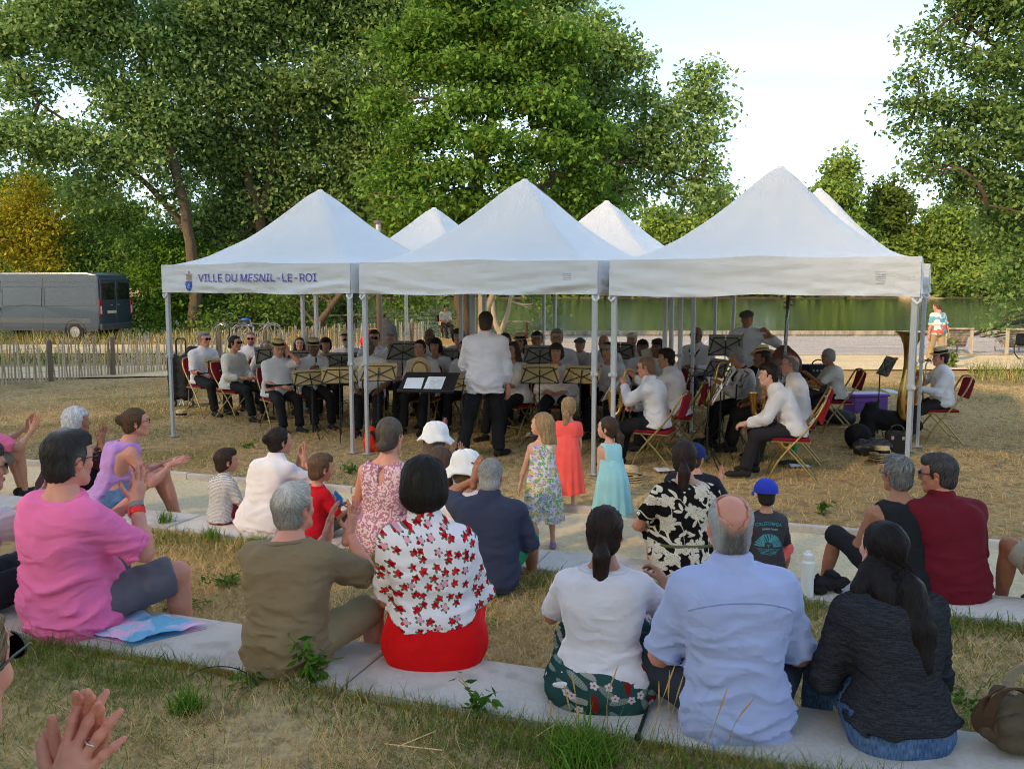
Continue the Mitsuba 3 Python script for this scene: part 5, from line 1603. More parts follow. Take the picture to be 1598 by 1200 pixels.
seated('woman with a low brown bun in a pink printed sundress with a keyhole back', 'woman', 612, 866, Z1, 651, -14, hx=607, ahead=.15, skin=SKIN['red'], **kw,
 pose=dict(lean=(3, 12), girth=1.0, hips=1.02, hand_r=(.08, .32, .24), hand_l=(-.12, .36, .28), elbow_l=(-.7, -.2, -.8), look=(-8, 2, 0)),
 hair=dict(style='bunlow', color=(.055, .042, .034), alt=(.14, .11, .09), mix=.6, strands=1650), shirt=dict(bsdf='pink_print', sleeve=0, hem=.05, off=.012, fold=.008, neck=.12, open_back=.055, name='dress_top'),
 pants=dict(bsdf='pink_print', leg=.95, skirt=1, waist=.2, off=.030, flare=.03, fold=.022, name='dress_skirt'), seed=47)
seated('girl with long brown hair in a sleeveless white top between the two white hats', 'child', 690, 880, Z1, 690, -10, hx=686, ahead=.2, skin=SKIN['mid'], **kw, S=.86,
 pose=dict(lean=(6, 16), look=(-16, 0, 0), headscale=1.14, hand_r=(.16, .3, .45), hl='flat', hr='open'),
 hair=dict(style='long', color=(.06, .036, .024), alt=(.12, .075, .05), mix=.6, strands=1200), shirt=dict(color=lin(226, 220, 222), sleeve=0, hem=-.1, fold=.014), pants=dict(color=lin(222, 214, 218), leg=.9, skirt=1), seed=48)
seated('woman in a white sun hat sitting behind the girl with long brown hair', 'woman', 668, 850, Z1, 664, -25, hx=676, ahead=.55, skin=SKIN['mid'], step=.016, fine=0, S=.94,
 pose=dict(lean=(4, 10), hand_r=(.12, .30, .50), hand_l=(0, .34, .5), hr='open', hl='flat', fr=(0, .3, 1), fl=(0, .3, 1)),
 hair=dict(style='long', color=(.10, .07, .05)), hat='sunhat', shirt=dict(color=lin(232, 228, 230), sleeve=.4), pants=dict(color=lin(222, 214, 218), leg=1.9), seed=49)
seated('child in a white cotton hat and white top next to the man in navy', 'child', 726, 888, Z1, 700, 6, hx=727, ahead=.25, skin=SKIN['mid'], step=.015, fine=0, S=.82,
 pose=dict(lean=(4, 12), headscale=1.16, look=(10, 0, 0)),
 hair=dict(style='bob', color=(.10, .065, .04)), hat='sunhat', shirt=dict(color=lin(228, 224, 232), sleeve=.3, hem=-.12, fold=.014), pants=dict(color=lin(222, 214, 218), leg=.9), seed=50)
seated('grey cropped man in a navy polo shirt, one hand raised in front of his face', 'man', 768, 926, Z1, 715, -8, hx=765, skin=SKIN['tan'], **kw,
 pose=dict(lean=(12, 24), girth=1.12, shoulders=1.05, hand_l=(-.13, .30, .66), hand_r=(.16, .36, .30), hl='flat', look=(-4, -2, 0), elbow_l=(-.8, .2, -.6), fl=(.1, .1, 1), pl=(.6, .6, 0), knee_r=(.4, .6, 1), foot_r=(.26, .45, -.18)),
 hair=dict(style='crop', color=(.16, .15, .145), alt=(.52, .51, .50), mix=.8, strands=1950, length=.018, patch=lambda v: np.clip((.06 - v[:, 2]) / .08, 0, 1) * .4), shirt=dict(color=lin(52, 56, 76), sleeve=.48, hem=-.19, wide=.024, fold=.014, collar=True, name='polo_shirt'),
 pants=dict(color=lin(38, 130, 84), leg=.95, flare=.012, name='shorts'), seed=51)
FK, FM, fpo = seated('woman with a dark ponytail in a black dress with cream flowers and a green belt', 'woman', 1062, 898, Z1, 684, 2, hx=1068, ahead=.15, skin=SKIN['mid'], **kw,
 pose=dict(lean=(3, 10), girth=1.06, hand_r=(.12, .34, .22), hand_l=(-.16, .34, .2), elbow_l=(-.8, -.2, -.6), look=(-14, 0, 0)),
 hair=dict(style='pony', color=(.020, .012, .010), alt=(.05, .03, .022), mix=.5, strands=1800, thick=1.1, length=.10), shirt=dict(bsdf='black_floral', sleeve=.36, hem=.04, off=.014, fold=.010, name='dress_top'),
 pants=dict(bsdf='black_floral', leg=.9, skirt=1, waist=.2, off=.026, flare=.025, fold=.018, name='dress_skirt'), seed=52)
wt = [q for q in scene if q.startswith(FK + '__dress_top')][0]
p = ring_on(xf(np.linalg.inv(FM), meshkit.WRITTEN[scene[wt]['filename']][0]), fpo.P(.17), fpo.P(.3) - fpo.P(.1), .3, .014, 30, .006)
if p is not None:
 put('belt', (xf(FM, tube(p, .011, 6, False)[0]), tube(p, .011, 6, False)[1]), 'cloth', FK, smooth=True, color=lin(92, 92, 58))
seated('person in a navy cap and dark clothes sitting beyond the woman in the floral dress', 'man', 1098, 858, .10, 664, -20, hx=1084, ahead=.30, S=.86, skin=SKIN['red'], step=.016, fine=0, ground=0,
 pose=dict(lean=(10, 20), hand_r=(.20, .36, .44), hand_l=(0, .4, .4), hr='open', fr=(.3, .3, 1)), hair=dict(style='crop', color=(.05, .03, .02)), hat='cap', cap_color=lin(24, 40, 92), cap_front=None,
 shirt=dict(color=lin(24, 26, 40), sleeve=.45), pants=dict(color=lin(30, 32, 44), leg=1.9), seed=53)
CAP_BOY = seated('boy in a blue cap with white front and a charcoal t-shirt with teal print', 'child', 1204, 898, Z1, 747, -6, hx=1195, ahead=.10, extra=.02, skin=SKIN['mid'], step=.012, fine=1,
 pose=dict(lean=(4, 16), headscale=1.12, hand_r=(.12, .36, .2), hand_l=(-.1, .36, .2), knee_r=(.5, .6, 1), foot_r=(.24, .42, -.3), look=(0, -4, 0)),
 hair=dict(style='crop', color=(.03, .02, .015)), hat='cap', cap_color=lin(46, 62, 176), cap_front=lin(225, 225, 232), shirt=dict(color=lin(60, 58, 64), sleeve=.47, hem=-.17, wide=.02, fold=.010, name='t_shirt'), pants=dict(color=lin(238, 100, 88), leg=.9, flare=.02), seed=54)
TK, TM, tpo = seated('short haired grey woman in a black tank top with red straps', 'woman', 1386, 932, Z1, 708, 4, hx=1396, ahead=.14, skin=SKIN['tan'], **kw,
 pose=dict(lean=(6, 20), girth=1.24, shoulders=1.14, hand_r=(.06, .34, .30), hand_l=(-.08, .34, .34), hl='open', elbow_r=(.6, -.4, -.8), elbow_l=(-.6, -.4, -.8), look=(12, 0, 0), knee_l=(-.5, .6, 1), foot_l=(-.3, .5, -.18)),
 hair=grey(style='short', color=(.05, .045, .04), alt=(.26, .25, .24), strands=1950, length=.03), shirt=dict(color=(.012, .012, .014), sleeve=0, hem=-.14, off=.012, fold=.010, neck=.095, name='tank_top'), pants=dict(color=(.014, .014, .016), leg=1.1), glasses=True, bare_feet=True, shoes=None, seed=55)
for e in (-1, 1):
 c = tpo.P(.90)
 q = spline([c + (e * .118, .06, -.01), c + (e * .118, 0, .030), c + (e * .122, -.060, -.005), c + (e * .128, -.085, -.09)], 12)
 v, f = tube(q, .007, 6)
 put('red_strap', (xf(TM, v), f), 'cloth', TK, smooth=True, color=lin(214, 40, 44))
seated('man in a dark red shirt and sunglasses turning to the woman in the black top', 'man', 1494, 940, Z1, 708, 6, hx=1462, ahead=.14, skin=SKIN['red'], **kw,
 pose=dict(lean=(8, 24), girth=1.12, belly=.05, shoulders=1.08, hand_r=(.14, .38, .24), hand_l=(-.16, .36, .26), look=(46, -6, 0), knee_r=(.3, .6, 1), foot_r=(.2, .44, -.2)),
 hair=grey(style='short', color=(.026, .020, .018), alt=(.14, .13, .13), mix=.5, strands=1950, length=.028), shirt=dict(color=lin(104, 16, 32), sleeve=.8, hem=-.18, wide=.028, fold=.012, collar=True), pants=dict(color=lin(150, 120, 84), leg=1.9), sunglasses=True, seed=56)
seated('person cut off by the right edge, only a bare knee and patterned shorts in view', 'man', 1722, 960, Z1, 712, 8, S=1.0, skin=SKIN['tan'], step=.016, fine=0,
 pose=dict(lean=(8, 20), knee_l=(-.3, .5, 1), foot_l=(-.24, .42, -.2), foot_r=(.1, .46, -.2)), hair=dict(style='short', color=(.04, .03, .02)), shirt=dict(color=lin(120, 120, 130), sleeve=.45), pants=dict(color=lin(176, 166, 150), leg=.9), seed=57)
def standing(label, kind, px, py, ytop, yaw, extra=.012, S=None, z=0.0, pose=None, group=None, d=None, **kw):
 base = at(px, py, z)
 mk = lambda S: Pose(kind, S, stand=True, **(pose or {}))
 S = S or solve(mk, base, yaw, ytop, extra, .7 if kind == 'child' else 1.0)
 po = mk(S)
 key, M = person(label, po, base, yaw, group=group, **kw)
 if DEBUG:
  print(key, 'S', round(S, 3), 'd', round(base[1], 2), label[:40])
 return key, M, po
blond = dict(color=(.20, .12, .055), alt=(.42, .28, .14), mix=.7, strands=1350, length=.09)
standing('little blond girl in a pastel flowered sundress standing on the sand path', 'child', 847, 858, 643, 4, skin=SKIN['fair'], step=.012, fine=1,
 pose=dict(look=(62, 4, 0), hand_l=(-.30, .20, .62), hand_r=(.05, .22, .72), elbow_l=(-.6, -.5, -.5), hl='open', foot_l=(-.12, 0, 0), foot_r=(.13, .06, 0)),
 hair=dict(style='loose', **blond), dress=dict(bsdf='child_floral', hem=.36, flare=.085, waist=.62, neck=.10, pleats=9), bare_feet=True, shoes=(.25, .2, .35), seed=61)
standing('girl in a coral red dress half hidden behind the girl in the flowered sundress', 'child', 884, 798, 619, -12, skin=SKIN['fair'], step=.013, fine=1,
 pose=dict(look=(-6, 0, 0), hand_r=(.12, .24, .78), hand_l=(-.12, .22, .72)),
 hair=dict(style='pony', **{**blond, 'color': (.22, .13, .06)}), dress=dict(color=lin(240, 92, 84), hem=.28, flare=.09, waist=.55, sleeve=.3, puff=.015, off=.016, neck=.075, neckdrop=.05), bare_feet=True, shoes=(.4, .2, .2), seed=62)
standing('little dark haired girl with a ponytail in a pale aqua dress', 'child', 955, 848, 650, 18, skin=SKIN['fair'], step=.012, fine=1,
 pose=dict(look=(42, 2, 0), hand_r=(.06, .26, .66), hand_l=(-.14, .1, .5), elbow_r=(.7, -.5, -.4), hr='grip', foot_l=(-.16, 0, 0), foot_r=(.13, .1, 0)),
 hair=dict(style='pony', color=(.035, .022, .016), alt=(.08, .05, .035), mix=.6, strands=1350, length=.07), dress=dict(color=lin(150, 204, 212), hem=.40, flare=.10, waist=.52, neck=.07, off=.018, neckdrop=.04), bare_feet=True, shoes=(.5, .3, .3), seed=63)
YN = -28
R = mat((0, 0, 0), YN)[:3, :3]
kwn = dict(lean=(3, 8), look=(24, -4, 0), elbow_r=(.6, -.2, -.7), elbow_l=(-.4, -.2, -.8), hr='spread', hl='flat', drop=.3)
base = np.array([-.775, 1.19, 1.555]) - R @ Pose('woman', 1.0, **kwn).headpos
loc = lambda p: R.T @ (np.array(p) - base)
po = Pose('woman', 1.0, hand_r=loc((-.645, 1.215, 1.355)), hand_l=loc((-.640, 1.257, 1.36)), fr=R.T @ (.46, .10, 1), fl=R.T @ (.38, .0, 1), pr=R.T @ (.35, 1, 0), pl=R.T @ (-.25, -1, .1), **kwn)
NEAR_KEY, NEAR_M = person('woman in sunglasses at the lower left corner, clapping, with a ring on her finger', po, base, YN, .011, 2, skin=SKIN['red'],
 hair=dict(style='back', color=(.11, .07, .04), alt=(.34, .23, .13), mix=.7), shirt=dict(color=lin(150, 140, 130), sleeve=.3, off=.012), pants=dict(color=lin(90, 90, 100), leg=1.8), sunglasses=True, wide=1.12, seed=71)
Hm = NEAR_M @ po.handM('r')
v, f = tube([(-.009 + .0098 * math.cos(a), .100, .0098 * math.sin(a) - .004) for a in np.linspace(0, 2 * np.pi, 17)], .0013, 6, cap=False)
rk = put('ring', (xf(Hm, v * np.array([-1, 1, 1])), f[:, ::-1]), 'chrome', NEAR_KEY, smooth=True)
 # ---------------------------------------------------------------- copies of furniture: shapes built once, placed many times
class Kit:
 """A thing built once: its parts can be placed again under a new key."""
 def __init__(self, build):
  self.parts = []
  build(self)
 def part(self, name, mb, bsdf, smooth=False, sub=None):
  """sub: the index of the part it belongs to."""
  v, f, c = np.vstack(mb.v), np.vstack(mb.f), np.vstack(mb.c)
  if smooth not in (True, False):
   v, f, c, _ = split_sharp(v, f, smooth, c)
   smooth = True
  self.parts.append((name, mikit.ply(trimesh.Trimesh(v, f, process=False), bsdf, smooth=bool(smooth), uv=encode(c) if bsdf in VCOL else None), sub))
  return len(self.parts) - 1
 def place(self, key, M, skip=()):
  keys = []
  for name, d, sub in self.parts:
   if name in skip:
    keys.append(None)
    continue
   k = fresh(f'{keys[sub] if sub is not None else key}__{name}')
   scene[k] = {**d, 'to_world': T(np.asarray(M, float))}
   keys.append(k)
  return key
RED, GILT = lin(128, 16, 34), lin(168, 136, 78)
def build_chair(k):
 g = 'gilt'
 seat = MB().box((.40, .39, .035), (0, .0, .445), RED, bevel=.014)
 k.part('seat', seat, 'cloth', 40)
 k.part('seat_rim', MB().box((.415, .405, .016), (0, .0, .422), bevel=.006), g)
 back = MB()
 P = np.array([[(-.17 + .34 * i / 8, -.30 - .012 * math.sin(math.pi * i / 8) - .060 * j, .62 + .24 * j - .02 * (abs(i - 4) / 4) ** 4 * (1 if j else 0)) for j in (0, .5, 1)] for i in range(9)])
 v, f = grid_mesh(P)
 n = np.array([0, .97, .24]) * .014
 back.add(v + n, f, RED).add(v - n, f[:, ::-1], RED)
 ring = np.vstack([P[:, 0], P[-1, 1:], P[-2::-1, -1], P[0, 1:2]])
 back.tube(np.vstack([ring, ring[:1]]), .014, RED, 6, cap=False)
 k.part('backrest', back, 'cloth', 50)
 for s in (-1, 1):
  k.part('leg', MB().tube(spline([(.205 * s, .22, 0), (.20 * s, -.02, .40), (.195 * s, -.20, .62), (.185 * s, -.31, .82), (.16 * s, -.335, .875)], 14), .0115, sides=7), g, True)
  k.part('leg', MB().tube([(.185 * s, -.27, 0), (.185 * s, -.06, .24), (.185 * s, .13, .43)], .0105, sides=7), g, True)
 k.part('top_rail', MB().tube(spline([(-.16, -.335, .875), (-.08, -.345, .892), (.08, -.345, .892), (.16, -.335, .875)], 8), .0115, sides=7), g, True)
 k.part('stretcher', MB().tube([(-.2, .13, .16), (.2, .13, .16)], .008, sides=6), g, True)
 k.part('stretcher', MB().tube([(-.185, -.20, .08), (.185, -.20, .08)], .008, sides=6), g, True)
CHAIR = Kit(build_chair)
BK = (.012, .012, .013)
def build_stand(tan):
 def f(k):
  """Folding music stand seen from any side; the desk leans back, its face towards +y... the player sits at +y."""
  Md = mat((0, 0, 1.02), 0, 0) @ mat((0, 0, 0), 0, -22)
  desk = MB()
  for a, b in [((-.24, 0, 0), (.24, 0, 0)), ((-.24, 0, 0), (-.17, 0, .25)), ((.24, 0, 0), (.17, 0, .25)), ((-.22, 0, .24), (0, -.012, .10)), ((.22, 0, .24), (0, -.012, .10)), ((-.24, 0, .0), (0, -.012, .12)), ((.24, 0, .0), (0, -.012, .12)), ((0, -.012, .0), (0, -.012, .22)), ((-.17, 0, .25), (.17, 0, .25))]:
   desk.bar(a, b, .014, .005, BK, up=(0, 1, 0), M=Md)
  k.part('desk', desk, 'paint')
  if tan is not None:
   k.part('folder', MB().box((.235, .008, .30), (-.121, .012, .155), tan, bevel=.002, M=Md).box((.235, .008, .30), (.121, .013, .155), np.asarray(tan) * .94, bevel=.002, M=Md), 'rubber')
   k.part('clip', MB().box((.03, .03, .014), (.235, .0, .05), (.5, .02, .03), M=Md).box((.012, .04, .03), (.243, .0, .30), (.5, .02, .03), M=Md), 'paint')
  k.part('pole', MB().tube([(0, -.02, .42), (0, -.02, 1.05)], .009, BK, 7).tube([(0, -.02, .1), (0, -.02, .62)], .0125, BK, 7).box((.03, .035, .04), (0, -.02, .62), BK, bevel=.006), 'paint', 40)
  for i in range(3):
   a = 2.1 * i + .5
   c, s = math.cos(a), math.sin(a)
   leg = MB().bar((.0, -.02, .40), (.30 * c, -.02 + .30 * s, .012), .012, .006, BK).bar((0, -.02, .14), (.17 * c, -.02 + .17 * s, .19), .010, .005, BK).box((.02, .02, .02), (.30 * c, -.02 + .30 * s, .01), BK, bevel=.005)
   k.part('leg', leg, 'paint')
 return f
STAND_TAN, STAND_GREY, STAND_BARE = Kit(build_stand(lin(186, 160, 112))), Kit(build_stand(lin(132, 126, 118))), Kit(build_stand(None))
def music_stand(label, px, pyd, d, face, kit=None, h=None, group=None, extra=None):
 """The desk's middle shows at (px, pyd) at distance d; face: the yaw in which the player looks."""
 key = thing('music_stand', label, 'music stand', group)
 p = atd(px, pyd, d)
 M = mat((p[0], p[1], (p[2] - 1.15) if h is None else h), face + 180)
 Ms = M.copy()
 if h is None:
  Ms[2, 3] = 0
  Ms[:3, 2] *= p[2] / 1.15
 (kit or STAND_TAN).place(key, Ms)
 return key, Ms
 # ---------------------------------------------------------------- the band
C_COND = np.array([-.27, 11.05])
WHITE = lin(214, 210, 214)
BLACK = (.011, .011, .013)
CH = 'red and gold folding chairs of the band'
HEADS = {'dark': dict(style='short', color=(.020, .014, .011)), 'brown': dict(style='short', color=(.055, .034, .022)), 'grey': dict(style='short', color=(.15, .14, .13), alt=(.36, .33, .30), mix=.7), 'white': dict(style='crop', color=(.34, .33, .32)), 'crop': dict(style='crop', color=(.05, .034, .024)), 'red': dict(style='crop', color=(.16, .085, .045)),
 'ringg': dict(style='ring', color=(.14, .13, .125)), 'bob': dict(style='bob', color=(.045, .028, .02)), 'bobd': dict(style='bob', color=(.016, .011, .010)), 'bun': dict(style='bunlow', color=(.018, .012, .010)), 'long': dict(style='long', color=(.05, .03, .02)), 'longd': dict(style='long', color=(.016, .011, .010)), 'longg': dict(style='long', color=(.16, .155, .15)), 'greyw': dict(style='puff', color=(.24, .235, .23)), 'curly': dict(style='curly', color=(.016, .011, .009))}
def player(label, px, ytop, d, kind='man', hair='brown', yaw=None, chair=True, S=None, extra=.012, skin='mid', shirt=None, pants=None, pose=None, step=.024, seat=.46, fine=0, chair_label=None, sl=.47, collar=True, yaw_to=None, skip=(), **kw):
 """A seated musician whose head top shows at (px, ytop) at distance d."""
 top = atd(px, ytop, d)
 if yaw is None:
  v = (C_COND if yaw_to is None else np.array(yaw_to)) - top[:2]
  yaw = math.degrees(math.atan2(-v[0], v[1]))
 pose = dict(pose or {})
 mk = lambda S: Pose(kind, S, drop=seat / S, **pose)
 if S is None:
  S = 1.0
  for _ in range(3):
   S *= (top[2] - seat) / ((mk(S).headpos[2] + .118 * mk(S).hs + extra) * S)
  S = float(np.clip(S, .86, 1.12))
 po = mk(S)
 off = mat((0, 0, 0), yaw)[:3, :3] @ (po.headpos * S)
 loc = np.array([top[0] - off[0], top[1] - off[1], seat])
 female = kind == 'woman'
 sh = dict(color=WHITE, sleeve=sl, hem=-.14, collar=collar and not female, wide=.018, fold=.014, name='blouse' if female else 'shirt', **({'neck': .085} if female else {}))
 sh.update(shirt or {})
 pa = dict(color=BLACK, leg=1.96, flare=.012)
 pa.update(pants or {})
 key, M = person(label, po, loc, yaw, step, fine, skin=SKIN[skin] * .96, hair=dict(HEADS[hair]) if hair else None, shirt=sh, pants=pa, seed=int(px) * 3 + int(ytop), group=None, **kw)
 if chair:
  ck = thing('folding_chair', chair_label or 'red and gold folding chair under ' + ('the ' + label if not label.startswith('the ') else label).replace('the man', 'the man'), 'chair', CH)
  labels[ck]['label'] = ' '.join(labels[ck]['label'].split()[:16])
  CHAIR.place(ck, mat((loc[0], loc[1], 0), yaw) @ mat((0, .03, 0)), skip)
 if DEBUG:
  print(key, 'S', round(S, 3), 'yaw', round(yaw), label[:50])
 return key, M, po
FRONTAL = dict(lean=(2, 8))
lap = lambda x=.0, y=.30, z=.20: dict(hand_r=(.10 + x, y, z), hand_l=(-.10 + x, y + .03, z))
blow = dict(lean=(3, 10), hand_r=(.07, .30, .30), hand_l=(.02, .26, .46), hr='grip', hl='grip', fr=(-.7, .6, .1), fl=(.7, .6, 0))
PL = {}
def P_(name, label, *a, **k):
 PL[name] = player(label, *a, **k)
 return PL[name]
P_('m1', 'grey haired man in sunglasses and white polo shirt at the left end of the band', 318, 518, 14.7, hair='grey', skin='red', yaw=-128, sunglasses=True, pose=dict(lean=(2, 6), look=(10, 2, 0), **lap()), chair_label='red and gold folding chair under the man at the left end of the band')
P_('m2', 'woman in a loose cream blouse with a dark low bun, second from the left', 367, 523, 14.0, 'woman', 'bun', yaw=-118, sl=.85, shirt=dict(color=lin(212, 208, 200), wide=.03), sunglasses=True, pose=dict(lean=(2, 6), **lap()), chair_label='red and gold folding chair under the woman in the cream blouse')
P_('m3', 'bearded man in sunglasses looking out between the woman in cream and the boater hat', 391, 518, 15.5, hair='red', skin='red', yaw=-168, sunglasses=True, beard=(.16, .08, .045), pose=dict(lean=(2, 6)), chair_label='red and gold folding chair under the bearded man in sunglasses')
P_('m3b', 'person with long grey hair hidden behind the big man in the boater hat', 415, 530, 14.5, 'woman', 'longg', yaw=-150, chair_label='red and gold folding chair under the person with long grey hair')
P_('m4', 'big man in a straw boater at the left front of the band, hand at ear', 434, 531, 13.0, hair='ringg', skin='red', yaw=-142, hat='boater', extra=.03, pose=dict(lean=(3, 8), girth=1.25, belly=.08, hand_l=(-.10, .20, .72), hl='relaxed', elbow_l=(-.5, .3, -.8), hand_r=(.06, .32, .20), fl=(.1, -.1, 1), look=(-6, -6, 0)), beard=(.25, .22, .2), beardw=.5, chair_label='red and gold folding chair under the big man in the boater at the left front')
P_('m5', 'fair woman with long brown hair at the back of the left side of the band', 467, 526, 14.9, 'woman', 'long', yaw=-165, skin='light', chair_label='red and gold folding chair under the fair woman at the back left')
P_('m6', 'man in a straw boater playing an upright clarinet, beside the left tent pole', 489, 529, 13.3, hair='crop', skin='deep', yaw=-150, hat='boater', extra=.03, pose=dict(blow, look=(-10, -4, 0)), chair_label='red and gold folding chair under the clarinet player in the boater')
P_('m7', 'woman with dark shoulder length hair behind the clarinet player', 508, 527, 14.3, 'woman', 'bobd', yaw=-165, chair_label='red and gold folding chair under the dark haired woman behind the clarinet player')
P_('m8', 'man in a pale hat with a blue band and sunglasses at the back', 541, 517, 15.0, hair='white', skin='red', yaw=-172, hat='boater', extra=.03, sunglasses=True, beard=(.4, .39, .38), beardw=.7, chair_label='red and gold folding chair under the man in the pale hat')
P_('m9', 'grey haired man holding a clarinet upright between his knees in the front row', 575, 527, 12.8, hair='grey', skin='deep', yaw=-176, pose=dict(lean=(2, 8), girth=1.08, hand_r=(.16, .30, .16), hand_l=(-.16, .30, .16)), chair_label='red and gold folding chair under the grey haired clarinet player of the front row')
P_('m10', 'man in dark glasses behind the grey haired clarinet player', 584, 515, 14.6, hair='dark', yaw=-175, sunglasses=True, chair_label='red and gold folding chair under the man in dark glasses')
P_('m11', 'bald man in the second row under the left tent', 609, 519, 14.3, hair='ringg', skin='mid', yaw=178, bald=True, chair_label='red and gold folding chair under the bald man of the second row')
P_('m12', 'smiling woman with brown tied hair behind the straw hat on a music stand', 655, 530, 12.9, 'woman', 'bun', yaw=165, chair_label='red and gold folding chair under the smiling woman with tied hair')
P_('m13', 'bald dark skinned man at the back near the seated man on the terrace', 670, 512, 14.8, hair=None, skin='deep', yaw=172, bald=True, chair_label='red and gold folding chair under the bald dark skinned man')
P_('m14', 'dark haired woman in a white v-neck blouse left of the conductor', 679, 528, 13.5, 'woman', 'bobd', yaw=168, shirt=dict(v=.4), chair_label='red and gold folding chair under the woman in the white v-neck')
P_('m15', 'woman with reddish brown hair at the back, left of the conductor', 715, 513, 15.0, 'woman', 'bob', yaw=175, skin='light', chair_label='red and gold folding chair under the woman with reddish brown hair')
P_('m16', 'woman with long dark hair partly hidden by the tent poles and the conductor', 724, 531, 13.0, 'woman', 'longd', yaw=160, chair_label='red and gold folding chair under the woman half hidden by the conductor')
P_('m17', 'woman with long brown hair directly right of the conductor, playing', 800, 533, 12.3, 'woman', 'long', yaw=140, pose=dict(blow), chair_label='red and gold folding chair under the woman right of the conductor')
P_('m17b', 'dark haired person just behind the shoulder of the conductor', 788, 520, 13.7, hair='dark', yaw=165, chair_label='red and gold folding chair under the person behind the conductor\'s shoulder')
P_('m17c', 'person in a pale straw boater behind the woman right of the conductor', 812, 521, 14.2, 'woman', 'long', yaw=160, hat='boater', extra=.03, chair_label='red and gold folding chair under the person in the pale boater')
P_('m18', 'man with dark hair and glasses at the back, right of the conductor', 838, 517, 14.3, hair='dark', yaw=172, glasses=True, chair_label='red and gold folding chair under the man with glasses at the back')
P_('m19', 'large grey haired man in glasses leaning over at the back of the middle tent', 869, 513, 13.7, hair='grey', yaw=175, glasses=True, pose=dict(lean=(4, 14), girth=1.1), chair_label='red and gold folding chair under the large grey haired man')
P_('m20', 'woman with short auburn hair in a white v-neck blouse, front row right of the conductor', 868, 536, 12.1, 'woman', 'bob', yaw=172, pose=dict(girth=1.15, **lap()), shirt=dict(v=.4, sleeve=.8, hem=-.2, wide=.035), chair_label='red and gold folding chair under the auburn woman of the front row')
P_('m21', 'person in a grey cap and pale blue shirt beside the drum', 905, 525, 14.5, hair='grey', yaw=165, S=.92, hat='flatcap', cap_color=lin(90, 92, 100), chair_label='red and gold folding chair under the person in the grey cap')
P_('m22', 'bald man with a brown scalp behind the paired tent poles', 942, 522, 14.0, hair=None, yaw=160, bald=True, chair_label='red and gold folding chair under the bald man behind the tent poles')
P_('m23', 'woman in a beige cap between the two front tent poles', 948, 535, 12.4, 'woman', 'bobd', yaw=150, hat='flatcap', cap_color=lin(150, 138, 120), chair_label='red and gold folding chair under the woman in the beige cap')
P_('m24', 'white haired man in a pale cap at the back under the right tent', 986, 518, 15.0, hair='white', yaw=160, hat='flatcap', cap_color=lin(206, 200, 190), chair_label='red and gold folding chair under the white haired man in the pale cap')
P_('m25', 'dark haired man holding a sheet of music to the light', 1003, 531, 13.2, hair='curly', skin='deep', yaw=150, pose=dict(lean=(4, 12), hand_l=(-.22, .34, .52), hl='grip', look=(20, 0, 0)), chair_label='red and gold folding chair under the man holding up a music sheet')
P_('m25b', 'dark curly haired man behind the saxophone player', 1027, 530, 12.8, hair='curly', skin='deep', yaw=130, chair_label='red and gold folding chair under the dark curly haired man')
P_('m26', 'man with short reddish hair and glasses playing the saxophone in the right front', 1008, 557, 10.25, hair='red', skin='red', yaw=66, sl=.96, step=.016, fine=1, sunglasses=True, strap=True, pose=dict(lean=(6, 18), hand_r=(.06, .33, .24), hand_l=(-.02, .42, .52), hr='grip', hl='grip', elbow_r=(.8, -.5, -.5), look=(4, -8, 0)), chair_label='red and gold folding chair nearest the stage front, under the reddish haired saxophone player')
P_('m27', 'dark haired man with his arm stretched out behind the reddish haired saxophone player', 1040, 545, 11.3, hair='curly', skin='mid', yaw=72, sl=.96, strap=True, step=.018, pose=dict(lean=(8, 18), hand_l=(-.12, .55, .50), hand_r=(.08, .34, .30), look=(0, 0, 0)), chair_label='red and gold folding chair under the man with the outstretched arm')
P_('m28', 'bald man in sunglasses with a black neck strap, upright under the right tent', 1087, 505, 14.4, hair=None, skin='deep', yaw=140, bald=True, sunglasses=True, strap=True, sl=.96, pose=dict(lean=(3, 8), girth=1.1, hand_r=(.10, .34, .26), hand_l=(-.12, .34, .3)), chair_label='red and gold folding chair under the bald man with the neck strap')
P_('m30', 'grey haired woman with a strap bending over her music on the right', 1150, 543, 11.8, 'woman', 'greyw', yaw=92, sl=.9, strap=True, pose=dict(lean=(8, 20), hand_r=(.08, .36, .34), hand_l=(-.05, .40, .36), look=(10, -8, 0)), chair_label='red and gold folding chair under the grey haired woman on the right')
P_('m31', 'person in a tilted straw boater on the right side of the band', 1189, 542, 11.3, hair='dark', skin='deep', yaw=85, hat='boater', extra=.03, hat_roll=24, pose=dict(lean=(4, 14)), chair_label='red and gold folding chair under the person in the tilted boater')
P_('m32', 'young man with dark curly hair leaning forward with a saxophone in his lap', 1200, 568, 9.75, hair='curly', skin='light', yaw=76, sl=.93, step=.015, fine=1, pants=dict(color=lin(38, 36, 40)), pose=dict(lean=(16, 34), hand_r=(.13, .46, .10), hand_l=(-.10, .52, .14), elbow_r=(.6, -.3, -.6), look=(2, -2, 0), foot_r=(.13, .42, -.46), foot_l=(-.15, .52, -.46)), chair_label='red and gold folding chair under the young man at the right front')
P_('m33', 'bald older man in glasses with a black neck strap behind the young man', 1233, 553, 10.6, hair='ringg', skin='red', yaw=74, sl=.9, strap=True, glasses=True, bald=True, step=.018, pose=dict(lean=(6, 16), hand_r=(.06, .36, .3), hand_l=(0, .4, .4)), chair_label='red and gold folding chair under the bald older man in glasses')
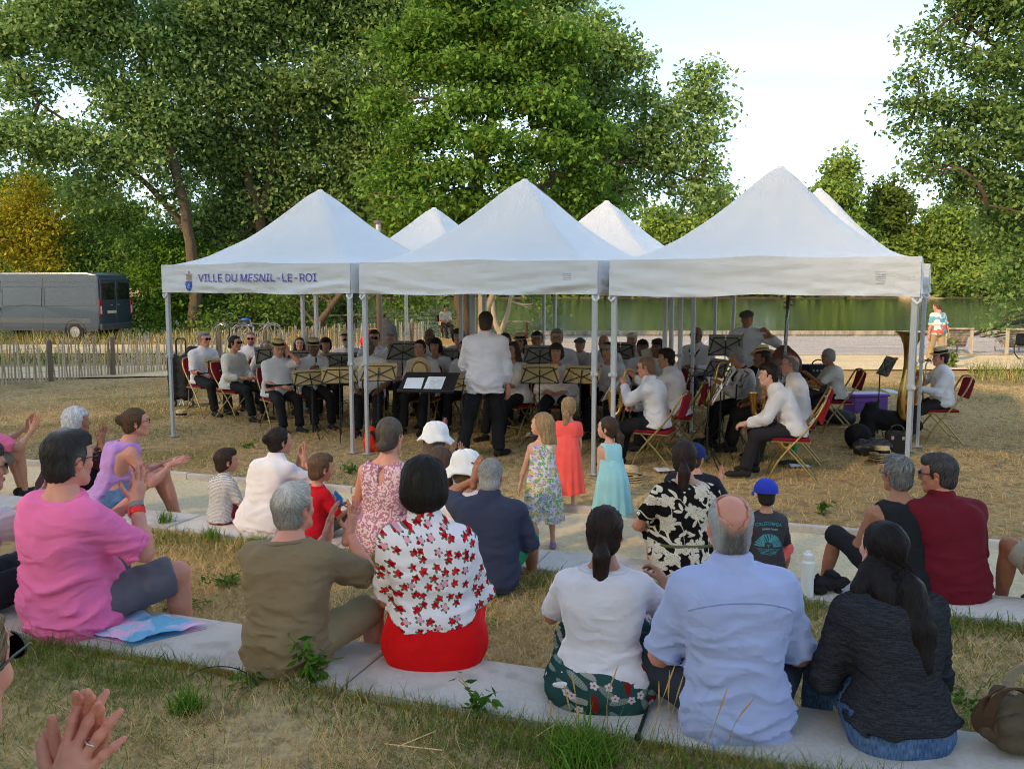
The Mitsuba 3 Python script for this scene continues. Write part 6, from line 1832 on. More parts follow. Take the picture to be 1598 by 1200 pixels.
P_('m34', 'woman with short grey hair and glasses clapping behind the french horn', 1292, 545, 12.8, 'woman', 'greyw', yaw=88, glasses=True, skin='tan', step=.018, shirt=dict(color=lin(206, 202, 200)), pose=dict(lean=(8, 20), hand_r=(.06, .44, .38), hand_l=(0, .46, .40), hl='flat', hr='flat', look=(4, 0, 0)), chair_label='red and gold folding chair under the french horn player')
PL['m34'][0]
P_('tuba', 'tuba player in a straw boater sitting alone right of the tents', 1468, 543, 11.9, hair='dark', skin='red', yaw=84, hat='boater', extra=.03, hat_pitch=-10, step=.016, fine=1, sl=.96, pants=dict(color=lin(44, 36, 34)), pose=dict(lean=(0, 4), hand_r=(.10, .34, .44), hand_l=(-.12, .36, .30), hr='grip', hl='grip', elbow_r=(.7, -.2, -.5)), chair_label='red and gold folding chair under the tuba player outside the tents')
P_('terrace', 'man in a bright white t-shirt on a chair at the railing, looking down', 696, 476, 35.5, hair='dark', skin='mid', yaw=-150, sl=.45, collar=False, shirt=dict(color=lin(226, 226, 216)), pants=dict(color=lin(40, 42, 48)), pose=dict(lean=(8, 22), girth=1.1, hand_r=(.06, .34, .24), hand_l=(-.06, .34, .24), look=(0, -24, 0)), chair_label='folding chair under the man looking at his phone by the railing', step=.026)
CON = standing('conductor in a white shirt with rolled sleeves seen from behind, in front of the band', 'man', 758, 712, 486, -4, extra=.008, skin=SKIN['red'], step=.013, fine=1,
 pose=dict(lean=(1, 3), hand_r=(.26, .08, .70), elbow_r=(.9, -.3, 0), hand_l=(-.16, .36, 1.05), foot_l=(-.27, -.02, 0), foot_r=(.15, .04, 0), hr='relaxed', look=(4, -2, 0), fr=(.1, .15, -1), pr=(-.6, .5, 0)),
 hair=dict(style='crop', color=(.035, .022, .015), alt=(.08, .05, .035), strands=1500), shirt=dict(color=lin(212, 206, 212), sleeve=.88, hem=-.30, wide=.03, low_w=.02, fold=.016, collar=True, sleeve_off=.028, hem_curve=-.05), pants=dict(color=(.013, .013, .016), leg=1.98, flare=.016), toe_r=(.5, .8, 0), toe_l=(-.5, 1, 0), seed=81)
bp = atd(1163, 482, 13.8)
BASS = standing('double bass player in a grey flat cap and white shirt, standing at the back right', 'man', 1163, 443.5 + F_PX * EYE / 13.8 + 0, 482, 160, extra=.03, skin=SKIN['tan'], step=.02, fine=0,
 pose=dict(hand_l=(-.30, .22, 1.34), hand_r=(.12, .36, .9), elbow_l=(-.8, -.1, -.5), hl='grip', look=(-12, -14, 0)), hair=dict(style='crop', color=(.05, .04, .03)), hat='flatcap', cap_color=lin(84, 84, 88), shirt=dict(color=lin(206, 206, 214), sleeve=.8, hem=-.2, collar=True), pants=dict(color=BLACK, leg=1.96, flare=.012), seed=82)
standing('man in a blue and orange flowered shirt and beige trousers walking on the deck', 'man', 1462, 567, 472, 20, skin=SKIN['red'], step=.02, fine=0,
 pose=dict(lean=(4, 10), hand_l=(-.30, .06, .70), hand_r=(.28, -.08, .80), look=(12, -16, 0), foot_l=(-.08, .22, 0), foot_r=(.10, -.16, 0)), hair=dict(style='crop', color=(.08, .05, .03)), shirt=dict(bsdf='hawaiian', sleeve=.46, hem=-.22, wide=.04, fold=.01), pants=dict(color=lin(170, 146, 112), leg=1.9, flare=.02), seed=83)
 # ---------------------------------------------------------------- music stands
ST = 'music stands with tan folders'
rs = np.random.default_rng(3)
for lab, px, py, d, face, kit in [
 ('tan music stand with a red clip in front of the big man in the boater', 486, 590, 12.3, -150, STAND_TAN),
 ('music stand with a tan folder left of the paired left tent poles', 530, 587, 12.1, -170, STAND_TAN),
 ('music stand with a tan folder in front of the grey haired clarinet player', 590, 582, 11.9, 178, STAND_TAN),
 ('tan music stand behind, left of the straw hat hung up', 628, 548, 13.4, 172, STAND_GREY),
 ('low tan music stand between the big black desk and the conductor', 722, 600, 12.0, 170, STAND_TAN),
 ('music stand at the far left between the man in sunglasses and the woman in cream', 346, 570, 14.2, -128, STAND_TAN),
 ('grey backed music stand behind the big man in the boater', 424, 555, 13.9, -150, STAND_GREY),
 ('grey backed music stand in front of the fair woman at the back left', 470, 560, 14.0, -165, STAND_GREY),
 ('grey backed music stand in front of the man in the pale hat', 533, 563, 14.0, -170, STAND_GREY),
 ('grey backed music stand right of the woman in the white v-neck', 705, 558, 13.6, 165, STAND_GREY),
 ('tall grey backed music stand right of the woman beside the conductor', 842, 554, 13.2, 170, STAND_GREY),
 ('narrow tan folder on a stand in front of the auburn woman', 842, 585, 11.4, 176, STAND_TAN),
 ('wide tan music stand between the auburn woman and the paired tent poles', 906, 586, 11.6, 160, STAND_TAN),
 ('music stand at the back under the right tent, behind the poles', 966, 548, 14.2, 160, STAND_GREY),
 ('black music stand between the saxophone players and the bald man', 1078, 585, 12.2, 120, STAND_BARE),
 ('music stand turned towards the double bass player', 1132, 540, 13.0, 165, STAND_GREY),
 ('grey backed music stand left of the grey haired woman', 1112, 575, 12.2, 110, STAND_GREY)]:
 music_stand(lab, px, py, d, face, kit, group=ST)
for lab, px, py, d, face in [('music stand with a white sheet beside the front tent pole', 944, 610, 10.6, 70), ('music stand with a white sheet seen edge on, in front of the young man', 1108, 615, 10.2, 78), ('second music stand with a white sheet, behind the first on the right', 1128, 588, 11.0, 80), ('third music stand with a white sheet near the grey haired woman', 1152, 590, 11.5, 85), ('music stand with a grey folder standing free beside the tuba player', 1376, 572, 12.1, 84)]:
 k, Ms = music_stand(lab, px, py, d, face, STAND_BARE if 'tuba' not in lab else STAND_GREY, group=ST)
 if 'tuba' not in lab:
  Md = Ms @ mat((0, 0, 1.02), 0, -22)
  MB().box((.23, .003, .30), (-.118, .018, .16), (.72, .71, .70), M=Md).box((.23, .003, .30), (.118, .02, .158), (.68, .67, .66), M=Md).put('sheet_music', 'rubber', k)
  MB().box((.03, .03, .02), (.2, .01, .03), (.5, .02, .03), M=Md).put('clip', 'paint', k)
key = thing('conductor_desk', 'wide black conductor desk with two open white scores', 'music stand')
p = atd(668, 598, 10.55)
M = mat((p[0], p[1], 0), -8)
zt = p[2] - .02
Md = M @ mat((0, 0, zt), 0, 24)
MB().box((.66, .46, .012), (0, .06, 0), BK, bevel=.004, M=Md).box((.66, .05, .03), (0, -.16, .015), BK, bevel=.004, M=Md).put('desk', 'paint', key)
MB().tube([(0, .05, .05), (0, .05, zt)], .014, BK, 8, M=M).put('pole', 'paint', key, smooth=True)
MB().lathe([(0, .06), (.03, .05), (.16, .02), (.17, 0)], BK, M=M @ mat((0, .05, 0))).put('base', 'paint', key, smooth=40)
MB().box((.21, .30, .004), (-.17, .0, .012), (.74, .73, .72), M=Md @ mat((0, 0, 0), 3)).put('score', 'rubber', key)
lines_ = MB()
for i in range(9):
 lines_.box((.16, .004, .001), (.085, -.10 + .028 * i, .0185), (.42, .42, .42), M=Md)
MB().box((.21, .30, .004), (.075, .02, .014), (.76, .75, .74), M=Md).put('score', 'rubber', key)
lines_.put('music_print', 'rubber', key, kind='stuff')
hk = boater(None, mat(atd(655, 577, 12.35), 8, 96), name='boater_hat', scale=1.15, alone=True)
tag(hk, 'straw boater hung on the stand in front of the smiling woman', 'hat')
key = thing('microphone_stand', 'thin chrome stand with a white foot right of the conductor', 'stand')
p = at(828, 680)
MB().tube([p + (0, 0, .0), p + (.01, 0, 1.0)], .008).put('pole', 'chrome', key, smooth=True)
MB().lathe([(0, .05), (.05, .045), (.07, 0)], (.7, .7, .7), M=mat(p)).put('foot', 'paint', key, smooth=40)
 # ---------------------------------------------------------------- instruments
def clarinet(label, a, b):
 key = thing('clarinet', label, 'clarinet')
 a, b = np.asarray(a, float), np.asarray(b, float)
 L = np.linalg.norm(b - a)
 x, y, d = frame(b - a)
 M = np.eye(4)
 M[:3, 0], M[:3, 1], M[:3, 2], M[:3, 3] = x, y, d, a
 MB().lathe([(0, 0), (.005, 0), (.009, .07), (.013, .075), (.013, .2), (.015, .21), (.015, .24), (.013, .25), (.0135, L - .10), (.016, L - .09), (.033, L), (.028, L - .004), (0, L - .08)], BK, M=M, sides=12).put('body', 'satin', key, smooth=40)
 kk = MB()
 for i in range(9):
  z = .16 + i * (L - .30) / 9
  kk.lathe([(0, .004), (.007, .003), (.0075, 0)], M=M @ mat((.014 * (-1) ** i * .3, .016, z), 0, -90), sides=8)
 kk.tube([(.014, .006, .18), (.016, .006, L - .12)], .0028, M=M)
 kk.put('keys', 'chrome', key, smooth=40)
 return key
def between(name, hand, tip, L=.66):
 k, M, po = PL[name]
 return xf(M, hand), xf(M, tip)
k, M, po = PL['m6']
clarinet('black clarinet played by the man in the boater by the tent pole', xf(M, po.headpos + np.array([0, .10, -.06])), xf(M, (.03, .36, .16)))
k, M, po = PL['m9']
clarinet('black clarinet with bright keys held upright by the grey haired man of the front row', xf(M, (.06, .42, .34)), xf(M, (.06, .40, -.30)))
for n, lab in (('m1', 'clarinet lying across the lap of the man at the left end'), ('m4', 'clarinet lying across the lap of the big man in the boater')):
 k, M, po = PL[n]
 clarinet(lab, xf(M, (-.30, .30, .215)), xf(M, (.32, .36, .225)))
def saxophone(label, M, scale=1.0):
 """Alto saxophone, its mouthpiece at the origin of M, the player behind it (-y)."""
 key = thing('saxophone', label, 'saxophone')
 Ms = M.copy()
 Ms[:3, :3] *= scale
 p = spline([(0, .0, 0), (0, .06, .035), (0, .13, .02), (0, .15, -.06), (0, .15, -.30), (0, .14, -.50), (0, .17, -.575), (0, .235, -.57), (0, .265, -.50), (0, .28, -.40), (0, .30, -.30)], 60)
 r = np.interp(np.linspace(0, 1, 60), [0, .08, .2, .5, .72, .82, .92, 1], [.007, .009, .013, .022, .032, .040, .052, .066])
 MB().tube(p, r, sides=14, M=Ms, cap=False).put('body', 'brass', key, smooth=True)
 MB().lathe([(.066, 0), (.073, .006), (.074, .012), (.070, .014), (.050, -.10)], M=Ms @ mat((0, .30, -.30), 0, -8), sides=20).put('bell', 'brass', key, smooth=40)
 MB().tube([(0, -.055, -.018), (0, .01, .004)], [.008, .013], BK, 8, M=Ms).put('mouthpiece', 'satin', key, smooth=True)
 kk = MB()
 for i in range(11):
  z = -.08 - i * .038
  s = 1 if i % 2 else -1
  kk.lathe([(0, .008), (.016, .006), (.017, 0)], M=Ms @ mat((.022 * s * .6, .175, z), 0, -90, 0), sides=10)
 for s in (-1, 1):
  kk.tube([(.026 * s, .155, -.07), (.03 * s, .16, -.5)], .0035, M=Ms)
 kk.put('keys', 'brass', key, smooth=40)
 kk = MB().tube(spline([(0.04, .19, -.5), (.055, .23, -.48), (.05, .25, -.40)], 8), .004, M=Ms)
 kk.put('bell_brace', 'brass', key, smooth=True)
 return key
k, M, po = PL['m26']
saxophone('brass saxophone played by the reddish haired man at the right front', M @ mat(po.headpos + np.array([0, .115, -.07]), 0, 8), .92)
k, M, po = PL['m32']
saxophone('brass saxophone resting in the lap of the young man with curly hair', M @ mat((.04, .14, .42), 20, -28), .92)
k, M, po = PL['m30']
saxophone('brass saxophone of the grey haired woman on the right', M @ mat(po.headpos + np.array([0, .10, -.12]), 0, 10), .95)
k, M, po = PL['m33']
saxophone('brass saxophone of the bald older man in glasses', M @ mat(po.headpos + np.array([0, .115, -.12]), 0, 6), .95)
k, M, po = PL['tuba']
key = thing('tuba', 'tall brass tuba with its bell up, held by the player outside the tents', 'tuba')
Mt = M @ mat((-.02, .47, -.02), 0, 4, 0, 1.12)
bell = [(.047, .52), (.052, .62), (.062, .72), (.085, .84), (.125, .93), (.185, .985), (.205, .995), (.208, 1.003), (.200, 1.004), (.180, .993), (.118, .94), (.078, .85), (.05, .70), (.02, .52)]
MB().lathe(bell, M=Mt @ mat((.02, .07, 0)), sides=40).put('bell', 'brass', key, smooth=60)
p = spline([(.02, .07, .55), (.02, .08, .25), (.02, .07, .0), (.02, .02, -.10), (.02, -.06, -.10), (.02, -.11, .0), (.02, -.11, .3), (.02, -.10, .48), (.02, -.05, .54), (.02, -.01, .48), (.02, -.01, .1)], 60)
MB().tube(p, np.interp(np.linspace(0, 1, 60), [0, .3, .45, .7, 1], [.050, .072, .078, .050, .032]), sides=16, M=Mt).put('body', 'brass', key, smooth=True)
kk = MB()
for i in range(4):
 x = -.05 + .035 * i
 kk.tube([(x, .0 - .015 * i, .12), (x, .0 - .015 * i, .36)], .013, sides=10, M=Mt)
 kk.lathe([(0, .012), (.012, .010), (.012, 0)], M=Mt @ mat((x, -.015 * i, .39)), sides=10)
 kk.tube(spline([(x, -.01, .18), (x - .06, .02, .17), (x - .07, .03, .05), (x - .04, .03, -.02), (x, .0, .12)], 16), .008, M=Mt)
kk.put('valves', 'brass', key, smooth=40)
h = po.headpos + np.array([0, .12, -.06])
MB().tube(spline([xf(M, h), xf(M, h + np.array([0, .05, 0])), xf(M, (.02, .24, .56)), xf(M, (.0, .24, .42))], 20), .009).tube([xf(M, h + np.array([0, -.01, 0])), xf(M, h + np.array([0, .02, 0]))], [.017, .009]).put('mouthpipe', 'chrome', key, smooth=True)
k, M, po = PL['m34']
key = thing('french_horn', 'brass french horn on the lap of the woman with grey hair', 'french horn')
Mh = M @ mat((.05, .34, .21), 90, 12)
for i, (r, z) in enumerate(((.15, 0), (.135, .025), (.12, -.02))):
 a = np.linspace(.3 * i, 2 * np.pi * .96 + .3 * i, 40)
 MB().tube(np.stack([r * np.cos(a), r * .8 * np.sin(a), np.full(40, z)], -1), np.linspace(.010, .017, 40), sides=9, M=Mh @ mat((0, 0, .03), 0, 25)).put('coil', 'brass', key, smooth=True)
MB().lathe([(.02, -.24), (.03, -.15), (.05, -.08), (.09, -.03), (.15, .0), (.155, .004), (.145, .003), (.08, -.03), (.02, -.15)], M=Mh @ mat((.16, -.05, .0), 0, 0, 75), sides=28).put('bell', 'brass', key, smooth=60)
for i in range(3):
 MB().tube([(-.03 + .035 * i, -.05, .0), (-.03 + .035 * i, -.05, .08)], .012, sides=10, M=Mh).put('valve', 'chrome', key, smooth=40)
k, M, po = BASS
key = thing('double_bass', 'dark varnished double bass leaning against its player', 'double bass')
Mb = M @ mat((-.26, .30, .16), 18, 8, -8) if False else M @ mat((-.50, .34, .06), 10, 8, -3)
zs = np.linspace(0, 1.10, 30)
w = np.interp(zs, [0, .06, .2, .32, .46, .56, .66, .78, .9, 1.0, 1.06, 1.10], [.12, .24, .325, .33, .25, .205, .215, .25, .245, .17, .09, .05])
out = np.vstack([np.stack([w, zs], -1), np.stack([-w[::-1], zs[::-1]], -1)])
from shapely import Polygon
slab = trimesh.creation.extrude_polygon(Polygon(out).buffer(-.008).buffer(.008), .19, engine='earcut')
v = np.array(slab.vertices)
v, f = trimesh.remesh.subdivide_to_size(v, np.array(slab.faces), .09)
edge = np.interp(v[:, 1], zs, w) - np.abs(v[:, 0])
v[:, 2] += np.sign(v[:, 2] - .095) * .035 * np.clip(edge / .12, 0, 1) ** .6
v = np.stack([v[:, 0], .095 - v[:, 2], v[:, 1]], -1)
WOOD = lin(92, 38, 22)
gr = meshkit.fbm(v * np.array([30, 30, 3]), 3, 1)[:, None]
put('body', (xf(Mb, v), f[:, ::-1]), 'satin', key, smooth=50, color=WOOD * (.7 + .6 * gr))
MB().bar((0, .09, 1.02), (0, .11, 1.62), .045, .05, lin(40, 20, 14), M=Mb, bevel=.012).put('neck', 'satin', key)
MB().bar((0, .135, .62), (0, .135, 1.60), .05, .018, BK, M=Mb, bevel=.006).put('fingerboard', 'satin', key)
a = np.linspace(0, 4.6, 24)
sc = np.stack([np.zeros(24), .10 + .05 * np.sin(a) * (1 - a / 7), 1.80 - .075 * (1 - np.cos(a) * (1 - a / 7)) + .06], -1)
MB().tube(np.vstack([[[0, .11, 1.60], [0, .09, 1.70]], sc]), np.linspace(.032, .018, 26), WOOD, 8, M=Mb).put('scroll', 'satin', key, smooth=True)
for i in range(4):
 MB().tube([(-.06 if i % 2 else .06, .10, 1.64 + .035 * i), (0, .10, 1.64 + .035 * i)], [.012, .006], BK, 6, M=Mb).put('peg', 'satin', key, smooth=True)
 MB().tube([(-.02 + .013 * i, .175, .40), (-.015 + .010 * i, .150, 1.60)], .0016, (.6, .6, .58), 5, M=Mb).put('string', 'chrome', key)
MB().box((.13, .02, .10), (0, .165, .42), lin(150, 110, 70), bevel=.006, M=Mb).put('bridge', 'paint', key)
MB().bar((0, .15, .06), (0, .165, .34), .07, .016, BK, M=Mb, bevel=.006).put('tailpiece', 'satin', key)
MB().tube([(0, .02, .0), (0, .02, -.18)], .008, M=Mb).put('endpin', 'chrome', key)
key = thing('drum_kit', 'small drum kit with brass cymbals at the back of the middle tent', 'drum kit')
p = atd(925, 560, 14.6)
g = np.array([p[0], p[1], 0])
for (dx, z, r, h) in ((0, .60, .18, .16), (.42, .42, .21, .30)):
 Md = mat(g + (dx, 0, z))
 MB().lathe([(0, 0), (r, 0), (r, h)], lin(60, 26, 24), M=Md).put('drum', 'satin', key, smooth=40)
 MB().lathe([(0, h), (r * 1.02, h), (r * 1.03, h - .03), (r * 1.0, h - .03)], (.7, .69, .66), M=Md).put('drum_head', 'rubber', key, smooth=40)
 for i in range(3):
  a = 2.1 * i
  MB().tube([g + (dx + r * .7 * math.cos(a), r * .7 * math.sin(a), 0), g + (dx + r * .8 * math.cos(a), r * .8 * math.sin(a), z + .1)], .010).put('leg', 'chrome', key)
for dx, z, t in ((-.30, .92, 14), (.25, 1.02, -10)):
 Md = mat(g + (dx, .1, z), 0, t, t)
 MB().lathe([(0, .02), (.03, .018), (.04, .004), (.20, -.012), (.2, -.014), (0, 0)], M=Md).put('cymbal', 'brass', key, smooth=40)
 MB().tube([g + (dx, .1, 0), g + (dx, .1, z + .03)], .010).put('cymbal_stand', 'chrome', key)
k, M, po = PL['m25']
v, f = boxmesh((.22, .002, .31))
key = put('sheet_music', (xf(M, xf(mat((-.24, .40, .62), 30, -14, 18), v)), f), 'rubber', color=(.60, .56, .44))
tag(key, 'single sheet of music held up by the dark haired man', 'sheet music')
 # ---------------------------------------------------------------- van
key = thing('parked_van', 'dark blue grey panel van parked on the grass behind the paling fence', 'van')
ps = atd(157, 525, 33.2)
Mv = np.eye(4)
fw = np.array([-math.cos(.17), math.sin(.17), 0])
Mv[:3, 0], Mv[:3, 1], Mv[:3, 2] = fw, np.array([fw[1] * -1, fw[0], 0]), [0, 0, 1]
Mv[:3, 3] = np.array([ps[0], ps[1], 0]) - Mv[:3, 1] * 1.02
VAN = lin(60, 73, 90)
from shapely import Polygon, affinity
prof = Polygon([(0.02, .42), (.0, 1.2), (.05, 2.30), (.16, 2.47), (.6, 2.52), (4.1, 2.52), (4.45, 2.42), (5.15, 1.55), (5.75, 1.18), (5.95, .95), (5.97, .42)]).buffer(-.06).buffer(.06, quad_segs=4)
def ring_pts(poly, n=160):
 e = poly.exterior
 return np.array([e.interpolate(t, normalized=True).coords[0] for t in np.linspace(0, 1, n, endpoint=False)])
layers = []
for y, off in ((-1.02, .10), (-1.00, .03), (-.95, 0), (.95, 0), (1.00, .03), (1.02, .10)):
 q = ring_pts(prof.buffer(-off) if off else prof)
 yy = np.full(len(q), y) * np.interp(q[:, 1], [0, 1.1, 2.5], [1, 1, .90])
 layers.append(np.stack([q[:, 0], yy, q[:, 1]], -1))
R_ = np.array(layers)
R_ = np.concatenate([R_.mean(1, keepdims=True).repeat(R_.shape[1], 1)[:1] * [1, 1, 1], R_, R_.mean(1, keepdims=True).repeat(R_.shape[1], 1)[-1:]])
n = R_.shape[1]
i, j = np.meshgrid(np.arange(len(R_) - 1), np.arange(n), indexing='ij')
qd = np.stack([i * n + j, i * n + (j + 1) % n, (i + 1) * n + (j + 1) % n, (i + 1) * n + j], -1).reshape(-1, 4)
put('body', (xf(Mv, R_.reshape(-1, 3)), qd), 'satin', key, smooth=35, color=VAN)
sy = lambda z: float(np.interp(z, [0, 1.1, 2.5], [1, 1, .90])) * 1.02
tr = MB()
for x0, x1, z in ((.12, 4.0, 2.16), (.12, 2.25, 1.98), (2.35, 4.0, 1.98), (.12, 2.25, 1.30), (2.35, 4.0, 1.30)):
 tr.bar((x0, sy(z) - .004, z), (x1, sy(z) - .004, z), .018, .022, VAN * 1.15, M=Mv)
for x, z0, z1 in ((.14, 1.3, 1.98), (2.25, 1.3, 1.98), (2.36, 1.3, 1.98), (3.98, 1.3, 1.98)):
 tr.bar((x, sy(z0) - .004, z0), (x, sy(z1) - .004, z1), .018, .022, VAN * 1.1, M=Mv)
for x, z0, z1 in ((2.30, .5, 2.3), (4.02, .5, 2.2), (4.98, .6, 1.5)):
 tr.bar((x, sy(z0) + .001, z0), (x, sy(z1) + .001, z1), .010, .010, (.01, .01, .012), M=Mv)
tr.put('panel_seam', 'paint', key, kind='stuff')
MB().box((3.9, .03, .20), (2.3, 1.015, .74), lin(86, 90, 98), M=Mv, bevel=.01).box((5.6, .02, .30), (2.9, 1.0, .52), lin(70, 72, 76), M=Mv, bevel=.008).put('cladding', 'rubber', key)
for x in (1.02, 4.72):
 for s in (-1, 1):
  wk = MB().lathe([(.20, -.11), (.30, -.11), (.335, -.08), (.34, 0), (.335, .08), (.30, .11), (.20, .11)], (.018, .018, .018), M=Mv @ mat((x, .93 * s, .34), 0, -90 * s), sides=28).put('wheel', 'rubber', key, smooth=50)
  MB().lathe([(0, .09), (.05, .09), (.06, .10), (.12, .085), (.19, .105), (.205, .10), (.205, .06)], lin(150, 152, 156), M=Mv @ mat((x, .93 * s, .34), 0, -90 * s), sides=24).put('rim', 'paint', wk, smooth=40)
  a = np.linspace(-.15, np.pi + .15, 24)
  MB().tube(np.stack([x + .42 * np.cos(a), np.full(24, 1.005 * s), .36 + .42 * np.sin(a)], -1), .035, lin(66, 70, 76), 6, M=Mv).put('wheel_arch', 'rubber', key, smooth=True)
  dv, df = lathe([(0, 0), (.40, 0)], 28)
  put('arch_shadow_liner', (xf(Mv @ mat((x, 1.012 * s, .37), 0, -90 * s), dv), df), 'rubber', key, color=(.01, .01, .01))  # flat black disc on the body side, painted shade for the hollow wheel arch
for s in (-1, 1):
 MB().box((.03, .90, 1.78), (.0, .465 * s, 1.40), VAN * .75, M=Mv, bevel=.012).put('rear_door', 'satin', key)
 MB().box((.02, .74, .62), (-.022, .46 * s, 1.83), M=Mv, bevel=.02).put('rear_window', 'glass_dark', key)
 k2 = MB().box((.05, .15, .62), (-.015, .97 * s, 1.22), lin(150, 16, 22), M=Mv, bevel=.02).put('tail_light', 'satin', key)
 MB().box((.055, .10, .30), (-.02, .96 * s, 1.14), lin(206, 196, 190), M=Mv, bevel=.012).put('reversing_lens', 'satin', k2)
 MB().box((.02, .14, .03), (-.028, .12 * s if s < 0 else .30, 1.32), (.3, .3, .32), M=Mv, bevel=.005).put('door_handle', 'paint', key)
 MB().box((.12, .22, .34), (4.85, 1.14 * s, 1.55), (.02, .02, .022), M=Mv, bevel=.03).put('mirror', 'paint', key)
MB().box((.02, .54, .11), (-.03, .30, 1.06), lin(200, 196, 176), M=Mv, bevel=.006).put('number_plate', 'paint', key)
MB().box((.12, 2.0, .24), (-.03, 0, .52), lin(72, 74, 78), M=Mv, bevel=.03).put('bumper', 'rubber', key)
wv = np.array([(4.14, 1.42), (4.20, 2.10), (4.42, 2.14), (4.92, 1.48), (4.9, 1.40)])
for s in (-1, 1):
 P3 = np.array([(x, s * (sy(z) + .004), z) for x, z in wv])
 put('cab_window', (xf(Mv, P3), np.array([[0, 1, 2], [0, 2, 3], [0, 3, 4]])), 'glass_dark', key)
MB().box((.18, .03, .06), (4.12, 1.03, 1.18), (.02, .02, .02), M=Mv, bevel=.01).put('door_handle', 'paint', key)
 # ---------------------------------------------------------------- paling fence
key = thing('paling_fence', 'grey chestnut paling fence of split pales and wire, at the left behind the band', 'fence')
fa, fb = at(-60, 607), at(668, 545)
span = np.linalg.norm(fb - fa)
dirf = (fb - fa) / span
nrm = np.array([-dirf[1], dirf[0], 0])
rng = np.random.default_rng(11)
u = 0
pales = []
while u < span:
 pales.append(u)
 u += rng.uniform(.054, .082)
MP = np.eye(4)
MP[:3, 0], MP[:3, 1] = dirf, nrm
gw = [lin(150, 132, 112), lin(128, 112, 98), lin(166, 150, 128), lin(112, 98, 86)]
for n_, u in enumerate(pales):
 h, w = rng.normal(.93, .055), rng.uniform(.030, .048)
 p = fa + dirf * u + nrm * rng.uniform(-.012, .012)
 v, f = boxmesh((w, .016, h), 0)
 v = v.copy()
 top = v[:, 2] > 0
 v[top, 0] *= rng.uniform(.3, .7)
 v[:, 2] += h / 2 - .04
 v[:, 0] += v[:, 2] * rng.normal(0, .035)
 M = MP.copy()
 M[:3, 3] = p
 put('pale', (xf(M, v), f), 'palewood', key)
for u in np.arange(.35, span, 1.42):
 p = fa + dirf * u - nrm * .05
 MB().tube([p + (0, 0, -.1), p + (.01, 0, .86), p + (.012, 0, .90)], [.052, .048, .03], lin(112, 100, 88), 9).put('post', 'bark', key, smooth=40)
for z in (.22, .72):
 pts = np.array([fa + dirf * t + np.array([0, 0, z]) - nrm * .012 * (-1) ** i for i, t in enumerate(np.linspace(0, span, 90))])
 MB().tube(pts, .003, (.2, .19, .18), 4).put('wire', 'paint', key)
 # ---------------------------------------------------------------- bicycles
def bicycle(label, M, col, rack=True):
 key = thing('bicycle', label, 'bicycle', None)
 wheels = []
 for x in (-.52, .54):
  a = np.linspace(0, 2 * np.pi, 33)
  wk = MB().tube(np.stack([x + .335 * np.cos(a), 0 * a, .34 + .335 * np.sin(a)], -1), .017, (.03, .03, .03), 7, M=M, cap=False).put('wheel', 'rubber', key, smooth=True)
  sp = MB().tube(np.stack([x + .315 * np.cos(a), 0 * a, .34 + .315 * np.sin(a)], -1), .008, M=M, cap=False, sides=5)
  for t in np.linspace(0, np.pi, 12, endpoint=False):
   sp.tube([(x - .31 * math.cos(t), 0, .34 - .31 * math.sin(t)), (x + .31 * math.cos(t), 0, .34 + .31 * math.sin(t))], .0016, sides=3, M=M)
  sp.put('rim', 'chrome', wk)
  MB().tube(np.stack([x + .37 * np.cos(a[4:15]), 0 * a[4:15], .34 + .37 * np.sin(a[4:15])], -1), .024, col, 6, M=M).put('mudguard', 'satin', key, smooth=True)
 fr = MB()
 for p in ([(-.52, 0, .34), (-.10, 0, .30), (.40, 0, .78)], [(-.52, 0, .34), (-.20, 0, .72), (.38, 0, .66)], [(-.10, 0, .30), (-.24, 0, .86)], [(.54, .03, .34), (.46, .0, .58), (.36, 0, .90)]):
  fr.tube(p, .018, col, 8, M=M)
 fr.put('frame', 'satin', key, smooth=True)
 MB().tube(spline([(.20, -.28, 1.02), (.32, -.20, 1.04), (.38, 0, 1.0), (.32, .20, 1.04), (.20, .28, 1.02)], 14), .012, (.5, .5, .52), 7, M=M).put('handlebar', 'chrome', key, smooth=True)
 v, f = lathe([(0, .03), (.05, .028), (.09, .01), (.085, -.02), (0, -.03)], 14)
 put('saddle', (xf(M, v * np.array([1.5, 1, 1]) + np.array([-.26, 0, .92])), f), 'rubber', key, smooth=True, color=col if rack == 'blue' else (.02, .02, .02))
 MB().lathe([(0, .01), (.09, .01), (.09, -.01), (0, -.01)], (.06, .06, .06), M=M @ mat((-.10, .05, .30), 0, 90), sides=16).tube([(-.10, .06, .30), (-.02, .06, .16)], .012, (.3, .3, .3), 6, M=M).tube([(-.10, -.06, .30), (-.18, -.06, .44)], .012, (.3, .3, .3), 6, M=M).put('crank', 'paint', key)
 if rack:
  MB().bar((-.80, 0, .74), (-.36, 0, .74), .12, .02, (.1, .1, .1), M=M).tube([(-.52, .05, .34), (-.66, .05, .73)], .007, (.2, .2, .2), 5, M=M).put('rack', 'paint', key)
 return key
for lab, px, d, yaw, c, r in (('grey bicycle leaning at the left of the two bicycles behind the fence', 366, 32.5, 165, lin(70, 74, 80), True), ('silver bicycle with a blue saddle behind the paling fence', 402, 32.0, 10, lin(120, 124, 134), True)):
 p = atd(px, 530, d)
 k = bicycle(lab, mat((p[0], p[1], 0), yaw, 0, 0), c, r)
p = atd(396, 499, 32.2)
v, f = lathe([(0, .06), (.08, .05), (.11, 0), (.08, -.04), (0, -.05)], 14)
tag(put('saddle_cover', (v * np.array([1.5, 1, 1]) + p - np.array([.30, 0, .0]), f), 'rubber', smooth=True, color=lin(60, 100, 190)), 'bright blue cover on a bicycle saddle behind the fence', 'saddle cover')
p = atd(1604, 545, 25)
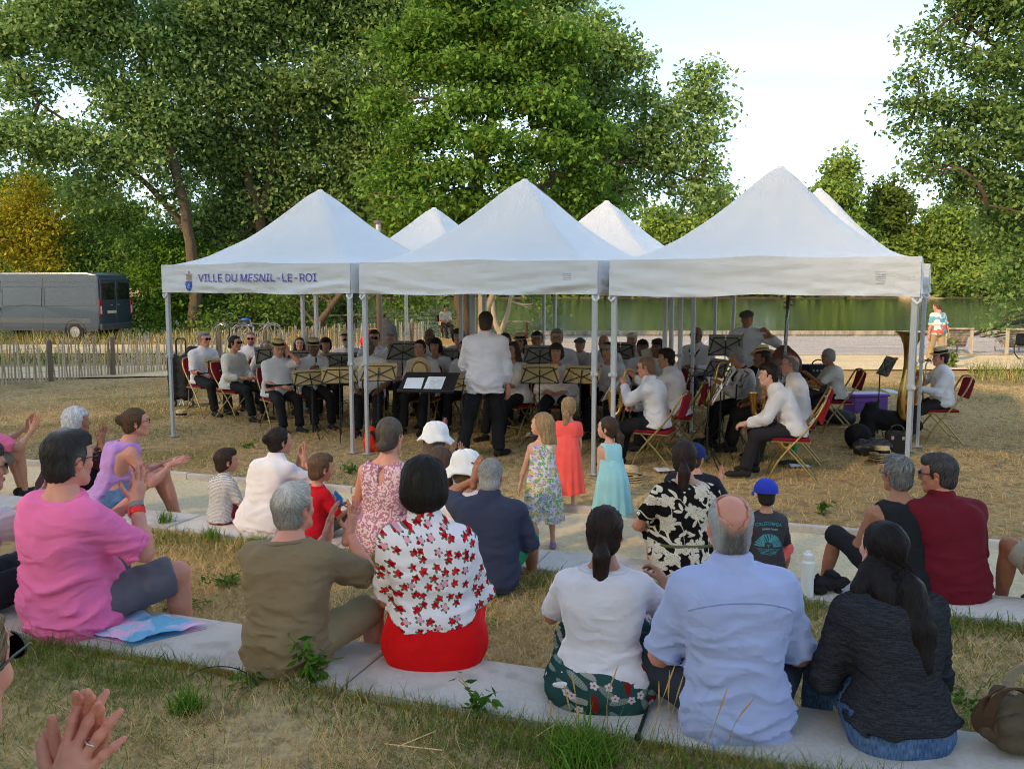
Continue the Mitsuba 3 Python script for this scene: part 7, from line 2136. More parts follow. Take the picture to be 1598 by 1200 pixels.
bicycle('bicycle cut off by the right edge beside the deck lounger', mat((p[0] + .45, p[1], 0.0), 185), lin(60, 60, 66))
p = atd(1594, 530, 24.8)
tag(MB().box((.30, .18, .34), p + (.02, 0, 0), lin(20, 20, 30), bevel=.05).box((.2, .05, .2), p + (.0, -.1, -.03), lin(28, 28, 44), bevel=.03).put('pannier_bag', 'cloth', smooth=50), 'dark pannier bag hanging on the bicycle at the right edge', 'bag')
 # ---------------------------------------------------------------- lamp, railing, barrier, loungers
key = thing('street_lamp', 'tall brown lamp post with a slim lantern behind the left front tent', 'street lamp')
p = np.array([*atd(592, 480, 22)[:2], 0])
MB().tube([p, p + (0, 0, 3.05)], [.078, .066], lin(96, 76, 66), 12).put('post', 'paint', key, smooth=True)
MB().lathe([(.07, 0), (.07, .04)], lin(110, 96, 88), M=mat(p + (0, 0, 3.03))).lathe([(0, .08), (.10, .07), (.10, 0), (0, 0)], lin(110, 96, 88), M=mat(p + (0, 0, 3.52))).put('cap', 'paint', key, smooth=40)
MB().lathe([(.055, 0), (.055, .46)], lin(210, 208, 200), M=mat(p + (0, 0, 3.06))).put('diffuser', 'satin', key, smooth=True)
for i in range(4):
 a = i * math.pi / 2 + .4
 MB().tube([p + (.085 * math.cos(a), .085 * math.sin(a), 3.05), p + (.085 * math.cos(a), .085 * math.sin(a), 3.53)], .008, lin(110, 96, 88), 6).put('bar', 'paint', key)
key = thing('river_railing', 'weathered timber railing with thin rails between the trees and the river', 'railing')
rail = np.array([atd(*q) for q in ((505, 493, 37), (600, 490, 37.4), (690, 486, 37.8), (742, 501, 38), (822, 502, 38), (864, 512, 38.2), (935, 527, 38.4))])
for a, b in zip(rail[:-1], rail[1:]):
 MB().bar(a, b, .13, .06, bevel=.012).put('top_rail', 'greywood', key)
 for j in range(1, 6):
  o = np.array([0, .02, -.165 * j])
  MB().tube([a + o, b + o], .013, lin(120, 104, 80), 5).put('rail', 'paint', key)
 m = max(1, int(round(np.linalg.norm(b - a) / 1.7)))
 for t in np.linspace(0, 1, m, endpoint=False):
  q = a + (b - a) * t
  MB().box((.09, .09, 1.25), q - (0, 0, .64), lin(112, 72, 54), bevel=.01).put('post', 'bark', key)
key = thing('crowd_barrier', 'light steel barrier with rounded corners at the deck behind the double bass', 'barrier')
c0, c1 = atd(1100, 530, 24), atd(1232, 530, 24)
a = np.linspace(0, np.pi / 2, 7)
loop = [(c0[0], c0[1], .05)] + [(c0[0] + .14 - .14 * math.cos(t), c0[1], .62 - .14 + .14 * math.sin(t)) for t in a] + [(c1[0] - .14 + .14 * math.sin(t), c1[1], .62 - .14 + .14 * math.cos(t)) for t in a] + [(c1[0], c1[1], .05)]
MB().tube(loop, .020, sides=8).put('frame', 'aluminium', key, smooth=True)
for x in np.linspace(c0[0] + .12, c1[0] - .12, 16):
 MB().tube([(x, c0[1], .12), (x, c0[1], .61)], .007, sides=5).put('bar', 'aluminium', key)
MB().tube([(c0[0], c0[1], .12), (c1[0], c1[1], .12)], .014, sides=6).put('bottom_rail', 'aluminium', key)
def lounger(label, px, d, yaw):
 key = thing('deck_lounger', label, 'lounger', None)
 p = atd(px, 554, d)
 M = mat((p[0], p[1], .05), yaw)
 c = lin(150, 134, 120)
 for s in (-1, 1):
  MB().bar((.36 * s, 0, 0), (.36 * s, 0, .74), .10, .035, bevel=.006, M=M, up=(0, 1, 0)).put('leg', 'greywood', key)
  MB().tube([(.33 * s, -.02, .02), (.33 * s, .9, .06)], .012, lin(90, 84, 80), 6, M=M).put('runner', 'paint', key)
  MB().bar((.33 * s, 1.38, 0), (.33 * s, 1.38, .34), .08, .04, bevel=.006, M=M, up=(1, 0, 0)).put('front_leg', 'greywood', key)
 MB().bar((-.41, 0, .735), (.41, 0, .735), .12, .045, bevel=.006, M=M).put('top_board', 'greywood', key)
 pts = spline([(0, .03, .70), (0, .30, .36), (0, .52, .20), (0, .8, .24), (0, 1.1, .36), (0, 1.40, .37)], 26)
 for a, b in zip(pts[:-1], pts[1:]):
  m = (a + b) / 2
  MB().bar(m + (-.33, 0, 0), m + (.33, 0, 0), .055, .018, up=b - a, M=M).put('slat', 'greywood', key)
 return key
lounger('timber deck lounger beside the walking man on the river deck', 1494, 26.7, -12)
lounger('timber deck lounger at the right edge of the deck', 1592, 26.4, -14)
 # ---------------------------------------------------------------- soft things
def blob(cones, ells, step, seed, amp, freq=8, lo=None, hi=None):
 pts = np.array([p for c in cones for p in (c[0], c[1])] + [np.array(e[0]) + np.array(e[1]) * s for e in ells for s in (-1, 1)])
 r = max([c[2] for c in cones] + [.02]) + .05
 a, b = pts.min(0) - r, pts.max(0) + r
 g = Field(*[np.arange(a[k], b[k] + step, step) for k in range(3)])
 for c in cones:
  g.cone(c[0], c[1], c[2], c[3], .02)
 for e in ells:
  g.ell(e[0], e[1], .02)
 if amp:
  i, p = g.near(.04)
  q = meshkit.fbm(p * freq + seed, 3, seed)
  g.F[i] += ((1 - np.abs(2 * q - 1)) ** 2 - .5) * amp
 if lo is not None:
  g.F[:] = np.maximum(g.F, lo - g.z[None, None, :] + 0 * g.F)
 v, f = g.mesh()
 return relax(v, f, 1, .4), f
def soft(name, label, cat, loc, yaw, cones, ells, col, step=.012, seed=1, amp=.02, bsdf='cloth', freq=8, lo=0.0, parent=None):
 v, f = blob(cones, ells, step, seed, amp, freq, lo)
 v = xf(mat(loc, yaw), v)
 k = put(name, (v, f), bsdf, parent, smooth=True, color=np.asarray(col) * (.85 + .3 * meshkit.fbm(v * 9, 3, seed)[:, None]))
 if label:
  tag(k, label, cat)
 return k
p = at(1259, 929, Z1)
key = thing('water_bottle', 'white metal water bottle standing on the low bench', 'bottle')
bs = 1.0
MB().lathe([(0, 0), (.037, 0), (.039, .006), (.039, .205), (.036, .215), (.030, .222), (.030, .228)], (.74, .74, .72), M=mat(p), sides=28).put('body', 'satin', key, smooth=35)
MB().lathe([(.032, .228), (.033, .250), (.028, .262), (0, .264)], (.72, .72, .70), M=mat(p)).tube([p + (.014 * math.cos(t), 0, .264 + .016 * math.sin(t)) for t in np.linspace(0, np.pi, 9)], .004, (.72, .72, .70)).put('cap', 'satin', key, smooth=35)
p = at(1292, 926, Z1)
soft('sling_bag', 'small black bag beside the white water bottle on the low bench', 'bag', p, 10, [((-.06, 0, .06), (.07, .01, .06), .062, .055)], [((.02, .02, .09), (.07, .05, .05))], (.014, .013, .016), amp=.05, freq=14)
p = at(212, 985, Z2)
TW = meshkit
u_, w_ = np.meshgrid(np.linspace(-.20, .20, 60), np.linspace(-.14, .16, 40), indexing='ij')
hz = .012 + .030 * np.clip(meshkit.fbm(np.stack([u_ * 9, w_ * 7, u_ * 0 + 2], -1), 3, 4) - .25, 0, 1) + .012 * np.abs(np.sin(u_ * 26 + w_ * 20)) * (w_ > -.08)
edge = .02 * (meshkit.fbm(np.stack([u_ * 12, w_ * 12, u_ * 0], -1), 2, 9) - .5)
Pt = np.stack([u_ + edge * 2 + w_ * .5, w_ + edge, hz], -1)
v, f = grid_mesh(Pt)
n1 = meshkit.fbm(np.stack([v[:, 0] * 9, v[:, 1] * 9, v[:, 0] * 0], -1), 2, 5)
ct = np.where((n1 > .56)[:, None], lin(214, 176, 206), np.where((n1 < .42)[:, None], lin(112, 170, 206), lin(166, 184, 214)))
v2 = v.copy()
v2[:, 2] = .003
tag(put('beach_towel', (xf(mat(p, -24), np.vstack([v, v2])), np.vstack([f, f[:, ::-1] + len(v)])), 'cloth', smooth=True, color=np.vstack([ct, ct])), 'crumpled pastel blue and pink towel on the bench beside the man in pink', 'towel')
p = at(196, 958, Z2)
soft('seat_cushion', 'thin straw coloured cushion sticking out beside the man in pink', 'cushion', p, -24, [((-.10, 0, .022), (.10, .05, .022), .03, .025)], [], lin(196, 170, 128), amp=.008)
p = at(346, 812, Z1)
Hc = mat(p + np.array([.0, -.02, .03]), 150, 172) @ mat((0, 0, -.06))
ck = cap_on(None, mat(p + np.array([0, .05, .085]), 160, -158), lin(78, 104, 98), lin(40, 60, 70), name='baseball_cap')
tag(ck, 'blue and green camouflage cap lying upside down on the low bench', 'cap')
k, M, po = CAP_BOY
from scipy.spatial import cKDTree
pk = [q for q in scene if q.startswith(k + '__t_shirt')][0]
sv = meshkit.WRITTEN[scene[pk]['filename']][0]
loc_sv = xf(np.linalg.inv(M), sv)
tree_ = cKDTree(loc_sv[loc_sv[:, 1] < po.P(.5)[1]][:, [0, 2]])
yb = loc_sv[loc_sv[:, 1] < po.P(.5)[1]][:, 1]
def on_back(v2, f, col, lift=.006, name='print', **kw):
 d, i = tree_.query(v2[:, :2], k=6)
 y = np.mean(yb[i], 1) - lift
 put(name, (xf(M, np.stack([v2[:, 0], y, v2[:, 1]], -1)), f), 'cloth', k, color=col, **kw)
def lettering(text, cx, z, width, arch, col, name):
 tm = meshkit.text_mesh(text, .1, .001, True)
 v, f = np.array(tm.vertices), np.array(tm.faces)
 v, f = trimesh.remesh.subdivide(v, f)
 s = width / v[:, 0].max()
 x = (v[:, 0] * s - width / 2)
 on_back(np.stack([cx + x, z + v[:, 1] * s - arch * x ** 2], -1), f, col, name=name, kind='stuff')
TEAL = lin(76, 148, 158)
zt = po.P(.80)[2]
lettering('CALIFORNIA', 0, zt, .25, .9, TEAL, 'lettering')
lettering('United Coast', 0.01, zt - .042, .15, .9, lin(150, 176, 180), 'script')
sun = MB()
cz = zt - .205
for i in range(15):
 a = math.pi * (i + .5) / 15
 b0, b1 = .042, .125
 w0, w1 = .0035, .0105
 c, s = math.cos(a), math.sin(a)
 pts = []
 for t in np.linspace(0, 1, 6):
  r, w = b0 + (b1 - b0) * t, w0 + (w1 - w0) * t
  wv_ = .12 * math.sin(t * 3 + i) * .06
  pts.append([(r * c - w * s + wv_ * s, r * s + w * c), (r * c + w * s + wv_ * s, r * s - w * c)])
 v, f = grid_mesh(np.array([[(q[0], q[1], 0) for q in pr] for pr in pts]))
 sun.add(v, f)
for i in range(5):
 a = math.pi * (.1 + .2 * i)
 v, f = grid_mesh(np.array([[(t * .03 * math.cos(a) - .004 * math.sin(a) * (1 - t), .012 + t * .022 * math.sin(a) + e * .004 * (1 - t), 0) for e in (-1, 1)] for t in (0, .5, 1)]))
 sun.add(v, f)
 v, f = grid_mesh(np.array([[(x, -.020 - .012 * i + .004 * math.sin(x * 60 + i) + e * .0022, 0) for e in (-1, 1)] for x in np.linspace(-.11 + .01 * i, .11 - .01 * i, 24)]))
 sun.add(v, f)
sun.add(*grid_mesh(np.array([[(-.002, -.016 + .03 * t, 0), (.002, -.016 + .03 * t, 0)] for t in (0, .5, 1)])))
vv = np.vstack(sun.v)
on_back(np.stack([vv[:, 0], cz + vv[:, 1]], -1), np.vstack(sun.f), TEAL, name='sunburst', kind='stuff')
p = at(527, 775, Z1 + .22)
v, f = boxmesh((.14, .004, .20))
key = tag(fresh('folded_paper'), 'blue and white folded paper in the hands of the boy in red', 'paper')
v = xf(mat(at(524, 790, .42), -50, -10, 16), v)
put('cover', (v, f), 'rubber', key, color=lin(70, 150, 214))
put('sheet', (xf(mat(at(519, 790, .42) + np.array([0, -.01, 0]), -62, -6, 6), boxmesh((.13, .003, .19))[0]), f), 'rubber', key, color=(.66, .66, .66))
key = thing('walking_stick', 'thin black stick propped against the bench left of the man in light blue', 'stick')
a, b = at(994, 1152, Z2 + .01), at(1023, 1072, Z2 + .02)
MB().tube([a, a + (b - a) * .9, b], .008, (.012, .012, .012), 8).put('shaft', 'satin', key, smooth=True)
MB().tube([a, a + (b - a) * .06], .011, (.02, .02, .02), 8).put('tip', 'rubber', key, smooth=True)
p = at(1588, 1168, Z2)
key = thing('canvas_shoulder_bag', 'khaki canvas shoulder bag with brown straps at the right end of the near bench', 'bag')
KH = lin(98, 84, 66)
Mb_ = mat(p + np.array([.03, 0, 0]), -10, scale=.86)
v, f = blob([((-.10, 0, .10), (.14, .02, .10), .105, .10), ((-.08, .0, .16), (.12, .02, .17), .075, .07)], [], .011, 4, .05, 9, 0.0)
put('body', (xf(Mb_, v), f), 'cloth', key, smooth=True, color=KH * (.8 + .4 * meshkit.fbm(v * 10, 3, 2)[:, None]))
v, f = blob([((-.10, -.085, .13), (.12, -.085, .14), .05, .05), ((-.10, -.09, .06), (.12, -.09, .07), .045, .045)], [], .010, 9, .022, 14, 0.0)
put('pocket', (xf(Mb_, v), f), 'cloth', key, smooth=True, color=KH * .86)
for i, pts in enumerate(([(-.15, -.05, .08), (-.17, -.08, .20), (-.10, -.09, .29), (.0, -.07, .24), (.03, -.10, .15)], [(.06, .03, .16), (-.05, .04, .30), (.04, .0, .37), (.12, -.02, .27), (.15, -.05, .14)], [(-.14, 0, .05), (-.2, -.04, .10), (-.19, -.07, .22), (-.12, -.02, .27)])):
 q = spline(pts, 30)
 t = np.gradient(q, axis=0)
 t /= np.linalg.norm(t, axis=1, keepdims=True)
 s = np.cross(t, np.array([.2, .5, .8]))
 s /= np.linalg.norm(s, axis=1, keepdims=True)
 nn = np.cross(t, s) * .004
 w = .022
 Pg = np.stack([q - s * w + nn, q + s * w + nn, q + s * w - nn, q - s * w - nn, q - s * w + nn], 1)
 v, f = grid_mesh(Pg)
 put('strap', (xf(Mb_, v), f), 'cloth', key, smooth=40, color=lin(84, 62, 46) if i != 1 else lin(170, 156, 136))
 # ---------------------------------------------------------------- things round the stage
key = thing('wheeled_case', 'tall black wheeled instrument case with a pull handle at the left of the band', 'suitcase')
p = at(283, 634)
Mc = mat((p[0], p[1], 0), -10)
v, f = blob([((-.10, 0, .22), (-.10, 0, .78), .12, .12), ((.10, 0, .22), (.10, 0, .78), .12, .12)], [], .02, 3, .02, 6)
put('shell', (xf(Mc, v), f), 'rubber', key, smooth=True, color=(.014, .014, .016))
MB().tube([(-.09, .06, .88), (-.09, .06, 1.12), (-.06, .06, 1.16), (.06, .06, 1.16), (.09, .06, 1.12), (.09, .06, .88)], .014, BK, 7, M=Mc).put('pull_handle', 'paint', key, smooth=True)
for s in (-1, 1):
 MB().lathe([(0, .03), (.05, .03), (.062, .015), (.062, -.015), (.05, -.03), (0, -.03)], (.05, .05, .05), M=Mc @ mat((.16 * s + .05, -.05, .062), 0, -90), sides=18).lathe([(0, .034), (.032, .032), (.034, .03)], (.45, .44, .42), M=Mc @ mat((.16 * s + .05, -.05, .062), 0, 90), sides=14).put('wheel', 'rubber', key, smooth=40)
MB().tube([(.18, -.08, .05), (.20, -.06, .7)], .010, M=Mc).tube([(.02, -.1, .03), (.06, -.06, .16), (.10, -.1, .03)], .008, M=Mc).put('trolley_frame', 'chrome', key)
p = atd(310, 550, 14.9)
soft('instrument_case', 'black oval case resting behind the wheeled case and the man at the left end', 'case', (p[0] - .08, p[1] + .25, p[2] - .07), 15, [((-.12, 0, .08), (.15, .05, .06), .09, .07)], [], (.015, .015, .018), step=.02, amp=.01, lo=-9, bsdf='rubber')
hk = boater(None, mat(at(283, 649) + (0, 0, .01), 20), name='boater_hat', alone=True)
tag(hk, 'pale boater lying on the dry grass at the foot of the left tent leg', 'hat')
def hat_stack(px, py, n, tilt, where_):
 p = at(px, py)
 for i in range(n):
  last = i == n - 1
  hk = boater(None, mat(p + (.012 * math.sin(i * 2.3), .01 * math.cos(i * 1.7), .008 + .021 * i), 40 * i, 1.5 * math.sin(i * 3) + (tilt if last else 0)), name='boater_hat', alone=True)
  pos = 'topmost' if last else 'lowest' if i == 0 else ['second', 'third', 'fourth', 'fifth', 'sixth'][i - 1] + ' from below'
  tag(hk, f'straw boater {pos} of the stack {where_}', 'hat', 'stacked straw boaters')
hat_stack(982, 752, 5, 16, 'beside the girl in aqua')
hat_stack(1377, 722, 6, 4, 'by the black bags')
key = thing('cool_box', 'purple plastic cool box with a pale lid on the dry grass', 'cool box')
p = at(1350, 643)
Mx = mat((p[0], p[1], 0), 8)
PU = lin(104, 66, 140)
MB().box((.60, .36, .27), (0, 0, .14), PU, M=Mx, bevel=.02).box((.54, .01, .16), (0, -.182, .12), PU * .85, M=Mx, bevel=.004).put('body', 'rubber', key, smooth=40)
MB().box((.64, .40, .04), (0, 0, .29), PU * 1.12, M=Mx, bevel=.012).box((.58, .34, .012), (0, 0, .316), lin(190, 178, 206), M=Mx, bevel=.004).put('lid', 'rubber', key, smooth=40)
key = thing('amplifier', 'black combo amplifier behind the french horn player', 'amplifier')
p = atd(1276, 592, 13.7)
Mx = mat((p[0], p[1], 0), 10)
MB().box((.46, .26, .56), (0, 0, .60), BK, M=Mx, bevel=.02).box((.40, .02, .30), (0, -.13, .55), (.02, .02, .022), M=Mx, bevel=.004).put('cabinet', 'rubber', key)
MB().tube(spline([(-.10, 0, .88), (-.07, 0, .93), (.07, 0, .93), (.10, 0, .88)], 10), .010, BK, 6, M=Mx).put('handle', 'paint', key, smooth=True)
for i in range(6):
 MB().lathe([(0, .02), (.014, .018), (.016, 0)], (.35, .35, .36), M=Mx @ mat((-.15 + .06 * i, -.132, .80), 0, 90), sides=10).put('knob', 'paint', key)
MB().tube([(-.15, 0, 0), (.15, 0, .34)], .014, BK, 6, M=Mx).tube([(.15, 0, 0), (-.15, 0, .34)], .014, BK, 6, M=Mx).put('stand', 'paint', key)
p = at(1305, 668)
soft('horn_case', 'flat black instrument case on the grass under the chair of the french horn player', 'case', (p[0], p[1] + .3, 0), 4, [((-.3, 0, .1), (.3, 0, .1), .11, .11)], [((.1, 0, .12), (.25, .2, .12))], (.014, .014, .016), step=.025, amp=.01, bsdf='rubber')
p = at(1338, 700)
soft('round_case', 'round black soft case lying left of the heap of bags at the right tent leg', 'case', (p[0], p[1], 0), -10, [], [((0, 0, .16), (.17, .12, .17))], (.010, .010, .011), step=.02, amp=.012)
p = at(1392, 692)
soft('gig_bag', 'big upright black gig bag in the heap at the right tent leg', 'bag', (p[0] - .02, p[1] + .22, 0), -10, [((-.22, 0, .12), (-.16, .05, .42), .13, .12), ((-.16, .05, .30), (.32, .05, .22), .15, .16)], [], (.012, .012, .013), step=.022, amp=.05, freq=6)
p = at(1362, 712)
soft('leather_bag', 'low black leather bag in front of the gig bag at the right tent leg', 'bag', (p[0], p[1] + .02, 0), -8, [((-.14, 0, .10), (.16, 0, .12), .10, .11)], [], (.018, .018, .020), step=.018, amp=.04, freq=9, bsdf='paint')
key = thing('briefcase', 'boxy black equipment case with a handle nearest the right tent leg', 'case')
p = at(1398, 712)
Mx = mat((p[0], p[1], 0), -14)
MB().box((.26, .18, .30), (0, 0, .16), (.013, .013, .014), M=Mx, bevel=.03).put('body', 'rubber', key, smooth=40)
MB().tube(spline([(-.07, 0, .31), (-.05, 0, .37), (.05, 0, .37), (.07, 0, .31)], 10), .012, BK, 6, M=Mx).put('handle', 'paint', key, smooth=True)
MB().box((.03, .012, .04), (-.06, -.094, .24), (.3, .3, .3), M=Mx).box((.03, .012, .04), (.06, -.094, .24), (.3, .3, .3), M=Mx).put('latch', 'paint', key, kind='stuff')
p = at(1397, 660)
key = put('loose_sheet', (xf(mat((p[0], p[1] + .2, .46), 20, 12, 6), boxmesh((.24, .20, .003))[0]), boxmesh((1, 1, 1))[1]), 'rubber', color=(.68, .68, .70))
tag(key, 'white sheet lying on the big gig bag', 'paper')
for lab, px, py, yaw, sz in (('pale blue sheet of paper on the grass by the straw boaters', 1043, 737, 6, (.30, .20)), ('white sheet on the grass under a black glove at the right front chair', 1248, 731, -8, (.22, .16)), ('small pale cloth on the grass left of the round case', 1322, 670, 12, (.14, .12))):
 p = at(px, py)
 v, f = grid_mesh(np.stack([*np.meshgrid(np.linspace(-sz[0] / 2, sz[0] / 2, 8), np.linspace(-sz[1] / 2, sz[1] / 2, 6), indexing='ij'), .03 + .012 * np.random.default_rng(px).random((8, 6))], -1))
 tag(put('paper_sheet', (xf(mat(p, yaw), v), f), 'rubber', smooth=True, color=(.62, .62, .68)), lab, 'paper')
p = at(1230, 728)
soft('black_glove', 'small black cloth bundle on the grass at the right front chair', 'cloth', p + (0, 0, .02), 10, [((-.09, 0, .03), (.09, .02, .03), .035, .03)], [], (.012, .012, .013), amp=.02)
key = thing('green_bottle', 'green plastic water bottle standing behind the right front chairs', 'bottle')
p = at(1240, 705)
MB().lathe([(0, 0), (.036, 0), (.038, .01), (.036, .08), (.038, .16), (.030, .20), (.014, .235), (.014, .25)], lin(40, 150, 84), M=mat(p), sides=18).put('body', 'satin', key, smooth=40)
MB().lathe([(.016, .248), (.016, .268), (0, .27)], (.6, .62, .6), M=mat(p), sides=12).put('cap', 'paint', key, smooth=40)
key = thing('pink_flask', 'pink and green drink flask under the conductor desk', 'bottle')
p = at(695, 682)
MB().lathe([(0, 0), (.036, 0), (.036, .12)], lin(100, 130, 80), M=mat(p), sides=16).lathe([(.036, .12), (.036, .23), (.02, .25)], lin(200, 110, 110), M=mat(p), sides=16).put('body', 'satin', key, smooth=40)
MB().lathe([(.022, .248), (.022, .27), (0, .272)], (.3, .3, .3), M=mat(p), sides=12).put('cap', 'paint', key, smooth=40)
key = thing('paper_cup', 'white paper cup on the ground at the feet of the grey haired clarinet player', 'cup')
p = at(583, 668)
MB().lathe([(0, .004), (.028, 0), (.036, .10), (.037, .10), (.030, .01), (0, .01)], (.7, .7, .68), M=mat(p), sides=16).put('body', 'rubber', key, smooth=40)
MB().lathe([(.0372, .098), (.039, .102), (.037, .106)], (.72, .72, .7), M=mat(p), sides=16).put('rim', 'rubber', key, smooth=True)
key = thing('orange_bag', 'bright orange bag with a black tube between the paired left tent legs', 'bag')
p = at(576, 706)
soft('body', None, None, p, 5, [((0, 0, .10), (.02, .02, .28), .09, .07), ((.0, 0, .08), (.12, .0, .07), .08, .05)], [], lin(232, 62, 28), step=.014, amp=.03, parent=key)
MB().tube(spline([p + (.04, -.08, .28), p + (.16, -.06, .14), p + (.26, -.02, .02)], 10), .024, (.02, .02, .022), 8).put('tube', 'rubber', key, smooth=True)
ck = thing('folding_chair', 'pale folding chair with a red bag near the lamp post', 'chair', CH)
p = np.array([*atd(577, 520, 24)[:2], 0])
CHAIR.place(ck, mat(p, 175))
soft('red_bag', 'bright red bag on the folding chair near the lamp post', 'bag', p + (0, 0, .46), 0, [((-.14, 0, .12), (.14, 0, .12), .13, .12)], [], lin(214, 16, 18), step=.02, amp=.03)
p = np.array([*atd(606, 520, 23.4)[:2], 0])
soft('bass_case', 'tall soft grey double bass case behind the lamp post', 'case', p, 0, [((0, 0, .3), (0, .02, .9), .30, .22), ((0, .02, .9), (-.05, .0, 1.15), .2, .10)], [], lin(62, 62, 66), step=.03, amp=.03)
def laid(host, M, pts, r, col, name, lift=.0015):
 v = xf(np.linalg.inv(M), meshkit.WRITTEN[scene[host]['filename']][0])
 v = v[v[:, 1] < np.median(v[:, 1])]
 t = cKDTree(v[:, [0, 2]])
 q = spline(pts, 30)
 d, i = t.query(q, k=5)
 y = v[i, 1].mean(1)
 y = np.convolve(np.r_[y[:1], y, y[-1:]], [.25, .5, .25], 'valid') - lift
 P3, f = tube(np.stack([q[:, 0], y, q[:, 1]], -1), r, 5)
 put(name, (xf(M, P3), f), 'cloth', host, smooth=True, color=col)
def host_of(start, part):
 k = next(q for q, d in labels.items() if d.get('label', '').startswith(start))
 return k, next(q for q in scene if q.startswith(f'{k}__{part}'))
for start, part, M, po, col in SEAMS:
 k, h = host_of(start, part)
 if part == 'shirt':
  z = po.P(.80)[2]
  laid(h, M, [(-.19, z - .03), (-.1, z + .004), (0, z + .01), (.1, z + .004), (.19, z - .03)], .0022, col, 'yoke_seam')
 else:
  z = po.P(.0)[2]
  laid(h, M, [(0, z + .06), (.002, z - .05)], .0022, col, 'centre_seam')
  for e in (-1, 1):
   laid(h, M, [(e * .045, z + .035), (e * .09, z + .03), (e * .135, z + .045)], .0024, col, 'pocket_seam')
   laid(h, M, [(e * .05, z + .03), (e * .052, z - .05)], .0018, col, 'pocket_seam')
 # ---------------------------------------------------------------- trees: trunk and limbs, crown of separate leaves
def leaves(centers, normals_, size, rng, col, var, aspect=.62):
 """Two-triangle leaves, bent along the middle."""
 n = len(centers)
 d = rng.normal(0, 1, (n, 3)) * [1, 1, .7] + [0, 0, -.55]
 d /= np.linalg.norm(d, axis=1, keepdims=True)
 u = normals_ - d * (normals_ * d).sum(1, keepdims=True)
 u /= np.linalg.norm(u, axis=1, keepdims=True) + 1e-9
 s = np.cross(d, u)
 L = (size * rng.uniform(.6, 1.25, n))[:, None]
 a = centers
 w = L * aspect * .5
 tip = a + d * L
 m = a + d * L * .42 - u * L * .06
 V = np.stack([a, m + s * w, tip, m - s * w], 1).reshape(-1, 3)
 i = np.arange(n)[:, None] * 4
 F = np.concatenate([i + [0, 1, 2], i + [0, 2, 3]], 1).reshape(-1, 3)
 return V, F, np.repeat(col, 4, 0)
DENS = 1.0
def crown(blobs, density, size, rng, base, light, clump=.42, per=26, shell=.45, yellow=.0, gap=.0):
 """Leaves gathered in clumps through ellipsoids (centre, radii); light: the colour of the younger leaves."""
 C, K = [], []
 for c, r in blobs:
  c, r = np.asarray(c, float), np.asarray(r, float)
  n = max(3, int(density * DENS * (r[0] * r[2] + r[0] * r[1] + r[1] * r[2])))
  d = rng.normal(0, 1, (n, 3))
  d /= np.linalg.norm(d, axis=1, keepdims=True)
  p = c + d * r * (rng.random((n, 1)) ** shell) * (.82 + .36 * meshkit.fbm(d * 2.2 + c, 2, 3)[:, None])
  C.append(p)
  K.append(np.full(n, 1.0))
 C = np.vstack(C)
 if gap:
  C = C[meshkit.fbm(C * .55, 2, 7) > gap]
 n = len(C)
 k = rng.integers(int(per * .5), int(per * 1.5), n)
 idx = np.repeat(np.arange(n), k)
 off = rng.normal(0, 1, (len(idx), 3)) * clump * np.array([1, 1, .55])
 off[:, 2] -= .25 * clump * (off[:, 0] ** 2 + off[:, 1] ** 2) / (clump ** 2) * .4
 p = C[idx] + off
 nm = rng.normal(0, .55, (len(idx), 3)) + [0, 0, 1]
 tone = rng.random(n)[idx] * .6 + rng.random(len(idx)) * .4
 col = base * (1 - tone[:, None]) + light * tone[:, None]
 if yellow:
  y = rng.random(len(idx)) < yellow
  col[y] = lin(188, 166, 40) * rng.uniform(.5, 1, (y.sum(), 1))
 return leaves(p, nm, size, rng, col * rng.uniform(.8, 1.2, (len(idx), 1)), 0), C
def limbs(paths, sides=9):
 mb = MB()
 for pts, r0, r1, col in paths:
  q = spline(pts, max(5, 4 * len(pts)))
  q = q + (meshkit.fbm(q * 1.3, 2, 5)[:, None] - .5) * r0 * 1.2
  mb.tube(q, np.linspace(1, 0, len(q)) ** .8 * (r0 - r1) + r1, col, sides)
 return mb
def px3(px, py, d):
 return atd(px, py, d)
def pblob(px, py, d, rx, ry, rd=None):
 s = d / F_PX
 return px3(px, py, d), (rx * s, (rd or (rx + ry) / 2) * s, ry * s)
def tree(label, name, trunks, blobs, seed, base, light, density=2.2, size=.12, clump=.42, per=26, shell=.45, yellow=0.0, gap=0.0, bark=lin(98, 84, 70), twigs=2, cat='tree', aspect=.62):
 rng = np.random.default_rng(seed)
 key = thing(name, label, cat)
 (v, f, c), C = crown(blobs, density, size, rng, np.asarray(base), np.asarray(light), clump, per, shell, yellow, gap)
 paths = [(p, r0, r1, bark) for p, r0, r1 in trunks]
 if twigs:
  allp = np.vstack([spline(p, 20) for p, _, _ in trunks])
  for c_, r_ in blobs:
   c_ = np.asarray(c_)
   j = np.argmin(np.linalg.norm(allp - c_, axis=1) + .5 * np.clip(allp[:, 2] - c_[2], 0, 9))
   a = allp[j]
   mid = (a + c_) / 2 + rng.normal(0, .12, 3) * np.linalg.norm(c_ - a) + [0, 0, -.05 * np.linalg.norm(c_ - a)]
   rr = .035 + .018 * np.linalg.norm(r_)
   paths.append(([a, mid, c_], min(rr, .12), .02, bark))
   for _ in range(twigs):
    e = c_ + rng.normal(0, .5, 3) * np.asarray(r_)
    paths.append(([mid, (mid + e) / 2 + rng.normal(0, .1, 3), e], rr * .5, .008, bark))
 if paths:
  limbs(paths, 5 if name == 'far_tree' else 7).put('trunk', 'bark', key, smooth=True)
 put('crown', (v, f), 'leaf', key, color=c, kind='stuff')
 return key
G_POP, G_POPL = lin(98, 134, 62), lin(188, 210, 138)
G_DARK, G_DARKL = lin(70, 104, 46), lin(138, 168, 84)
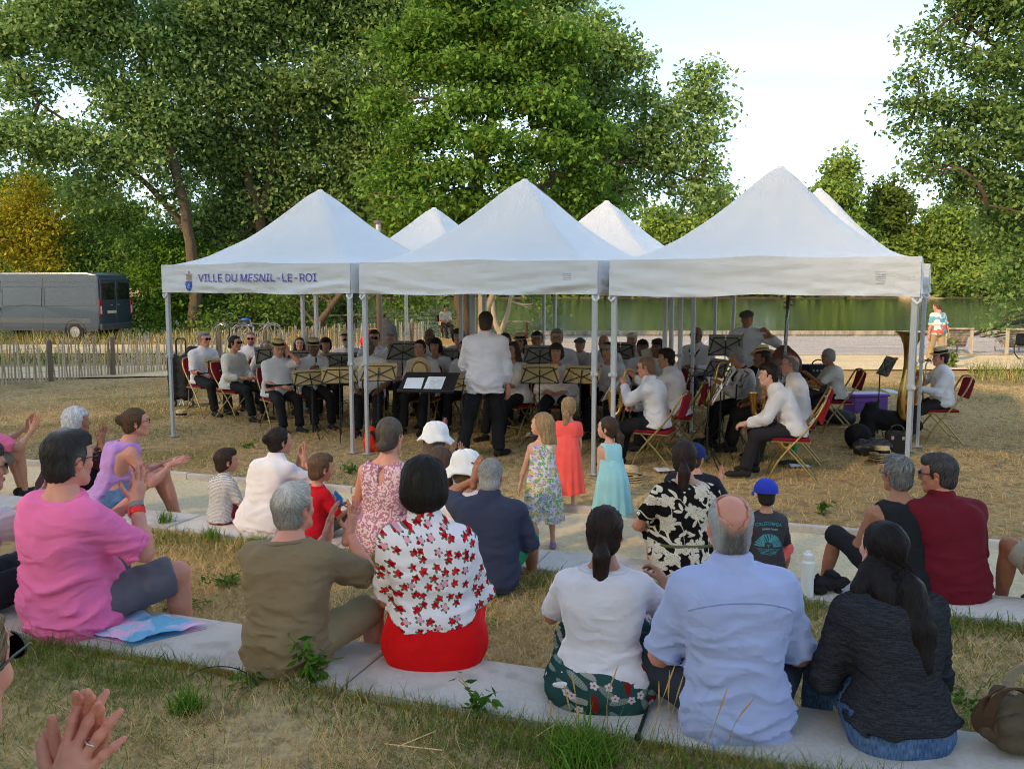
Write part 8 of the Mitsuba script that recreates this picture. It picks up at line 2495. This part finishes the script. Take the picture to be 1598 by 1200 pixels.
G_MAP, G_MAPL = lin(84, 124, 48), lin(146, 178, 82)
BARK = lin(112, 96, 78)
pb = pblob
tree('poplar with pale leaning trunk and open crown at the far left, above the van', 'poplar_tree',
 [([(*px3(306, 520, 36)[:2], 0), px3(292, 345, 36), px3(268, 240, 36), px3(232, 120, 36), px3(200, -40, 36)], .26, .07), ([px3(293, 365, 36), px3(230, 290, 36), px3(150, 225, 35), px3(60, 160, 34)], .14, .03), ([px3(270, 250, 36), px3(190, 150, 36), px3(120, 60, 35), px3(60, -20, 35)], .12, .03)],
 [pb(60, 30, 34, 70, 40), pb(150, 20, 35, 80, 45), pb(40, 130, 34, 55, 30), pb(120, 95, 35, 60, 38), pb(30, 200, 34, 50, 26), pb(110, 215, 34.5, 62, 30), pb(170, 150, 35.5, 58, 36), pb(200, 240, 35.5, 62, 40), pb(150, 290, 36, 50, 26), pb(70, 235, 35, 40, 20), pb(250, 60, 36, 70, 60), pb(240, 170, 36, 60, 55), pb(270, 300, 37, 60, 45), pb(-10, 60, 34, 50, 40), pb(-30, 220, 34, 50, 30), pb(90, -40, 34, 120, 40)],
 101, G_POP, G_POPL, density=30, size=.21, clump=.36, gap=.35)
tree('tall poplar with dark limbs in the middle of the left tree group', 'poplar_tree',
 [([(*px3(420, 520, 38)[:2], 0), px3(412, 380, 38), px3(385, 260, 38), px3(340, 150, 38), px3(310, 20, 38)], .30, .08), ([px3(405, 340, 38), px3(430, 220, 38), px3(440, 100, 38), px3(450, -20, 38)], .18, .06)],
 [pb(330, 30, 37, 85, 60), pb(420, 40, 38, 80, 60), pb(340, 130, 37, 75, 55), pb(430, 140, 38, 80, 60), pb(320, 230, 38, 70, 50), pb(400, 240, 39, 80, 60), pb(360, 320, 39, 70, 45), pb(450, 310, 39, 60, 50), pb(380, -40, 38, 160, 50), pb(300, 350, 39, 60, 40)],
 102, G_POP * .85, G_POPL * .85, density=26, size=.22, clump=.4, gap=.28)
tree('dense dark poplar filling the gap left of the bright green tree', 'poplar_tree',
 [([(*px3(545, 520, 40)[:2], 0), px3(540, 360, 40), px3(525, 200, 40), px3(520, 20, 40)], .30, .1)],
 [pb(510, 20, 39, 85, 60), pb(590, 30, 39, 80, 60), pb(500, 130, 38, 75, 60), pb(580, 130, 38.5, 70, 65), pb(520, 230, 39, 75, 60), pb(600, 240, 39, 60, 60), pb(540, 320, 40, 75, 55), pb(620, 330, 41, 60, 50), pb(560, -40, 39, 140, 50), pb(470, 350, 41, 60, 40), pb(660, 60, 40, 70, 80)],
 103, G_POP * .9, G_POPL * .92, density=26, size=.22, clump=.4, gap=.25)
tree('big poplar by the river whose long limbs reach right over the tents', 'poplar_tree',
 [([(*px3(722, 545, 35)[:2], 0), px3(722, 480, 35), px3(735, 330, 35), px3(770, 160, 35), px3(800, -20, 35)], .34, .12), ([px3(740, 330, 35), px3(850, 290, 34.5), px3(930, 245, 34), px3(1010, 200, 34), px3(1100, 140, 34)], .22, .03), ([px3(900, 255, 34), px3(990, 255, 34), px3(1060, 275, 34), px3(1110, 300, 34)], .10, .02), ([px3(770, 170, 35), px3(860, 110, 34.5), px3(940, 80, 34), px3(1000, 60, 34)], .14, .03)],
 [pb(850, 10, 36, 60, 60), pb(890, 70, 35, 60, 40), pb(945, 75, 34, 45, 32), pb(985, 95, 34, 32, 28), pb(940, 35, 34, 26, 22), pb(1000, 150, 34, 34, 26), pb(930, 140, 35, 50, 45), pb(1000, 205, 34, 52, 30), pb(1055, 175, 34, 36, 28), pb(1085, 135, 34, 26, 30), pb(1112, 110, 34, 17, 20), pb(1115, 165, 34, 26, 18), pb(1095, 210, 34, 34, 24), pb(1050, 240, 34, 50, 28), pb(1105, 262, 34, 22, 26), pb(1075, 305, 34, 38, 22), pb(1010, 290, 34.5, 46, 26), pb(960, 240, 35, 55, 40), pb(950, 310, 35.5, 50, 35), pb(900, 200, 36, 60, 60), pb(820, -30, 36, 120, 40), pb(900, 300, 36.5, 60, 50), pb(800, 60, 37, 80, 80), pb(700, 60, 38, 70, 80), pb(1120, 295, 34, 22, 12)],
 104, G_POP, G_POPL * 1.02, density=28, size=.20, clump=.32, gap=.29)
tree('bright green maple like tree in layered sprays above the middle tent', 'maple_tree',
 [([(*px3(752, 548, 32)[:2], 0), px3(752, 470, 32), px3(748, 350, 32), px3(740, 200, 32), px3(742, 20, 32)], .15, .05), ([px3(752, 500, 32), px3(775, 440, 32), px3(800, 330, 32), px3(830, 200, 32)], .12, .03)],
 [pb(690, 45, 31, 50, 24, 70), pb(770, 30, 31, 60, 26, 70), pb(820, 70, 31, 50, 22, 60), pb(660, 100, 31, 40, 18, 50), pb(740, 100, 30.5, 60, 20, 60), pb(680, 190, 30.5, 48, 18, 50), pb(740, 160, 30.5, 70, 20, 60), pb(830, 155, 30.5, 60, 22, 60), pb(880, 180, 31, 45, 20, 50), pb(650, 210, 31, 50, 20, 50), pb(760, 215, 30, 72, 20, 60), pb(860, 230, 30.5, 62, 20, 55), pb(700, 265, 30.5, 60, 18, 55), pb(640, 285, 31, 46, 16, 50), pb(800, 270, 30.5, 60, 20, 55), pb(910, 270, 31, 46, 22, 45), pb(650, 315, 30.5, 55, 15, 50), pb(740, 310, 31, 60, 18, 55), pb(880, 310, 31.5, 55, 20, 50), pb(720, 345, 32, 55, 20, 50), pb(630, 255, 31.5, 40, 18, 45), pb(800, 110, 31.5, 60, 26, 60), pb(870, 120, 31.5, 40, 24, 50), pb(620, 345, 32, 36, 14, 40), pb(740, -20, 31, 120, 26, 80), pb(630, 60, 31.5, 50, 30, 60), pb(600, 165, 31.5, 46, 26, 50), pb(890, 60, 31.5, 46, 30, 60), pb(600, 290, 31.5, 40, 26, 50), pb(930, 210, 31.5, 46, 26, 50), pb(940, 330, 32, 44, 24, 45)],
 105, G_MAP, G_MAPL, density=26, size=.20, clump=.32, per=24, shell=.7, yellow=.012, bark=lin(150, 134, 112), aspect=.85)
tree('pale barked young tree with two stems behind the conductor', 'young_tree',
 [([(*px3(795, 545, 33)[:2], 0), px3(782, 520, 33), px3(768, 470, 33), px3(772, 400, 33)], .11, .04), ([(*px3(772, 548, 33)[:2], 0), px3(788, 500, 33), px3(800, 450, 33), px3(806, 390, 33)], .09, .04)],
 [pb(780, 400, 33, 50, 36), pb(842, 470, 33.5, 12, 22), pb(820, 430, 33.5, 30, 20)], 106, G_DARK, G_DARKL, density=20, size=.16, clump=.25, bark=lin(176, 160, 138))
tree('low leaning tree with a slanting trunk behind the left tent', 'young_tree',
 [([(*px3(478, 545, 34)[:2], 0), px3(500, 500, 34), px3(530, 462, 34), px3(560, 430, 34), px3(590, 400, 34)], .15, .06)],
 [pb(480, 420, 35, 70, 40), pb(570, 410, 35, 60, 40), pb(650, 420, 36, 50, 34), pb(640, 470, 35, 40, 26), pb(455, 470, 36, 36, 30)], 107, G_DARK * .9, G_DARKL * .9, density=14, size=.18, clump=.35)
bush = dict(cat='bush', twigs=1, shell=.6)
tree('yellow green bush with ochre twigs at the left edge behind the van', 'bush', [([(*px3(45, 540, 37)[:2], 0), px3(45, 430, 37), px3(48, 330, 37)], .08, .03)],
 [pb(30, 330, 37, 50, 40), pb(75, 350, 37, 42, 40), pb(15, 390, 37, 60, 40), pb(75, 400, 37, 45, 40), pb(50, 295, 37, 26, 28), pb(-20, 350, 37, 40, 50)], 111, lin(132, 130, 34), lin(206, 194, 72), density=20, size=.17, clump=.3, per=24, bark=lin(150, 104, 48), **bush)
tree('dark green bush between the yellow bush and the left poplar', 'bush', [([(*px3(150, 540, 39)[:2], 0), px3(150, 380, 39)], .08, .03)],
 [pb(120, 310, 41, 60, 36), pb(60, 280, 42, 60, 30), pb(180, 330, 40, 60, 40), pb(130, 380, 38, 50, 46), pb(200, 400, 37.5, 60, 50), pb(150, 440, 38, 60, 40), pb(-10, 290, 42, 50, 30), pb(-20, 450, 40, 60, 60), pb(60, 450, 41, 70, 50)], 112, G_DARK, G_DARKL, density=14, size=.2, clump=.4, **bush)
tree('dark bush right of the van with thin bare twigs', 'bush', [([(*px3(262, 545, 36.5)[:2], 0), px3(215, 430, 36.5), px3(190, 390, 36.5)], .05, .02)],
 [pb(250, 430, 36.5, 50, 50), pb(235, 480, 36, 40, 36), pb(290, 460, 37, 55, 45), pb(330, 420, 38, 55, 40), pb(270, 390, 38, 60, 36), pb(240, 505, 35.5, 30, 20)], 113, lin(60, 96, 34), lin(134, 170, 62), density=18, size=.17, clump=.32, bark=lin(140, 122, 96), **bush)
tree('leafy bush behind the bicycles', 'bush', [([(*px3(380, 545, 37)[:2], 0), px3(380, 470, 37)], .06, .03)],
 [pb(350, 470, 37, 50, 40), pb(410, 475, 37, 50, 40), pb(385, 430, 38, 70, 40), pb(460, 440, 39, 50, 40), pb(330, 500, 36, 40, 18), pb(430, 380, 40, 70, 40), pb(380, 505, 37.5, 50, 22), pb(470, 500, 38, 40, 26), pb(310, 470, 38, 40, 50), pb(530, 480, 40, 40, 30)], 114, G_DARK, G_DARKL, density=16, size=.18, clump=.35, **bush)
tree('dark foliage between the left and middle tent peaks', 'bush', [([(*px3(590, 545, 41)[:2], 0), px3(590, 400, 41)], .1, .04)],
 [pb(560, 380, 41, 60, 50), pb(620, 380, 42, 60, 40), pb(690, 385, 42, 60, 40), pb(520, 420, 41, 60, 40), pb(880, 380, 42, 60, 40), pb(950, 370, 43, 50, 30), pb(800, 390, 43, 80, 40)], 115, G_DARK * .8, G_DARKL * .75, density=10, size=.22, clump=.45, **bush)
tree('poplar at the right edge whose branches hang over the deck and the water', 'poplar_tree',
 [([(*px3(1700, 560, 27)[:2], 0), px3(1690, 400, 27), px3(1670, 200, 27), px3(1650, -40, 27)], .34, .12), ([px3(1680, 300, 27), px3(1600, 230, 26.5), px3(1500, 170, 26), px3(1410, 158, 26)], .13, .02), ([px3(1670, 180, 27), px3(1580, 90, 26.5), px3(1480, 30, 26)], .13, .03), ([px3(1690, 380, 27), px3(1620, 340, 26), px3(1540, 320, 26)], .10, .02)],
 [pb(1570, 20, 26, 60, 40), pb(1500, 20, 26, 46, 30), pb(1450, 55, 26, 32, 20), pb(1500, 85, 26, 50, 24), pb(1570, 100, 26, 60, 36), pb(1430, 120, 26, 30, 14), pb(1400, 160, 26, 24, 10), pb(1460, 165, 26, 44, 22), pb(1530, 165, 26, 56, 30), pb(1420, 200, 26, 26, 12), pb(1480, 215, 26, 46, 24), pb(1560, 215, 26, 56, 36), pb(1450, 255, 26, 36, 24), pb(1520, 265, 26.5, 56, 30), pb(1590, 290, 26.5, 50, 50), pb(1500, 300, 26.5, 40, 20), pb(1570, 350, 27, 50, 36), pb(1590, 410, 27, 30, 34), pb(1582, 460, 27, 20, 26), pb(1568, 500, 27, 14, 12), pb(1640, 150, 27, 60, 120), pb(1560, 440, 27, 14, 20), pb(1560, -30, 26, 90, 40)],
 108, lin(78, 112, 54), lin(158, 182, 110), density=30, size=.17, clump=.27, per=26, gap=.24)
key = thing('fallen_branch', 'long dark branch reaching over the river beside the deck loungers', 'branch')
limbs([([px3(1500, 530, 36), px3(1540, 515, 35), px3(1580, 504, 33), px3(1640, 498, 30)], .06, .10, lin(70, 62, 54))] + [([px3(1505 + 12 * i, 536 + 2 * i, 35), px3(1535 + 8 * i, 526 + 3 * i, 35), px3(1580, 518 + 4 * i, 34)], .03, .03, lin(66, 58, 50)) for i in range(4)], 7).put('limb', 'bark', key, smooth=True)
_b = [(np.array([TU[0] * u, TU[1] * u, 0]) - TV * (40 + 3 * math.sin(u)) + [0, 0, z], (5.2, 5.0, 4.4)) for u in range(-58, 22, 6) for z in (4, 11, 18, 24, 29.5 + 1.2 * math.sin(u * 1.7))]
(v, f, c), _c = crown(_b, .28, 1.0, np.random.default_rng(8), G_POP, G_POPL, 1.3, 26, .6)
tag(put('hillside_wood', (v, f), 'leaf', color=c), 'tall wood on the slope behind the audience, outside the picture, casting the evening shade', 'wood', kind='stuff')
(v, f, c), _c = crown([pb(px, 425 + 8 * (i % 3), 226, 60, 40) for i, px in enumerate(range(-160, 1800, 55))], .3, 1.9, np.random.default_rng(5), lin(44, 66, 30), lin(84, 106, 48), 1.4, 24)
tag(put('far_wood', (v, f), 'leaf', color=c), 'continuous dark wood behind the trees of the far bank', 'wood', kind='stuff')
FB, FBL = lin(98, 126, 54), lin(172, 188, 92)
far = [('tall slender poplar standing highest on the far bank', 1312, 228, 46, 200, FB * 1.05, FBL), ('round topped tree on the far bank left of the right tent peak', 1130, 288, 52, 208, FB * .9, FBL * .9), ('light green willow on the far bank between the middle and right tents', 1035, 315, 60, 204, FB * 1.15, FBL * 1.1), ('tree on the far bank in front of the round topped one', 1085, 340, 50, 202, FB, FBL), ('dark tree on the far bank right of the tall poplar', 1385, 272, 52, 210, FB * .6, FBL * .6),
 ('broad light tree on the far bank below the right edge tree', 1480, 308, 70, 203, FB * 1.05, FBL * 1.05), ('dark tree on the far bank at the right edge', 1565, 280, 60, 214, FB * .6, FBL * .55), ('bushy tree on the far bank left of the tall poplar', 1245, 320, 46, 206, FB, FBL), ('light tree at the foot of the tall poplar on the far bank', 1345, 350, 44, 200, FB * 1.15, FBL * 1.12), ('low tree on the far bank right of the rear tent', 1425, 345, 44, 204, FB * .9, FBL * .9),
 ('shrubby tree on the far bank near the walking man', 1520, 370, 44, 200, FB * 1.1, FBL * 1.1), ('tree on the far bank just beyond the right edge of the picture', 1660, 300, 70, 206, FB * .8, FBL * .8), ('tree on the far bank hidden behind the middle tent', 930, 320, 60, 207, FB, FBL), ('tree on the far bank hidden behind the river poplar', 830, 310, 70, 209, FB * .9, FBL * .9), ('tree on the far bank seen only as a reflection under the middle tent', 720, 320, 70, 206, FB, FBL), ('tree on the far bank behind the left tents', 600, 310, 70, 208, FB * .9, FBL * .9), ('tree on the far bank behind the leaning tree', 480, 320, 70, 206, FB, FBL), ('far bank tree behind the poplar group', 340, 315, 80, 208, FB * .9, FBL * .9), ('far bank tree behind the dark bush', 180, 310, 80, 208, FB, FBL), ('far bank tree behind the yellow bush', 20, 310, 80, 208, FB * .9, FBL * .9)]
for n_, (lab, px, ytop, rx, d, c0, c1) in enumerate(far):
 r = np.random.default_rng(200 + n_)
 bl = []
 yb = 455
 H_ = yb - ytop
 for j in range(9 if px > 880 else 6):
  t = (j + .5) / 9 if px > 880 else (j + .5) / 6
  w = rx * (1 if px > 880 else 1.5) * (math.sin(math.pi * (.12 + .80 * t ** .8)) * .75 + .22)
  bl.append(pb(px + r.uniform(-.42, .42) * rx * math.sin(math.pi * min(1, .1 + t * .8)), yb - H_ * (.10 + .80 * t) + r.uniform(-5, 5), d + r.uniform(-3, 3), max(w, 9), H_ * .13 + 6))
 tree(lab, 'far_tree', [([(*px3(px, 462, d)[:2], 0), px3(px + 3, yb - H_ * .5, d), px3(px, ytop + 10, d)], .5, .15)], bl, 300 + n_, c0, c1, density=.85 if px > 880 else .22, size=1.12 if px > 880 else 1.6, clump=1.15, per=26, shell=.55, twigs=1, aspect=.8, bark=lin(150, 130, 100))
r = np.random.default_rng(77)
for n_, px in enumerate(range(560, 1640, 60)):
 y = 440 + r.uniform(-8, 6)
 if 1395 < px < 1490:
  y = 452
 tree(f'low {["pale", "dark", "rounded", "ragged", "spreading", "small"][n_ % 6]} shrub on the far bank near {["the left poles", "the river railing", "the conductor", "the drum", "the middle poles", "the double bass", "the tuba", "the walking man", "the loungers"][min(8, (px - 560) // 120)]}', 'bank_shrub', [], [pb(px, y, 177, 40, 16), pb(px + 25, y + 6, 175.5, 30, 12), pb(px - 22, y + 8, 175, 30, 10)], 400 + n_, FB * r.uniform(.6, 1.1), FBL * r.uniform(.6, 1.1), density=1.2, size=1.1, clump=.9, per=22, twigs=0, cat='bush', aspect=.8)
MBr = MB()
v, f = blob([], [((0, 0, 0), (3.4, 2, 1.5)), ((3, 0, -.4), (3.4, 1.6, .8))], .5, 2, .9, .4, -2)
k = put('bank_rock', (v + px3(1428, 461, 171.5) + (0, 0, -.7), f), 'bark', smooth=True, color=lin(168, 140, 104))
tag(k, 'bare pale rock outcrop at the waterline of the far bank', 'rock')
 # ---------------------------------------------------------------- grass
STRAW, STRAW2, GREEN, GREEN2 = lin(210, 170, 108), lin(246, 214, 156), lin(92, 112, 44), lin(140, 152, 74)
def blades(P, length, width, rng, col, lean=.6, seg=2, up=1.0):
 """Blades of grass rising from P, bent over; tapering strips."""
 n = len(P)
 a = rng.uniform(0, 2 * np.pi, n)
 d = np.stack([np.cos(a), np.sin(a), 0 * a], -1) * (lean * rng.uniform(.2, 1.5, n))[:, None] + [0, 0, up]
 d /= np.linalg.norm(d, axis=1, keepdims=True)
 L = length * rng.uniform(.5, 1.3, n)
 b = rng.uniform(0, 2 * np.pi, n)
 s = np.stack([np.cos(b), np.sin(b), 0 * b], -1) * (width * rng.uniform(.7, 1.3, n))[:, None]
 if seg == 1:
  V = np.stack([P - s, P + s, P + d * L[:, None]], 1)
  F = np.arange(n)[:, None] * 3 + [0, 1, 2]
  return V.reshape(-1, 3), F, np.repeat(col, 3, 0)
 m = P + d * (L * .55)[:, None]
 d2 = d * [1.6, 1.6, .55]
 t = m + d2 * (L * .5)[:, None]
 V = np.stack([P - s, P + s, m - s * .8, m + s * .8, t], 1)
 i = np.arange(n)[:, None] * 5
 F = np.concatenate([i + [0, 1, 3], i + [0, 3, 2], i + [2, 3, 4]], 1).reshape(-1, 3)
 return V.reshape(-1, 3), F, np.repeat(col, 5, 0)
def greenness(x, y):
 return np.clip((meshkit.fbm(np.stack([x * .55 + 3, y * .55, x * 0], -1), 3, 21) - .50) * 5, 0, 1)
def grass_patch(name, label, u0, u1, v0, v1, count, length, width, rng, gbias=0.0, edge=None, seg=2, lean=.6, keep=None, up=1.0):
 u, v = rng.uniform(u0, u1, count), rng.uniform(v0, v1, count)
 x, y = u * BU[0] + v * BV[0], u * BU[1] + v * BV[1]
 k = (y > 1.0) & (np.abs(x) < .62 * y + .5)
 if keep is not None:
  k &= keep(x, y)
 x, y, v = x[k], y[k], v[k]
 d = meshkit.fbm(np.stack([x * 3.2, y * 3.2, x * 0], -1), 2, 33)
 k = rng.random(len(x)) < np.clip(.35 + 1.6 * (d - .28), .12, 1)
 x, y, v = x[k], y[k], v[k]
 g = greenness(x, y) * .8 + gbias
 if edge is not None:
  g = g + edge(v)
 isg = rng.random(len(x)) < np.clip(g, 0, .95)
 t = rng.random((len(x), 1))
 col = np.where(isg[:, None], GREEN * (1 - t) + GREEN2 * t, STRAW * (1 - t) + STRAW2 * t) * rng.uniform(.55, 1.2, (len(x), 1))
 z = ground_z(x, y) - .01
 L = length * np.where(isg, 1.15, 1.0) * (.7 + .9 * d[k][:, None].ravel() if False else 1.0)
 V, F, C = blades(np.stack([x, y, z], -1), L, width, rng, col, lean, seg, up)
 key = put(name, (V, F), 'straw', color=C)
 tag(key, label, 'grass', kind='stuff')
rg = np.random.default_rng(9)
edge2 = lambda v: .75 * np.clip((v - (V2A - .55)) / .4, 0, 1)
grass_patch('dry_grass', 'dry trampled straw and tufts of grass nearest the camera', -3.4, 3.2, .6, V2A - .01, 150000, .085, .0019, rg, -.10, edge2, lean=1.3, up=.75, seg=1)
grass_patch('green_grass', 'longer green grass along the near edge of the near bench', -4.4, 2.6, V2A - .30, V2A - .005, 9000, .085, .0018, rg, .75, lean=.5)
edge1 = lambda v: .55 * np.clip((v - (V1A - .75)) / .5, 0, 1)
grass_patch('dry_grass', 'dry straw lawn between the two benches', -5.2, 4.6, V2B + .02, V1A - .01, 110000, .085, .0024, rg, -.12, edge1, lean=.9, up=.7)
grass_patch('green_grass', 'green grass along the near edge of the low bench', -5.6, 4.8, V1A - .28, V1A - .005, 9000, .11, .0024, rg, .6, lean=.5)
edge0 = lambda v: .35 * np.clip((VK + 1.0 - v) / .8, 0, 1)
grass_patch('dry_grass', 'dry straw lawn of the stage', -14, 12, VK + .12, 21, 220000, .075, .0040, rg, -.3, edge0, seg=1, lean=.9, up=.8, keep=lambda x, y: y < np.interp(x, [-40, -12, -4, 0, 6, 14, 40], [18.6, 19.6, 21.0, 21.6, 21.8, 22.0, 21]) - .1)
grass_patch('tall_grass', 'taller yellow green grass strip along the sand track by the deck', 3.0, 24, 17, 26, 26000, .32, .010, rg, .30, seg=1, lean=.45, keep=lambda x, y: (y > 19.2) & (y < 21.9) & (x > 3.2))
grass_patch('wild_grass', 'wild grass and weeds between the sand tracks and the bushes on the left', -30, 4, 12, 40, 60000, .42, .014, rg, .42, seg=1, lean=.5, keep=lambda x, y: (x < -4.6) & (((y > 31.0) & (y < 36)) | ((y > 23.4) & (y < 26.0) & (x < -5))))
def weed(label, px, py, z, n, h, leaf, seed, col=(GREEN, GREEN2), spread=.10, name='weed', stalks=0):
 rng = np.random.default_rng(seed)
 p = at(px, py, z)
 key = thing(name, label, 'plant')
 mb = MB()
 tips = []
 for i in range(max(3, n // 9)):
  a = rng.uniform(0, 2 * np.pi)
  e = p + np.array([math.cos(a) * spread * rng.uniform(.2, 1), math.sin(a) * spread * rng.uniform(.2, 1), h * rng.uniform(.45, 1)])
  q = spline([p, (p + e) / 2 + [0, 0, .2 * h], e], 8)
  mb.tube(q, np.linspace(.0032, .0014, 8), lin(96, 112, 56), 4)
  tips.append(q)
 mb.put('stem', 'straw', key)
 q = np.vstack(tips)
 i = rng.integers(0, len(q), n)
 c = q[i] + rng.normal(0, .018, (n, 3))
 t = rng.random((n, 1))
 V, F, C = leaves(c, rng.normal(0, .5, (n, 3)) + [0, 0, 1], leaf, rng, (col[0] * (1 - t) + col[1] * t) * rng.uniform(.7, 1.2, (n, 1)), 0, .42)
 put('foliage', (V, F), 'leaf', key, color=C, kind='stuff')
WG = (lin(48, 84, 28), lin(104, 146, 56))
weed('leafy weed growing against the bench in front of the man in the brown t-shirt', 488, 1062, Z2, 90, .20, .055, 1, WG, .10)
weed('small weed at the near bench left of the leafy weed', 395, 1076, Z2 - .02, 40, .08, .04, 2, WG, .10)
weed('green leafy weed on the lawn left of the man in brown', 350, 915, .14, 120, .09, .05, 3, WG, .24)
weed('low green weed on the lawn right of the cushion', 285, 950, .13, 90, .07, .05, 4, WG, .2)
weed('weed with narrow leaves at the near bench below the white skirt', 745, 1112, Z2, 46, .13, .05, 5, WG, .08)
weed('green weed on the dry lawn beyond the kerb at the right', 1282, 800, .0, 80, .13, .05, 6, WG, .12)
weed('green weed on the dry lawn beyond the kerb at the left', 385, 700, .0, 70, .10, .06, 7, WG, .2)
weed('green weed on the dry lawn left of the woman in the pink dress', 545, 738, .0, 70, .10, .06, 8, WG, .2)
weed('creeping weed at the right end of the lawn near the canvas bag', 1515, 1108, .13, 70, .06, .05, 9, WG, .2)
weed('tall weed on the sand track behind the tuba player', 1485, 575, .0, 120, .75, .16, 10, (lin(92, 116, 56), lin(150, 166, 90)), .25)
weed('small weed right of the rose blouse at the bench', 760, 985, .12, 50, .07, .045, 11, WG, .12)
def tuft(label, px, py, z, n, h, w, seed, col, lean=.55):
 rng = np.random.default_rng(seed)
 p = at(px, py, z) + np.c_[rng.normal(0, w, (n, 2)), np.zeros(n)]
 t = rng.random((n, 1))
 V, F, C = blades(p, np.full(n, h), .0026, rng, (col[0] * (1 - t) + col[1] * t) * rng.uniform(.7, 1.2, (n, 1)), lean)
 tag(put('grass_tuft', (V, F), 'straw', color=C), label, 'grass tuft', kind='stuff')
TG = (lin(70, 108, 30), lin(128, 160, 66))
tuft('fresh green grass tuft right of the clapping hands', 293, 1118, .43, 240, .13, .028, 1, TG)
tuft('green grass tuft at the bottom below the white skirt', 910, 1190, .44, 380, .16, .06, 2, TG)
tuft('green tuft at the low bench below the striped boy', 330, 840, Z1, 90, .12, .03, 3, TG)
tuft('green tuft at the low bench below the white blouse', 405, 858, Z1, 110, .12, .03, 4, TG)
tuft('green tuft at the low bench near the lilac top', 258, 815, Z1, 90, .12, .03, 5, TG)
rng = np.random.default_rng(12)
for i, (px, py, h) in enumerate(((895, 1160, .30), (925, 1180, .34), (960, 1165, .36), (985, 1185, .40), (1035, 1180, .38), (1062, 1190, .42), (1095, 1185, .34), (868, 1170, .22), (1010, 1170, .33), (1140, 1190, .30), (735, 1110, .16))):
 p = at(px, py, .44)
 e = p + np.array([rng.normal(0, .08), rng.normal(0, .05), h * .72])
 q = spline([p, (p + e) / 2 + rng.normal(0, .015, 3), e], 10)
 key = thing('grass_stalk', 'thin dry seed stalk at the near bench, ' + ('leftmost below the rose blouse' if i == 10 else ['below the left side of the leafy skirt', 'below the middle of the leafy skirt', 'below the right side of the leafy skirt', 'between the leafy skirt and the black stick', 'right beside the black stick', 'before the left of the light blue shirt', 'before the middle of the light blue shirt', 'leftmost below the leafy skirt', 'at the tip of the black stick', 'right of the light blue shirt'][i]), 'grass stalk', 'seed stalks in front of the near bench')
 MB().tube(q, np.linspace(.0016, .0010, 10), STRAW * .8, 5).put('stem', 'straw', key)
 MB().tube([q[-3], q[-2], q[-1], q[-1] + (q[-1] - q[-3]) * .6], [.0012, .0030, .0028, .0008], STRAW, 6).put('seed_head', 'straw', key, smooth=True)
key = thing('fallen_twig', 'bent dark twig sticking out of the grass at the near bench', 'twig')
q = spline([at(455, 1030, .46), at(420, 1007, .50), at(385, 1006, .5), at(352, 1020, .46)], 14) - BV * .25
MB().tube(q, np.linspace(.003, .002, 14), lin(60, 50, 42), 5).put('stem', 'bark', key, smooth=True)
for i, (a, b) in enumerate((((600, 1160), (690, 1170)), ((620, 1165), (680, 1140)), ((880, 1120), (835, 1150)))):
 tag(MB().tube([at(*a, .46), at(*b, .465)], .0022, STRAW2, 5).put('straw_stem', 'straw'), ['long straw stem lying in the foreground grass', 'short straw stem lying across the long one', 'straw stem lying below the leafy skirt'][i], 'straw')
